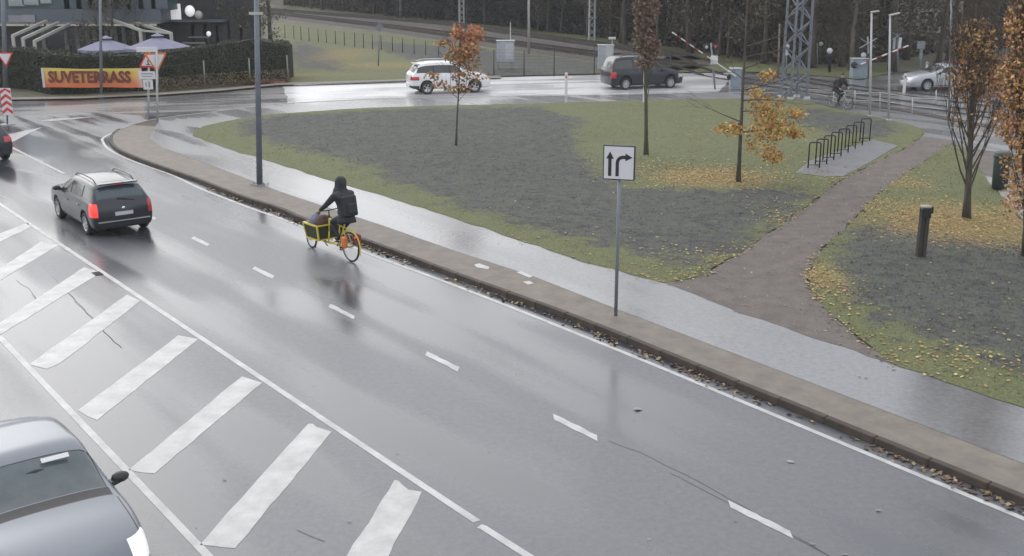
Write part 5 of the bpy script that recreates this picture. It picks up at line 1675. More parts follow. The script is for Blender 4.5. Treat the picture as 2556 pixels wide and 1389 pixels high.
b = G(1981, 246, .1); lattice('lattice_mast', b, 1.0, .82, 12.5, 18, .06, M['mast'], 'large blue-grey steel lattice mast standing at the level crossing', 'lattice mast', rz=math.radians(18), leg=.12)
for sx in (-1, 1):
    for sy in (-1, 1):
        mb = MB(); mb.lathe([(0, .14), (.16, .14), (.22, -.1)], 10, Matrix.Translation(Vector((sx * .5, sy * .5, 0)))); mb.build('concrete_footing', M['concrete'], COL.objects['lattice_mast'])
for bx, by, wd, lab in ((1477, 106, .52, 'slender grey lattice mast beyond the railway, above the dark people carrier'), (1153, 66, .52, 'slender pale lattice mast beyond the railway, just above the orange sapling')):
    b = G(bx, by, 0)
    lattice('railway_mast', b, wd, wd * .8, 11.0, 18, .06, M['galv_light'], lab, 'railway mast', leg=.12, group='slender lattice masts along the railway')
pole_thing('railway_pole', (1320, 136), (1320, 0), .11, .09, M['concrete'], 'pale round concrete pole beyond the grey cabinet, in front of the dark trees', 'pole', extend=.7)
pole_thing('railway_pole', (1000, 52), (1000, 0), .17, .17, M['galv'], 'grey steel pole beyond the railway above the white car', 'pole', extend=1.6)
pole_thing('thin_pole', (1942, 196), (1946, 60), .06, .05, M['bark_pale'], 'thin pale pole just left of the large lattice mast', 'pole')
pole_thing('thin_pole', (2368, 302), (2375, 0), .045, .04, M['galv'], 'thin grey pole rising past the orange columnar tree at the right', 'pole', KH, extend=.2)
o, top = pole_thing('thin_pole', (1674, 186), (1674, 132), .035, .035, M['dark_post'], 'short dark post on the grass between the dark car and the raised barrier arm', 'post')
o, top = pole_thing('footpath_sign', (944, 168), (948, 60), .05, .045, M['galv'], 'thin post with a small blue-grey diamond plate on the grass bank', 'road sign')
c = P(948, 68, o.location.y) - o.location
poly_plate([(-.3, 0), (0, -.32), (.3, 0), (0, .32)], .02, M['mast'], 'diamond_plate', o, c + Vector((0, -.08, 0)), -pi / 2)

# two street lamps at the crossing
for bpx, tpx, hx, lab in (((2171, 290), (2176, 30), (2194, 28), 'left one of the two short-armed street lamps beside the guard rail'), ((2218, 300), (2222, 38), (2246, 33), 'right one of the two short-armed street lamps beside the guard rail')):
    o, top = pole_thing('street_lamp', bpx, tpx, .06, .042, M['galv_light'], lab, 'street lamp', KH, base=.12, group='street lamps at the crossing')
    hd = P(*hx, o.location.y) - o.location
    mb = MB(); mb.bar(top + Vector((-.05, 0, -.02)), hd, .16, .07); mb.build('lamp_head', M['beam'], o, bevel=.015)

# equipment cabinets by the railway
def equip(bpx, tpx, wd, lab, legs=True):
    b = G(*bpx); hh = (P(*tpx, b.y) - b).z
    root = empty('equipment_cabinet', b, 0, lab, 'cabinet', 'grey railway cabinets')
    z0 = hh * .30 if legs else 0
    mb = MB(); mb.box((0, 0, (z0 + hh) / 2), (wd, .5, hh - z0)); mb.build('cabinet', M['grey_box'], root, bevel=.02)
    mb = MB(); mb.box((0, 0, hh + .03), (wd + .1, .62, .06)); mb.build('lid', M['galv_light'], root, bevel=.01)
    mb = MB(); mb.box((wd * .2, -.262, hh * .66), (wd * .45, .02, (hh - z0) * .78)); mb.build('door', M['galv_light'], root, bevel=.005)
    if legs:
        for s in (-1, 1):
            for t in (-1, 1): mb = MB(); mb.box((s * wd * .42, t * .2, z0 / 2), (.07, .07, z0)); mb.build('leg', M['galv'], root)
    return root


equip((1262, 176), (1262, 103), 1.2, 'pale grey equipment cabinet on legs right of the orange sapling')
equip((1511, 174), (1511, 114), 1.05, 'pale grey equipment cabinet behind the dark people carrier', legs=False)
pole_thing('whip_post', (1275, 176), (1274, 56), .03, .025, M['galv_light'], 'thin light rod rising behind the pale grey cabinet on legs', 'rod')
o, top = pole_thing('small_lamp', (1529, 172), (1528, 96), .04, .035, M['galv_light'], 'short lamp on a thin stalk beside the cabinet behind the people carrier', 'lamp')
mb = MB(); mb.box(top + Vector((0, -.1, 0)), (.5, .3, .16)); mb.build('lamp_head', M['galv_light'], o, bevel=.03)
g = G(2494, 470, .18); o = empty('waste_bin', g, 0, 'dark green cylindrical bin partly hidden between the two trees at the right edge', 'bin')
hh = (P(2494, 382, g.y) - g).z
mb = MB(); mb.lathe([(0, 0), (.24, 0), (.27, hh * .9), (.27, hh), (.22, hh + .04), (0, hh + .04)], 18); mb.build('body', M['teal_bin'], o)
mb = MB(); mb.lathe([(.28, hh * .88), (.29, hh * .88), (.29, hh * .93), (.28, hh * .93)], 18, closed=True); mb.build('rim_band', M['black_metal'], o)

# ------------------------------------------------------------------ railway
ta = smooth_line([G(x, y, 0) for x, y in [(560, 20), (730, 35), (1100, 66), (1290, 92), (1500, 122), (1700, 150)]] + [G(1960, 192), G(2120, 218), G(2300, 240), G(2480, 262), G(2800, 298)], 3)
tb = smooth_line([G(x, y, 0) for x, y in [(560, 26), (730, 45), (1000, 78), (1150, 99), (1290, 119), (1500, 148), (1700, 176)]] + [G(1950, 216), G(2120, 240), G(2300, 264), G(2480, 290), G(2800, 330)], 3)


def off_road(q): return q.x < G(1760, 180).x


for ln, lab in ((ta, 'far'), (tb, 'near')):
    root = empty('railway_track', (0, 0, 0)); root['kind'] = 'structure'
    part = [q for q in ln if off_road(q)]
    mb = MB()
    a, b = offset_line(part, 1.9), offset_line(part, -1.9); a2, b2 = offset_line(part, 1.3), offset_line(part, -1.3)
    n = len(part); vs = [Vector((q.x, q.y, -.06)) for q in a] + [Vector((q.x, q.y, .28)) for q in a2] + [Vector((q.x, q.y, .28)) for q in b2] + [Vector((q.x, q.y, -.06)) for q in b]
    mb.add(vs, [(r * n + i, r * n + i + 1, (r + 1) * n + i + 1, (r + 1) * n + i) for r in range(3) for i in range(n - 1)]); mb.build('ballast', M['ballast'], root)
    for s in (-.76, .76):
        mb = MB()
        o1 = offset_line(ln, s); zz = [(.42 if off_road(q) else .035) for q in ln]
        for i in range(len(o1) - 1):
            p0 = Vector((o1[i].x, o1[i].y, zz[i])); p1 = Vector((o1[i + 1].x, o1[i + 1].y, zz[i + 1]))
            mb.bar(p0, p1, .075, .15 if zz[i] > .1 else .03)
        mb.build('rail', M['rail'], root)
    mb = MB()
    acc = 0
    for i in range(len(part) - 1):
        d = part[i + 1] - part[i]; L = d.length
        k = 0
        while k * .65 < L:
            c = part[i] + d.normalized() * (k * .65); mb.box((c.x, c.y, .29), (.24, 2.5, .1), rz=math.atan2(d.y, d.x)); k += 1
    o = mb.build('sleeper', M['sleeper'], root, fix=False); o['kind'] = 'stuff'
    # rubber panels beside the rails where the road crosses
    cr = [q for q in ln if not off_road(q)]
    for s in (-.93, -.6, .6, .93):
        mb = MB(); ribbon(mb, cr, s - .09, s + .09, .013); mb.build('crossing_panel', M['dark_plastic'], root, fix=False)

# dark drop between footway and track: low retaining kerb
mb = MB()
pf = smooth_line(path_far[1:], .8)
for i in range(len(pf) - 1):
    a_, b_ = pf[i].copy(), pf[i + 1].copy(); a_.z = b_.z = .03; mb.bar(a_, b_ + (b_ - a_).normalized() * .02, .10, .24)
tag(mb.build('retaining_kerb', M['kerb_dark']), 'low dark retaining kerb between the footway and the tracks', 'kerb')
mb = MB(); ribbon(mb, smooth_line([G(2085, 250), G(2240, 271), G(2380, 298), G(2600, 338)], 2), -.5, .15, .018); o = mb.build('flange_groove', M['kerb_dark'], fix=False); tag(o, kind='structure')

# rail fence beside the footway: posts and a thin top rail
rf = empty('guard_rail', (0, 0, 0), 0, 'low pale guard rail of thin posts and bars between the footway and the tracks', 'guard rail')
posts = [((2016, 244), (2016, 224)), ((2080, 262), (2081, 226)), ((2105, 272), (2107, 236)), ((2134, 262), (2134, 226)), ((2196, 276), (2197, 231)), ((2277, 292), (2278, 244)), ((2336, 262), (2337, 226)), ((2365, 304), (2367, 250))]
tops = []
for b_, t_ in posts:
    b = G(*b_, .05); t = P(*t_, b.y); mb = MB(); mb.tube([b, t], .03, 8); mb.build('post', M['galv_light'], rf); tops.append((b, t))
ordered = [tops[k] for k in (0, 1, 2, 4, 5, 7)]
for i in range(len(ordered) - 1):
    for fz in (1.0, .55):
        a_ = ordered[i][0].lerp(ordered[i][1], fz); b_ = ordered[i + 1][0].lerp(ordered[i + 1][1], fz)
        mb = MB(); mb.tube([a_, b_], .017, 6); mb.build('bar', M['galv_light'], rf)

# wire fence on the grass bank
wf = empty('wire_fence', (0, 0, 0), 0, 'wire mesh fence with thin dark posts running along the grass bank below the railway', 'fence')
fpx = [(712, 62, 98), (734, 64, 100), (752, 66, 102), (772, 70, 106), (795, 72, 108), (815, 74, 110), (838, 78, 113), (860, 80, 116), (886, 82, 121), (908, 84, 123), (930, 86, 126), (952, 89, 128), (980, 92, 131), (1005, 95, 133), (1034, 99, 137), (1063, 102, 140), (1095, 106, 145), (1130, 110, 152), (1170, 115, 162), (1233, 124, 190), (1308, 126, 190), (1383, 124, 190), (1483, 116, 186)]
fl = []
for x, yt, yb_ in fpx:
    b = G(x, yb_, 0); t = P(x, yt, b.y); hh = min((t - b).z, 2.0); t = b + Vector((0, 0, hh))
    mb = MB(); mb.tube([b, t], .035, 6); mb.build('post', M['dark_post'], wf); fl.append((b, t))
for i in range(len(fl) - 1):
    mb = MB()
    for fz in np.linspace(.03, 1.0, 9):
        mb.tube([fl[i][0].lerp(fl[i][1], fz), fl[i + 1][0].lerp(fl[i + 1][1], fz)], .006, 3, caps=False)
    L = (fl[i + 1][0] - fl[i][0]).length; nv = max(2, int(L / .3))
    for k in range(1, nv):
        t = k / nv; mb.tube([fl[i][0].lerp(fl[i + 1][0], t), fl[i][1].lerp(fl[i + 1][1], t)], .004, 3, caps=False)
    mb.build('wire_mesh', M['steel_thin'], wf, fix=False)

# ------------------------------------------------------------------ foliage helpers
NR = np.random.default_rng(11)


def leaf_mesh(name, C, size, cols, m, parent=None, up=0.0, jitter=.35, kind=None, aspect=.7):
    """many small four-sided leaves at points C (N,3), sizes and colours per leaf"""
    C = np.asarray(C, float); n = len(C)
    a = NR.normal(size=(n, 3)); b = NR.normal(size=(n, 3))
    if up:
        nz = NR.normal(size=(n, 3)) * (1 - up) + np.array([0, 0, 1.0]) * up * 2
        nz /= np.linalg.norm(nz, axis=1)[:, None]
        a = np.cross(nz, a); a /= np.linalg.norm(a, axis=1)[:, None]; b = np.cross(nz, a)
    else:
        a /= np.linalg.norm(a, axis=1)[:, None]; b = np.cross(a, b); b /= np.linalg.norm(b, axis=1)[:, None]
    s = (size * NR.uniform(1 - jitter, 1 + jitter, n))[:, None]
    v = np.stack([C - a * s, C + b * s * aspect, C + a * s, C - b * s * aspect], 1).reshape(-1, 3)
    me = bpy.data.meshes.new(name)
    me.vertices.add(4 * n); me.vertices.foreach_set('co', v.ravel())
    me.loops.add(4 * n); me.loops.foreach_set('vertex_index', np.arange(4 * n))
    me.polygons.add(n); me.polygons.foreach_set('loop_start', np.arange(n) * 4)
    try: me.polygons.foreach_set('loop_total', np.full(n, 4))
    except Exception: pass
    cols = np.asarray(cols, float)
    ci = NR.integers(0, len(cols), n) if len(cols) != n else np.arange(n)
    c = cols[ci] * NR.uniform(.75, 1.25, (n, 1))
    at = me.color_attributes.new('tint', 'FLOAT_COLOR', 'POINT')
    arr = np.ones((4 * n, 4)); arr[:, :3] = np.repeat(c, 4, 0)
    at.data.foreach_set('color', arr.ravel())
    me.materials.append(m); me.update(); me.validate()
    o = link_mesh(name, me, parent)
    if kind: o['kind'] = kind
    return o


def perp(d, rnd):
    a = Vector((rnd.gauss(0, 1), rnd.gauss(0, 1), rnd.gauss(0, 1)))
    a = a - d * a.dot(d)
    return a.normalized() if a.length > 1e-4 else Vector((1, 0, 0))


def grow(mb, start, d, L, r, depth, rnd, tips, up=.25, spread=.6, kids=4, wig=.12, sides=5, rmin=.004):
    nseg = 4
    pts = [start.copy()]; radii = [r]; q = start.copy(); dd = d.copy()
    for i in range(nseg):
        dd = (dd + perp(dd, rnd) * wig + Vector((0, 0, up * .25))).normalized()
        q = q + dd * L / nseg; pts.append(q.copy()); radii.append(max(rmin, r * (1 - .8 * (i + 1) / nseg)))
        if depth == 0 or i >= 1: tips.append((q.copy(), depth))
    mb.tube(pts, radii, max(3, sides), caps=False)
    if depth > 0:
        for k in range(kids):
            t = rnd.uniform(.25, 1.0); i = min(nseg - 1, int(t * nseg)); s = pts[i].lerp(pts[i + 1], t * nseg - i)
            dirn = ((pts[i + 1] - pts[i]).normalized() + perp(dd, rnd) * spread + Vector((0, 0, up * .5))).normalized()
            grow(mb, s, dirn, L * rnd.uniform(.45, .65), max(rmin, radii[i] * .55), depth - 1, rnd, tips, up, spread, max(2, kids - 1), wig, 3, rmin)


def trunk_line(h, rnd, lean=(0, 0), wig=.05, n=9):
    pts = []
    ox = oy = 0
    for i in range(n + 1):
        t = i / n
        ox += rnd.gauss(0, wig) * (h / n) * (1 if i else 0); oy += rnd.gauss(0, wig) * (h / n) * (1 if i else 0)
        pts.append(Vector((ox + lean[0] * t, oy + lean[1] * t, h * t)))
    pts[0].z = -.08
    return pts


def along(pts, t):
    n = len(pts) - 1; i = min(n - 1, int(t * n)); return pts[i].lerp(pts[i + 1], t * n - i)


# ------------------------------------------------------------------ restaurant at the upper left
YB = 81.0
bd = empty('restaurant', (P(180, 100, YB).x, YB, 0), 0, 'low restaurant building with blue-grey cladding over a dark glazed ground floor at the upper left', 'building')


def bl(v): return v - bd.location


def wallrect(name, x0, y0, x1, y1, Y, depth, m, par=bd, bev=0.0):
    a = bl(P(x0, y1, Y)); b = bl(P(x1, y0, Y))
    mb = MB(); mb.box(((a.x + b.x) / 2, a.y + depth / 2, (a.z + b.z) / 2), (abs(b.x - a.x), depth, abs(b.z - a.z)))
    o = mb.build(name, m, par, bevel=bev)
    if par is not bd: o.matrix_parent_inverse = Matrix.Identity(4)
    return o


wallrect('wall', -420, 66, 400, 200, YB + 2.2, .3, M['facade_dark'])
up = wallrect('upper_wall', -420, -140, 400, 28, YB + .25, 7.0, M['facade_teal'])
wallrect('fascia', -420, 24, 400, 56, YB, 2.4, M['facade'])
wallrect('fascia_edge', -420, 56, 398, 60, YB - .06, 2.3, M['soffit'], bev=.01)
wallrect('roof', -440, -150, 420, -141, YB - .3, 8, M['soffit'])
for k in range(9):          # cladding boards of the upper storey
    x = 130 + k * 31
    wallrect('cladding_panel', x, -120, x + 29.5, 22, YB + .18, .07, M['facade'] if k > 3 else M['facade_teal'])
for x0, x1 in ((21, 53), (55, 90), (100, 122)):
    fr = wallrect('window', x0, -60, x1, 17 - (x0 - 21) * .08, YB + .12, .12, M['soffit'])
    g_ = wallrect('pane', x0 + 1.6, -58, x1 - 1.6, 15 - (x0 - 21) * .08, YB + .09, .02, mat('sky_glass', (.5, .55, .6), .05, metal=.85) if x0 == 21 else bpy.data.materials['sky_glass'], bd)
wallrect('sign_board', 22, 39, 56, 57, YB - .12, .1, mat('grey_sign', (.22, .22, .25), .5)); wallrect('sign_board', 58, 38, 86, 56, YB - .12, .1, mat('grey_sign_b', (.25, .24, .28), .5))
for x0, x1 in ((60, 84), (110, 160), (168, 190), (196, 214), (222, 231), (240, 262), (270, 285), (292, 306), (312, 330), (338, 356), (362, 392)):
    wallrect('window', x0, 70, x1, 118, YB + 2.1, .06, M['win_glass'])
for x in (108, 165, 192, 218, 236, 266, 288, 309, 334, 359, 396):
    wallrect('window_frame', x - 1.6, 66, x + 1.6, 125, YB + 2.0, .12, M['soffit'])
for k, (a_, b_, c_) in enumerate([((116, 53), (32, 90), (31, 130)), ((146, 57), (57, 97), (57, 134)), ((173, 61), (86, 104), (85, 138)), ((270, 46), (350, 76), (347, 130)), ((334, 56), (427, 84), (425, 132))]):
    p1 = P(*a_, YB - .3); p2 = P(*b_, YB - 5.0); p3 = p2.copy(); p3.z = .0
    rt = empty('terrace_frame', p3, 0, ['leftmost cream frame leaning from the roof edge over the terrace', 'middle one of the three left cream frames leaning from the roof edge', 'third cream frame from the left, nearest the lilac parasols', 'cream frame that drops behind the gap between the two parasols', 'rightmost cream frame, ending above the right parasol'][k], 'frame', 'cream terrace frames')
    mb = MB(); mb.bar(p1 - p3, p2 - p3, .17, .17); mb.build('rafter', M['beam'], rt)
    mb = MB(); mb.bar(p2 - p3 + Vector((0, 0, .07)), Vector((0, 0, 0)), .18, .18, up=(0, 1, 0)); mb.build('post', M['beam'], rt)
a_, b_ = P(350, 76, YB - 5.0), P(427, 84, YB - 5.0)
rt = empty('terrace_beam', a_, 0, 'cream cross beam joining the two right-hand terrace frames', 'beam'); mb = MB(); mb.bar(Vector((0, -.02, 0)), b_ - a_ + Vector((0, -.02, 0)), .12, .12); mb.build('beam', M['beam'], rt)


def parasol(cx, top_y, rim_y, half, Y, label):
    t = P(cx, top_y, Y); r = P(cx, rim_y, Y); e = P(cx + half, rim_y, Y)
    rad = (e - r).length; base = Vector((t.x, Y, 0))
    root = empty('parasol', base, 0, label, 'parasol', 'lilac terrace parasols')
    mb = MB(); mb.tube([(0, 0, 0), (0, 0, t.z)], .035, 8); mb.build('pole', M['galv_light'], root)
    mb = MB(); n = 8; vs = [Vector((0, 0, t.z - .18))]
    for k in range(n): vs.append(Vector((rad * 1.12 * math.cos(2 * pi * (k + .5) / n), rad * 1.12 * math.sin(2 * pi * (k + .5) / n), r.z)))
    for k in range(n): vs.append(vs[1 + k] + Vector((0, 0, -.18)))
    mb.add(vs, [(0, 1 + k, 1 + (k + 1) % n) for k in range(n)] + [(1 + k, 1 + n + k, 1 + n + (k + 1) % n, 1 + (k + 1) % n) for k in range(n)]); mb.build('canopy', M['canvas'], root, fix=False)
    mb = MB(); vs = [Vector((0, 0, t.z))] + [Vector((.42 * math.cos(2 * pi * (k + .5) / n), .42 * math.sin(2 * pi * (k + .5) / n), t.z - .17)) for k in range(n)]
    mb.add(vs, [(0, 1 + k, 1 + (k + 1) % n) for k in range(n)]); mb.build('vent', M['canvas'], root, fix=False)
    mb = MB()
    for k in range(n): mb.tube([(0, 0, t.z - .24), vs[0] * 0 + Vector((rad * 1.1 * math.cos(2 * pi * (k + .5) / n), rad * 1.1 * math.sin(2 * pi * (k + .5) / n), r.z - .03))], .012, 4)
    mb.build('ribs', M['galv'], root)
    mb = MB(); mb.lathe([(0, 0), (.3, 0), (.3, .08), (0, .1)], 12); mb.build('base', M['concrete'], root)


parasol(264, 89, 122, 62, 72.5, 'left lilac parasol behind the hedge')
parasol(392, 83, 119, 72, 71.5, 'right lilac parasol, larger and higher, behind the hedge')

# white boards and lamps right of the restaurant
an = empty('terrace_wall', (P(540, 90, 84).x, 84, 0), 0, 'dark timber outbuilding with a lit white screen, between the restaurant and the trees', 'building')


def anrect(name, x0, y0, x1, y1, Y, depth, m):
    a = P(x0, y1, Y) - an.location; b = P(x1, y0, Y) - an.location
    mb = MB(); mb.box(((a.x + b.x) / 2, a.y + depth / 2, (a.z + b.z) / 2), (abs(b.x - a.x), depth, abs(b.z - a.z))); return mb.build(name, m, an)


anrect('wall', 402, -60, 640, 190, 84.5, .4, M['facade_dark'])
anrect('soffit', 402, 50, 560, 56, 83.6, 1.0, M['facade'])
anrect('post', 392, -60, 402, 60, 83.2, .3, M['facade_dark'])
anrect('screen', 417, 10, 449, 51, 84.2, .1, M['white_lit'])
for k in range(6): anrect('timber_board', 455 + k * 30, 58, 483 + k * 30, 170, 84.38, .06, M['facade_dark'])
anrect('bench_rail', 470, 92, 520, 95, 83.2, .15, M['soffit']); anrect('bench_rail', 455, 106, 512, 110, 82.8, .15, M['soffit'])
for cx, cy, r_, lab in ((474, 28, .36, 'round white hanging lamp right of the white screen'), (496, 38, .28, 'smaller cream round lamp right of the white hanging lamp'), (521, 85, .17, 'small round white lamp low in front of the dark outbuilding')):
    c = P(cx, cy, 82.5); rt = empty('round_lamp', c, 0, lab, 'lamp')
    mb = MB(); mb.blob((0, 0, 0), (r_, r_, r_ * 1.15), 2); mb.build('globe', M['white_lit'] if cx != 496 else M['beam'], rt)
    mb = MB(); mb.tube([(0, 0, r_), (0, 0, r_ + (1.5 if cy < 60 else -2 * r_ - c.z))], .015, 6); mb.build('cord', M['black'], rt)

# hedges
def hedge(name, line_px, tops, thick, label, cols, n, lobes=.12):
    base = [G(x, y, 0) for x, y in line_px]
    root = empty(name, base[0], 0, label, 'hedge')
    mb = MB(); C = []
    for i in range(len(base) - 1):
        a, b = base[i] - base[0], base[i + 1] - base[0]
        ha, hb_ = tops[i], tops[i + 1]; n_ = Vector((0, thick, 0))
        q = [a, b, b + n_, a + n_]
        z = .0
        mb.add([v + Vector((0, 0, -.05)) for v in q] + [a + Vector((0, 0, ha - .1)), b + Vector((0, 0, hb_ - .1)), b + n_ + Vector((0, 0, hb_ - .1)), a + n_ + Vector((0, 0, ha - .1))], [(0, 1, 5, 4), (1, 2, 6, 5), (2, 3, 7, 6), (3, 0, 4, 7), (4, 5, 6, 7)])
        L = (b - a).length
        k = int(n * L)
        t = NR.random(k); u = NR.random(k); w_ = NR.random(k)
        hh = ha + (hb_ - ha) * t
        front = w_ < .62
        x = a.x + (b.x - a.x) * t; y0 = a.y + (b.y - a.y) * t
        y = np.where(front, y0 + NR.normal(0, .05, k) - .03, y0 + u * thick); zz = np.where(front, u * hh, hh - .1 + np.abs(NR.normal(0, .07, k)))
        wob = np.array([noise.noise(Vector((x[j] * .9, zz[j] * .9, 1))) for j in range(k)]) * lobes * 2
        C.append(np.stack([x, y - np.where(front, np.abs(wob), 0), zz + np.where(front, 0, wob)], 1))
    mb.build('core', M['hedge_core'], root)
    leaf_mesh('leaves', np.concatenate(C), .055, cols, M['leaf'], root, kind='stuff')
    return root


HG = [(.030, .038, .020), (.040, .048, .025), (.022, .028, .018), (.05, .052, .028)]
hedge('hedge', [(-260, 222), (0, 217), (70, 223), (125, 235), (200, 234), (352, 226)], [2.2, 2.25, 2.3, 2.3, 2.15, 2.1], 1.3, 'long clipped dark green hedge behind the orange banner', HG, 620)
hedge('hedge', [(352, 226), (470, 217), (560, 210), (640, 204), (722, 200)], [2.0, 2.25, 2.45, 2.7, 2.2], 1.6, 'looser green hedge right of the banner, growing up to the tall lamp post', [(.035, .043, .025), (.055, .06, .03), (.03, .035, .02), (.075, .07, .035)], 620, .25)
# dry plants along the foot of the hedge
C = []; L_ = [G(x, y, .05) for x, y in [(395, 226), (470, 219), (560, 212), (640, 206), (725, 202), (725, 204)]]
for i in range(len(L_) - 1):
    L = (L_[i + 1] - L_[i]).length; k = int(L * 260); t = NR.random(k)
    hh = NR.random(k) ** 1.6 * .75
    C.append(np.stack([L_[i].x + (L_[i + 1].x - L_[i].x) * t, L_[i].y + (L_[i + 1].y - L_[i].y) * t - .15 - NR.random(k) * .5, hh + .05], 1))
o = leaf_mesh('dry_plants', np.concatenate(C), .05, [(.16, .13, .07), (.12, .11, .06), (.2, .15, .08), (.14, .08, .05)], M['leaf'], kind='stuff')
C = np.stack([NR.uniform(G(560, 206).x, G(730, 200).x, 900), NR.uniform(G(640, 212).y, G(640, 203).y, 900), np.full(900, .13)], 1)
leaf_mesh('fallen_leaves', C, .08, [(.2, .06, .04), (.14, .05, .04), (.22, .1, .05)], M['leaf'], up=.8, kind='stuff')
hp = empty('hedge_fence', (0, 0, 0), 0, 'thin pale posts and wires standing in front of the loose hedge', 'fence')
tp = []
for x, yb_, yt in ((400, 224, 168), (515, 214, 152), (627, 206, 146), (721, 200, 138)):
    b = G(x, yb_, 0); b.y -= .25; t = b + Vector((0, 0, (P(x, yt, b.y) - b).z)); mb = MB(); mb.tube([b, t], .045, 8); mb.build('post', mat('pale_post', (.25, .26, .25), .6) if x == 400 else bpy.data.materials['pale_post'], hp); tp.append((b, t))
for i in range(3):
    for fz in (.45, .98): mb = MB(); mb.tube([tp[i][0].lerp(tp[i][1], fz), tp[i + 1][0].lerp(tp[i + 1][1], fz)], .008, 4); mb.build('wire', M['steel_thin'], hp)

# banner
yb = G(230, 236).y - .45
A0, B0, C0, D0 = P(103, 170, yb), P(352, 165, yb - .0), P(356, 211, yb), P(105, 219, yb)
bn = empty('banner', ((A0.x + B0.x) / 2, yb, (A0.z + D0.z) / 2), 0, 'long yellow and orange terrace banner with dark red capitals hung on the dark hedge', 'banner')
mb = MB(); K = 24
wd_, hh_ = (B0.x - A0.x), (A0.z - D0.z)
vs = []
for i in range(K + 1):
    for j in range(5):
        x = -wd_ / 2 + wd_ * i / K; z = -hh_ / 2 + hh_ * j / 4
        vs.append((x, .03 * math.sin(i * .9) * (1 - j / 6) + noise.noise(Vector((x, z, 0))) * .05, z + .012 * math.sin(i * .5) - .05 * math.sin(pi * i / K) * (j / 4)))
mb.add(vs, [(i * 5 + j, (i + 1) * 5 + j, (i + 1) * 5 + j + 1, i * 5 + j + 1) for i in range(K) for j in range(4)], True)
m = bpy.data.materials.new('banner_print'); m.use_nodes = True; nt = m.node_tree; b = nt.nodes['Principled BSDF']; b.inputs['Roughness'].default_value = .45
tc = nt.nodes.new('ShaderNodeTexCoord'); sx = nt.nodes.new('ShaderNodeSeparateXYZ'); nt.links.new(tc.outputs['Object'], sx.inputs['Vector'])
mr = nt.nodes.new('ShaderNodeMapRange'); mr.inputs['From Min'].default_value = -hh_ / 2; mr.inputs['From Max'].default_value = hh_ / 2; nt.links.new(sx.outputs['Z'], mr.inputs['Value'])
cr = nt.nodes.new('ShaderNodeValToRGB'); el = cr.color_ramp.elements; el[0].position = 0; el[0].color = (.62, .14, .045, 1); el[1].position = 1; el[1].color = (.60, .52, .10, 1)
e = el.new(.3); e.color = (.66, .25, .1, 1); e = el.new(.62); e.color = (.66, .42, .10, 1); nt.links.new(mr.outputs['Result'], cr.inputs['Fac'])
m2 = nt.nodes.new('ShaderNodeMapRange'); m2.inputs['From Min'].default_value = wd_ * .43; m2.inputs['From Max'].default_value = wd_ * .5; nt.links.new(sx.outputs['X'], m2.inputs['Value'])
mx = nt.nodes.new('ShaderNodeMixRGB'); mx.inputs['Color2'].default_value = (.6, .42, .4, 1); nt.links.new(m2.outputs['Result'], mx.inputs['Fac']); nt.links.new(cr.outputs['Color'], mx.inputs['Color1']); nt.links.new(mx.outputs['Color'], b.inputs['Base Color'])
mb.build('cloth', m, bn, fix=False)
lt = text_mesh('lettering', 'SUVETERRASS', .86, mat('banner_letters', (.16, .03, .02), .5), bn, ext=.004, off=.035)
lt.rotation_euler = (pi / 2, 0, 0); w0 = max(v.co.x for v in lt.data.vertices) - min(v.co.x for v in lt.data.vertices)
lt.scale = (wd_ * .83 / w0, 1.0, 1); lt.location = (-.02 * wd_, -.11, .02)
mb = MB(); mb.box((-wd_ / 2 + .07, -.06, 0), (.14, .02, hh_ * .98)); mb.build('hem', mat('banner_hem', (.55, .5, .52), .6), bn)
for s in (-1, 1):
    mb = MB()
    for t in (-1, 1): mb.tube([(s * wd_ / 2, 0, t * hh_ * .48), (s * (wd_ / 2 + .25), .35, t * hh_ * .55)], .008, 4)
    mb.build('cord', M['black'], bn)

# ------------------------------------------------------------------ young trees on the lawns
def sapling(bpx, tpx, r0, label, style, cols, nleaf, lsize, zone, bark='bark', seed=1, lowpale=None):
    rnd = random.Random(seed)
    b = G(*bpx, .17); t = P(*tpx, b.y) - b
    root = empty('young_tree', b, 0, label, 'tree')
    h = t.z
    pts = trunk_line(h, rnd, (t.x, t.y), .012)
    mb = MB(); mb.tube(pts, [r0 * (1 - .72 * (i / (len(pts) - 1)) ** .9) * (1.35 if i == 0 else 1) for i in range(len(pts))], 8); mb.build('trunk', M[bark], root)
    br = MB(); tips = []
    style(br, pts, h, r0, rnd, tips)
    br.build('branches', M['twig'], root, fix=False)
    P_ = zone(tips, b, rnd, nleaf)
    if len(P_): leaf_mesh('crown', P_, lsize, cols, M['leaf'], root, kind='stuff')
    return root


def st_maple(br, pts, h, r0, rnd, tips):
    for k in range(20):
        t = .38 + .6 * k / 20; s = along(pts, t); a = k * 2.4 + rnd.random()
        d = Vector((math.cos(a), math.sin(a), .75)).normalized()
        grow(br, s, d, (1.15 - .6 * abs(t - .6)) * h * .20, r0 * .3, 1, rnd, tips, .25, .6, 4, .12, 4)


def px_blobs(blobs):
    """leaf positions gathered in blobs given as (px, py, rx, ry, share, depth spread)"""
    def fn(tips, b, rnd, n):
        out = []
        tot = sum(q[4] for q in blobs)
        for (x, y, rx, ry, sh, dep) in blobs:
            c = P(x, y, b.y) - b; e = P(x + rx, y + ry, b.y) - b
            k = int(n * sh / tot)
            u = NR.normal(size=(k, 3)); u /= np.linalg.norm(u, axis=1)[:, None]; u *= (NR.random((k, 1)) ** .55)
            out.append(np.array(c)[None] + u * np.array([abs(e.x - c.x), dep, abs(e.z - c.z)])[None])
        o = np.concatenate(out)
        # knots of leaves with gaps between them
        keep = np.array([noise.noise(Vector(q) * 5.5) > -.18 for q in o])
        return o[keep]
    return fn


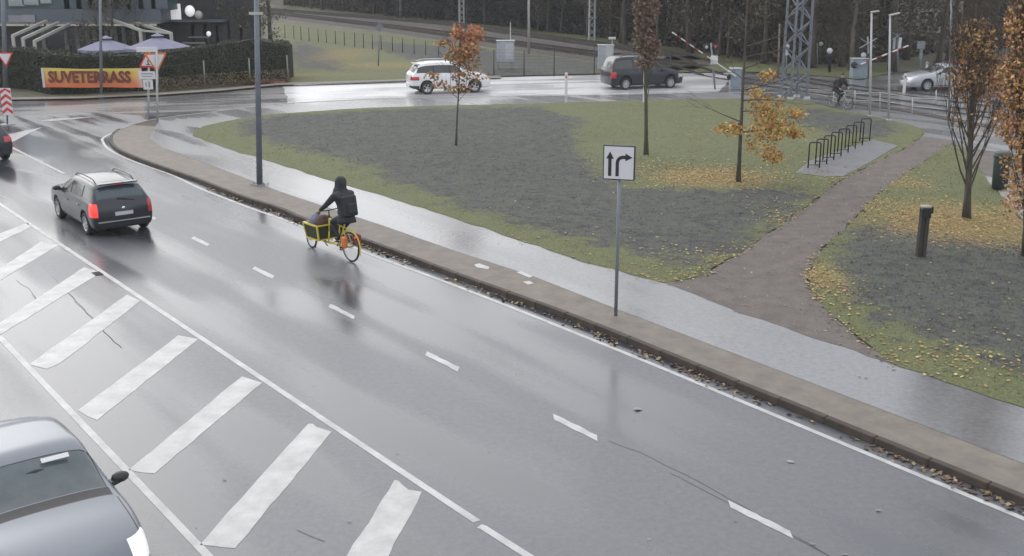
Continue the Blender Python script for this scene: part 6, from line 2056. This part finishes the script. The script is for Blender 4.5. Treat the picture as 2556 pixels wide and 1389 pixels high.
MAPLE = [(.46, .2, .09), (.5, .26, .11), (.42, .15, .09), (.46, .3, .15)]
z1a = px_blobs([(1182, 88, 30, 28, 5, .45), (1142, 80, 22, 24, 2.2, .4), (1165, 118, 40, 22, 3, .5)])
t1 = sapling((1138, 366), (1150, 66), .045, 'slim sapling with an orange-red crown in front of the white car', st_maple, MAPLE, 900, .075, z1a, 'bark', 5)
b_ = t1.location
o = leaf_mesh('crown', px_blobs([(1105, 108, 24, 10, 1.3, .35), (1140, 140, 34, 26, 3, .45), (1172, 150, 34, 30, 2.2, .45), (1150, 185, 30, 30, 1.6, .4), (1080, 190, 34, 12, .8, .3), (1190, 190, 40, 22, .7, .35), (1145, 222, 40, 12, 1.4, .35), (1098, 212, 30, 16, .6, .3)])(None, b_, None, 1150), .07, [(.33, .19, .06), (.38, .22, .09), (.28, .16, .07), (.42, .2, .08)], M['leaf'], t1, kind='stuff')


def st_column(f0, n, ang, Lf):
    def fn(br, pts, h, r0, rnd, tips):
        for k in range(n):
            t = f0 + (.96 - f0) * (k / n) ** .9; s = along(pts, t); a = k * 2.4 + rnd.random()
            d = Vector((math.cos(a) * ang, math.sin(a) * ang, 1)).normalized()
            grow(br, s, d, Lf * h * (1.05 - .6 * t), r0 * .24 * (1.2 - .7 * t), 2, rnd, tips, .5, .34, 5, .07, 4, .004)
    return fn


sapling((1613, 391), (1606, -60), .085, 'columnar sapling with rusty leaves high up, just above the lane sign', st_column(.30, 26, .26, .26), [(.15, .105, .08), (.19, .125, .09), (.13, .1, .08), (.24, .14, .08)], 5200, .055,
        px_blobs([(1612, 20, 34, 60, 5, .75), (1608, 95, 30, 45, 3, .65), (1612, 150, 30, 30, 1.3, .6), (1635, 120, 16, 30, .8, .4), (1608, -60, 34, 60, 4, .7)]), 'bark_green', 9)


def st_open(br, pts, h, r0, rnd, tips):
    for k in range(9):
        t = .26 + .5 * k / 9; s = along(pts, t); a = -.6 + rnd.uniform(-.8, .8) + (pi if k % 4 == 1 else 0)
        d = Vector((math.cos(a), math.sin(a), .12 + .3 * t)).normalized()
        grow(br, s, d, h * rnd.uniform(.2, .32), r0 * .35, 2, rnd, tips, .06, .6, 4, .1, 4)
    for k in range(14):
        t = .6 + .38 * k / 14; s = along(pts, t); a = rnd.uniform(0, 6.3)
        grow(br, s, Vector((math.cos(a), math.sin(a), .8)).normalized(), h * .09, r0 * .2, 1, rnd, tips, .1, .5, 3, .1, 3)


sapling((1843, 452), (1867, -30), .075, 'young tree with golden leaves hanging on its right side and a dark straight stem', st_open, [(.42, .29, .07), (.46, .34, .09), (.48, .24, .06), (.36, .3, .1), (.48, .19, .05)], 2900, .06,
        px_blobs([(1915, 275, 52, 36, 2.6, .8), (1930, 320, 62, 28, 2.2, .8), (1828, 322, 44, 20, 1.0, .5), (1985, 335, 26, 12, .7, .4), (1915, 190, 26, 18, .5, .5), (1990, 285, 28, 18, .6, .4), (1930, 390, 30, 22, 1.0, .5), (1890, 235, 30, 24, .7, .6), (1905, 350, 50, 40, 1.2, .7)]), 'bark', 21)
sapling((2412, 548), (2440, 10), .115, 'columnar tree with many bare upright branches and an orange top, on the right lawn', st_column(.12, 54, .52, .44), [(.36, .21, .08), (.42, .25, .09), (.28, .16, .08), (.40, .27, .11)], 3600, .052,
        px_blobs([(2430, 110, 42, 70, 5, .8), (2420, 190, 52, 40, 2.4, .9), (2470, 170, 30, 50, 1.2, .6), (2432, 230, 60, 30, 1.0, .9), (2425, 300, 70, 60, .35, .8)]), 'bark', 33)
sapling((2566, 640), (2552, -40), .13, 'orange-leaved columnar tree cut by the right edge of the picture', st_column(.10, 40, .34, .40), [(.4, .21, .08), (.45, .25, .09), (.34, .16, .10), (.32, .22, .09), (.48, .29, .11)], 8500, .05,
        px_blobs([(2560, 60, 34, 90, 4, .8), (2555, 200, 52, 80, 5, 1.0), (2550, 310, 56, 60, 3, 1.0), (2560, 420, 50, 70, 1.6, .9), (2540, 500, 30, 60, .5, .6)]), 'bark', 44)

# ------------------------------------------------------------------ woodland
def forest_proto(seed, h, r0, nb, bark, nleaf, cols, f0=.25, spread=.55, lsize=.10, br_len=.24):
    rnd = random.Random(seed)
    root = empty('woodland_tree', (0, 0, 0))
    pts = trunk_line(h, rnd, (rnd.uniform(-.8, .8), rnd.uniform(-.6, .6)), .05)
    mb = MB(); mb.tube(pts, [r0 * (1 - .8 * (i / 9)) * (1.3 if i == 0 else 1) for i in range(10)], 8); mb.build('trunk', M[bark], root)
    br = MB(); tips = []
    for k in range(nb):
        t = f0 + (1 - f0) * k / nb; s = along(pts, t); a = rnd.uniform(0, 6.3)
        grow(br, s, Vector((math.cos(a), math.sin(a), rnd.uniform(.1, .9))).normalized(), h * br_len * (1.15 - .6 * t), r0 * .3 * (1.1 - .7 * t), 2, rnd, tips, .15, spread, 5, .14, 4, .009)
    br.build('branches', M['twig'], root, fix=False)
    tp_ = np.array([tuple(q[0]) for q in tips])
    if nleaf:
        k = NR.integers(0, len(tp_), nleaf); leaf_mesh('crown', tp_[k] + NR.normal(0, .22, (nleaf, 3)), lsize, cols, M['leaf'], root, kind='stuff')
    return root


BR = [(.075, .06, .045), (.06, .05, .035), (.09, .065, .045), (.05, .045, .035)]
OL = [(.06, .06, .03), (.08, .07, .035), (.045, .045, .028), (.10, .075, .035)]
DG = [(.018, .026, .022), (.024, .032, .026), (.014, .02, .018)]
AU = [(.11, .08, .045), (.085, .065, .04), (.12, .085, .045), (.07, .06, .035)]
protos = [forest_proto(101, 11.5, .17, 26, 'bark', 2600, BR), forest_proto(102, 12.5, .24, 28, 'bark', 2400, OL), forest_proto(103, 10.5, .13, 24, 'bark_brown', 2600, BR, .1), forest_proto(104, 12.0, .2, 30, 'bark', 3600, OL, .12), forest_proto(105, 9.5, .10, 22, 'bark_brown', 2600, AU, .08)]
dprotos = [forest_proto(111, 12.0, .2, 34, 'bark', 8000, DG, .03, .5, .12, .22), forest_proto(112, 11.0, .18, 34, 'bark', 8000, [(.03, .034, .03), (.022, .026, .024), (.035, .033, .028)], .02, .5, .12, .24)]


def place_tree(pr, loc, rz, sc, label, group=None):
    r = copy_tree(pr)
    r.location = loc; r.rotation_euler = (0, 0, rz); r.scale = (sc, sc, sc)
    tag(r, label, 'tree', group); return r


PW_ = 'trees of the wood behind the railway'
front = [(1560, 118, 1, .9, 'thin trunk left of the rusty columnar sapling at the wood edge'), (1640, 126, 0, 1.0, 'brown trunk just right of the rusty columnar sapling at the wood edge'), (1722, 134, 1, 1.1, 'straight dark trunk behind the white and red barrier arm'),
         (1792, 142, 2, 1.1, 'slender trunk behind the crossing signal with two dark lamps'), (1905, 160, 0, 1.1, 'dark trunk at the wood edge left of the thin pale pole'), (2022, 172, 1, 1.25, 'broad dark trunk just right of the large lattice mast'),
         (2102, 168, 1, 1.0, 'straight mossy trunk right of the white round disc signal'), (2122, 178, 2, 1.2, 'leaning dark trunk at the wood edge beside the pale blue cabinet'), (2228, 178, 1, 1.3, 'very broad dark trunk behind the far barrier arm'), (2340, 165, 3, 1.0, 'dark trunk behind the pale silver car'), (2366, 150, 1, .9, 'dark trunk directly behind the thin grey pole at the right'),
         (455, 120, 1, 1.1, 'dark trunk in front of the outbuilding right of the restaurant'), (590, 110, 3, 1.0, 'dark leafy tree beside the outbuilding, left of the tall lamp post'), (676, 84, 0, 1.1, 'dark trunk just right of the tall lamp post, above the hedge'), (272, 150, 3, .62, 'small dark conifer standing in front of the blue-grey restaurant wall')]
for x, y, k, sc, lab in front:
    b = G(x, y, 0)
    if x < 700: b = Vector((P(x, 100, 86 if x not in (272, 676) else (79.5 if x == 272 else 100)).x, 86 if x not in (272, 676) else (79.5 if x == 272 else 100), 0))
    place_tree(protos[k], b, RNG.uniform(0, 6), sc, lab)
edge = [(700, 14), (780, 22), (860, 32), (950, 42), (1060, 50), (1150, 60), (1290, 74), (1400, 88), (1500, 100), (1600, 114), (1700, 126), (1800, 142), (1900, 158), (2000, 168), (2120, 166), (2230, 160), (2350, 140), (2500, 125), (2700, 120)]
ew_ = [G(x, y, 0) for x, y in edge]
ew_w = smooth_line(ew_, 2.2)
cnt = 0
for i, q in enumerate(ew_w):
    for row in range(4):
        if RNG.random() < .22: continue
        if .34 < q.x / q.y < .415 and RNG.random() < .8: continue
        n_ = Vector((0.15, 1, 0))
        c = q + n_ * (1.5 + row * 4.5 + RNG.uniform(-1.5, 2.0)) + Vector((RNG.uniform(-1, 1), 0, 0))
        dark = G(980, 45).x - 2 < c.x / c.y * q.y < G(1470, 100).x * 1.0 and RNG.random() < .85
        pr = RNG.choice(dprotos if dark else (protos + ([protos[4]] if row < 2 else [])))
        sc = RNG.uniform(.8, 1.15)
        c.z = 0 if row < 2 else (row - 1) * .8
        place_tree(pr, c, RNG.uniform(0, 6.28), sc, ('dense dark conifer of the wood behind the railway' if dark else 'bare brown deciduous tree of the wood behind the railway'), PW_ if not dark else 'dark conifers of the wood behind the railway')
        cnt += 1
for lo_x in range(-8, 9):       # trees behind the restaurant
    c = Vector((-60 + lo_x * 6.5 + RNG.uniform(-1, 1), 96 + RNG.uniform(-2, 8), 0))
    if c.x < -28 or True: place_tree(RNG.choice(protos[1:4]), c, RNG.uniform(0, 6), RNG.uniform(.85, 1.1), 'olive-brown tree behind the restaurant and its outbuilding', 'trees behind the restaurant') if c.x < G(720, 14).x * .62 else None
for pr in protos + dprotos:
    for ch in children_of(pr): bpy.data.objects.remove(ch)
    bpy.data.objects.remove(pr)

# wooded slope behind the first rows
mb = MB()
vs, fs = [], []
cols_ = smooth_line(ew_, 6)
cols_ = [Vector((cols_[0].x - 220, cols_[0].y - 20, 0)), Vector((cols_[0].x - 60, cols_[0].y - 10, 0))] + cols_ + [Vector((cols_[-1].x + 60, cols_[-1].y, 0)), Vector((cols_[-1].x + 260, cols_[-1].y + 30, 0))]
rows = [(3, -.15), (9, .6), (16, 2.2), (24, 4.5), (36, 7.5), (60, 9.5), (140, 11), (330, 12)]
for c in cols_:
    for d_, z_ in rows:
        q = c + Vector((.12, 1, 0)) * d_
        vs.append((q.x, q.y, z_ + noise.noise(q * .08) * z_ * .3 + noise.noise(q * .4) * .25 * (z_ > 0)))
R_ = len(rows)
mb.add(vs, [(i * R_ + j, (i + 1) * R_ + j, (i + 1) * R_ + j + 1, i * R_ + j + 1) for i in range(len(cols_) - 1) for j in range(R_ - 1)], True)
o = mb.build('hillside', M['hill']); o['kind'] = 'structure'
# undergrowth and twiggy mass on that slope
k = 52000
ii = NR.integers(2, len(cols_) - 3, k); tt = NR.random(k); dd = 2 + 26 * NR.random(k) ** 1.3
cx = np.array([c.x for c in cols_]); cy = np.array([c.y for c in cols_])
X = cx[ii] + (cx[ii + 1] - cx[ii]) * tt + .12 * dd; Y = cy[ii] + (cy[ii + 1] - cy[ii]) * tt + dd
Z = np.interp(dd, [r[0] for r in rows], [max(0, r[1]) for r in rows]) + NR.random(k) ** 1.8 * (1.2 + dd * .12)
dark = (X / Y > -.11) & (X / Y < .075)
colr = np.array([(.06, .05, .036), (.045, .04, .03), (.075, .06, .04), (.05, .052, .03)])[NR.integers(0, 4, k)]
colr[dark] = np.array([(.028, .03, .026), (.02, .026, .022)])[NR.integers(0, 2, int(dark.sum()))]
leaf_mesh('undergrowth', np.stack([X, Y, Z], 1), .17, colr, M['leaf'], kind='stuff')

# pale apartment house behind the trees at the right
yb = 101.0
hb = empty('apartment_house', (P(2330, 100, yb).x, yb, 0), 0, 'pale rendered apartment house glimpsed through the trees at the upper right', 'building')
c0_ = P(2262, 110, yb) - hb.location; c1_ = P(2395, 110, yb) - hb.location
mb = MB(); mb.box(((c0_.x + c1_.x) / 2, 4, 6), (c1_.x - c0_.x, 8, 12.0)); mb.build('wall', M['pale_wall'], hb)
for r_ in range(3):
    for k_ in range(6):
        x = c0_.x + (c1_.x - c0_.x) * (k_ + .5) / 6
        mb = MB(); mb.box((x, -.02, 2.2 + r_ * 3), (.66, .06, 1.3)); w_ = mb.build('window', M['beam'], hb); mb = MB(); mb.box((x, -.06, 2.2 + r_ * 3), (.54, .03, 1.16)); mb.build('pane', M['window_dark'], w_)
mb = MB(); mb.box(((c0_.x + c1_.x) / 2, 4, 12.1), (c1_.x - c0_.x + 1, 9, .3)); mb.build('roof', M['facade_dark'], hb)

# ------------------------------------------------------------------ leaves and grass on the ground
def z_lawn(x, y):
    return .134 + .045


def scatter_in(poly, n):
    xs = [q[0] for q in poly]; ys = [q[1] for q in poly]
    X = NR.uniform(min(xs), max(xs), n * 2); Y = NR.uniform(min(ys), max(ys), n * 2)
    d = sdist(X, Y, poly); k = d > .03
    return X[k][:n], Y[k][:n], d[k][:n]


def lawn_height(o, X, Y):
    co = np.empty(len(o.data.vertices) * 3); o.data.vertices.foreach_get('co', co); co = co.reshape(-1, 3)
    from mathutils import kdtree
    kd = kdtree.KDTree(len(co))
    for i, c in enumerate(co): kd.insert((c[0], c[1], 0), i)
    kd.balance()
    return np.array([co[kd.find((x, y, 0))[1]][2] for x, y in zip(X, Y)])


def leaf_scatter(o, poly, blobs, name, cols, size=.042):
    C = []
    for (c, rx, ry, n) in blobs:
        a = NR.normal(size=(n, 2)) * .55; X = c[0] + a[:, 0] * rx; Y = c[1] + a[:, 1] * ry
        k = sdist(X, Y, poly) > -.15; C.append(np.stack([X[k], Y[k]], 1))
    C = np.concatenate(C)
    Z = lawn_height(o, C[:, 0], C[:, 1]) + .03
    leaf_mesh(name, np.stack([C[:, 0], C[:, 1], Z], 1), size, cols, M['leaf'], up=.75, kind='stuff')


YL = [(.36, .27, .08), (.33, .21, .07), (.4, .33, .13), (.3, .18, .07), (.24, .15, .07)]
pa = [tuple(q.xy) for q in lawn_a_pts]; pb = [tuple(q.xy) for q in lawn_b_pts]
leaf_scatter(lawn_a, pa, [(c_t3, 2.8, 1.9, 1500), (G(1700, 420, KH), 2.6, 1.8, 450), (G(1930, 330, KH), 3.5, 4, 500), (G(2080, 430, KH), 3, 3, 260), (G(1830, 650, KH), 2.5, 1.6, 220), (G(1700, 690, KH), 2, 1, 150), (G(1960, 540, KH), 1.2, 3, 260), (G(1300, 600, KH), 6, 3, 120)], 'fallen_leaves', YL)
leaf_scatter(lawn_b, pb, [(c_t4, 2.6, 2.6, 600), (G(2200, 520, KH), 1.2, 4, 420), (G(2040, 700, KH), .6, 2.4, 200), (G(2560, 570, KH), 3, 3, 350), (G(2300, 900, KH), 3, 1.2, 200), (G(2430, 780, KH), 5, 4, 110), (G(2250, 455, KH), 1, 2, 200)], 'fallen_leaves', YL)
BL = [(.2, .14, .07), (.1, .06, .04), (.14, .09, .06), (.3, .25, .14), (.06, .04, .03), (.08, .05, .035)]
n = 1500
ti = 1 - NR.random(n) ** 1.5 * .75
kl = kerb_main_s; li = (ti * (len(kl) - 2)).astype(int)
off = -(.20 + np.abs(NR.normal(0, .09, n)))
ol = [offset_line(kl, float(v)) for v in (-.16, -.5)]
C = []
for i in li:
    if i < 20: continue
    u = NR.random(); v = min(1, abs(NR.normal(0, .35)))
    if noise.noise(Vector((i * .21, 0, 0))) < -.1 and NR.random() < .8: continue
    C.append(tuple(ol[0][i].lerp(ol[0][i + 1], u).lerp(ol[1][i].lerp(ol[1][i + 1], u), v).xy) + (.02,))
leaf_mesh('gutter_leaves', C, .045, BL, M['leaf'], up=.6, kind='stuff')
# crumbs and small leaves on the carriageway
rp = [tuple(G(x, y).xy) for x, y in [(60, 470), (500, 480), (960, 650), (1540, 890), (2500, 1290), (1900, 1500), (500, 1500), (-60, 800)]]
X, Y, d = scatter_in(rp, 170)
leaf_mesh('road_crumbs', np.stack([X, Y, np.full(len(X), .008)], 1), .013, [(.3, .29, .27), (.14, .1, .07), (.22, .2, .17), (.05, .045, .04)], M['leaf'], up=.85, kind='stuff')
# leaves on paving and gravel
X, Y, d = scatter_in([tuple(q.xy) for q in gl_w] + [tuple(q.xy) for q in reversed(gr_w)], 330)
leaf_mesh('path_leaves', np.stack([X, Y, np.full(len(X), .145)], 1), .035, YL, M['leaf'], up=.8, kind='stuff')
gp = [tuple(q.xy) for q in gl_w] + [tuple(q.xy) for q in reversed(gr_w)]
X, Y, d = scatter_in(gp, 6000)
leaf_mesh('grit', np.stack([X, Y, np.full(len(X), .136)], 1), .02, [(.1, .085, .075), (.22, .2, .18), (.15, .12, .1), (.07, .06, .05)], M['leaf'], up=.7, kind='stuff')
# dead leaves and dirt gathered along both edges of the path
C = []
for ln_, sg_ in ((gl_w, -1), (gr_w, 1)):
    for q0, q1 in zip(ln_[:-1], ln_[1:]):
        for _ in range(int(9 * (1 + noise.noise(q0 * .5)))):
            q = q0.lerp(q1, NR.random()); C.append((q.x + NR.normal(0, .13), q.y + NR.normal(0, .13), .15))
leaf_mesh('path_leaves', C, .035, BL + YL[:2], M['leaf'], up=.7, kind='stuff')
X, Y, d = scatter_in([tuple(q.xy) for q in kerb_main_s[20:]] + [tuple(q.xy) for q in reversed(foot_up)], 300)
leaf_mesh('paving_leaves', np.stack([X, Y, np.full(len(X), .14)], 1), .026, BL, M['leaf'], up=.85, kind='stuff')


def tufts(name, o, poly, dark, n, near):
    X, Y, d = scatter_in(poly, n)
    keep = (Y < near) & (NR.random(len(X)) < np.clip(1.25 - Y / 75, .12, 1))
    X, Y = X[keep], Y[keep]
    k_ = sdist(X, Y, PAD) < -.05; X, Y = X[k_], Y[k_]
    zd = np.full(len(X), -9.0)
    for q in dark: zd = np.maximum(zd, sdist(X, Y, q))
    Z = lawn_height(o, X, Y)
    nb = 3
    k = len(X)
    px = np.repeat(X, nb) + NR.normal(0, .03, k * nb); py = np.repeat(Y, nb) + NR.normal(0, .03, k * nb); pz = np.repeat(Z, nb) - .01
    hgt = NR.uniform(.02, .06, k * nb); an = NR.uniform(0, 2 * pi, k * nb); ln = NR.uniform(.1, .9, k * nb)
    wx = np.cos(an) * .011; wy = np.sin(an) * .011
    tx = px + -np.sin(an) * hgt * ln; ty = py + np.cos(an) * hgt * ln; tz = pz + hgt
    v = np.stack([np.stack([px - wx, py - wy, pz], 1), np.stack([px + wx, py + wy, pz], 1), np.stack([tx, ty, tz], 1)], 1).reshape(-1, 3)
    m_ = k * nb
    me = bpy.data.meshes.new(name); me.vertices.add(3 * m_); me.vertices.foreach_set('co', v.ravel())
    me.loops.add(3 * m_); me.loops.foreach_set('vertex_index', np.arange(3 * m_)); me.polygons.add(m_); me.polygons.foreach_set('loop_start', np.arange(m_) * 3)
    try: me.polygons.foreach_set('loop_total', np.full(m_, 3))
    except Exception: pass
    g1 = np.array([(.14, .15, .065), (.17, .175, .085), (.18, .17, .09), (.12, .135, .06)]); g2 = np.array([(.085, .086, .082), (.10, .10, .096), (.07, .073, .07), (.085, .095, .078)])
    zz = np.repeat(zd, nb) + NR.normal(0, .35, m_)
    c = np.where((zz > 0)[:, None], g2[NR.integers(0, 4, m_)], g1[NR.integers(0, 4, m_)]) * NR.uniform(1.2, 1.7, (m_, 1))
    arr = np.ones((3 * m_, 4)); arr[:, :3] = np.repeat(c, 3, 0)
    at = me.color_attributes.new('tint', 'FLOAT_COLOR', 'POINT'); at.data.foreach_set('color', arr.ravel())
    me.materials.append(M['blade_green']); me.update(); me.validate()
    ob = link_mesh(name, me); ob['kind'] = 'stuff'


tufts('grass', lawn_a, pa, [dark_main, dark_main2], 16000, 70)
tufts('grass', lawn_b, pb, [dark_right], 13000, 60)
print('trees', cnt)

# ------------------------------------------------------------------ damp autumn air
me = bpy.data.meshes.new('haze')
hx0, hx1, hy0, hy1, hz0, hz1 = -440, 440, -80, 720, -1.1, 30
me.from_pydata([(x, y, z) for x in (hx0, hx1) for y in (hy0, hy1) for z in (hz0, hz1)], [], [(0, 1, 3, 2), (4, 6, 7, 5), (0, 4, 5, 1), (2, 3, 7, 6), (0, 2, 6, 4), (1, 5, 7, 3)])
hm = bpy.data.materials.new('damp_air'); hm.use_nodes = True
for n in list(hm.node_tree.nodes):
    if n.type != 'OUTPUT_MATERIAL': hm.node_tree.nodes.remove(n)
pv = hm.node_tree.nodes.new('ShaderNodeVolumePrincipled')
pv.inputs['Color'].default_value = (.85, .87, .9, 1); pv.inputs['Density'].default_value = .0005; pv.inputs['Anisotropy'].default_value = .0
hm.node_tree.links.new(pv.outputs['Volume'], [n for n in hm.node_tree.nodes if n.type == 'OUTPUT_MATERIAL'][0].inputs['Volume'])
me.materials.append(hm)
hz = link_mesh('haze', me); hz['kind'] = 'stuff'
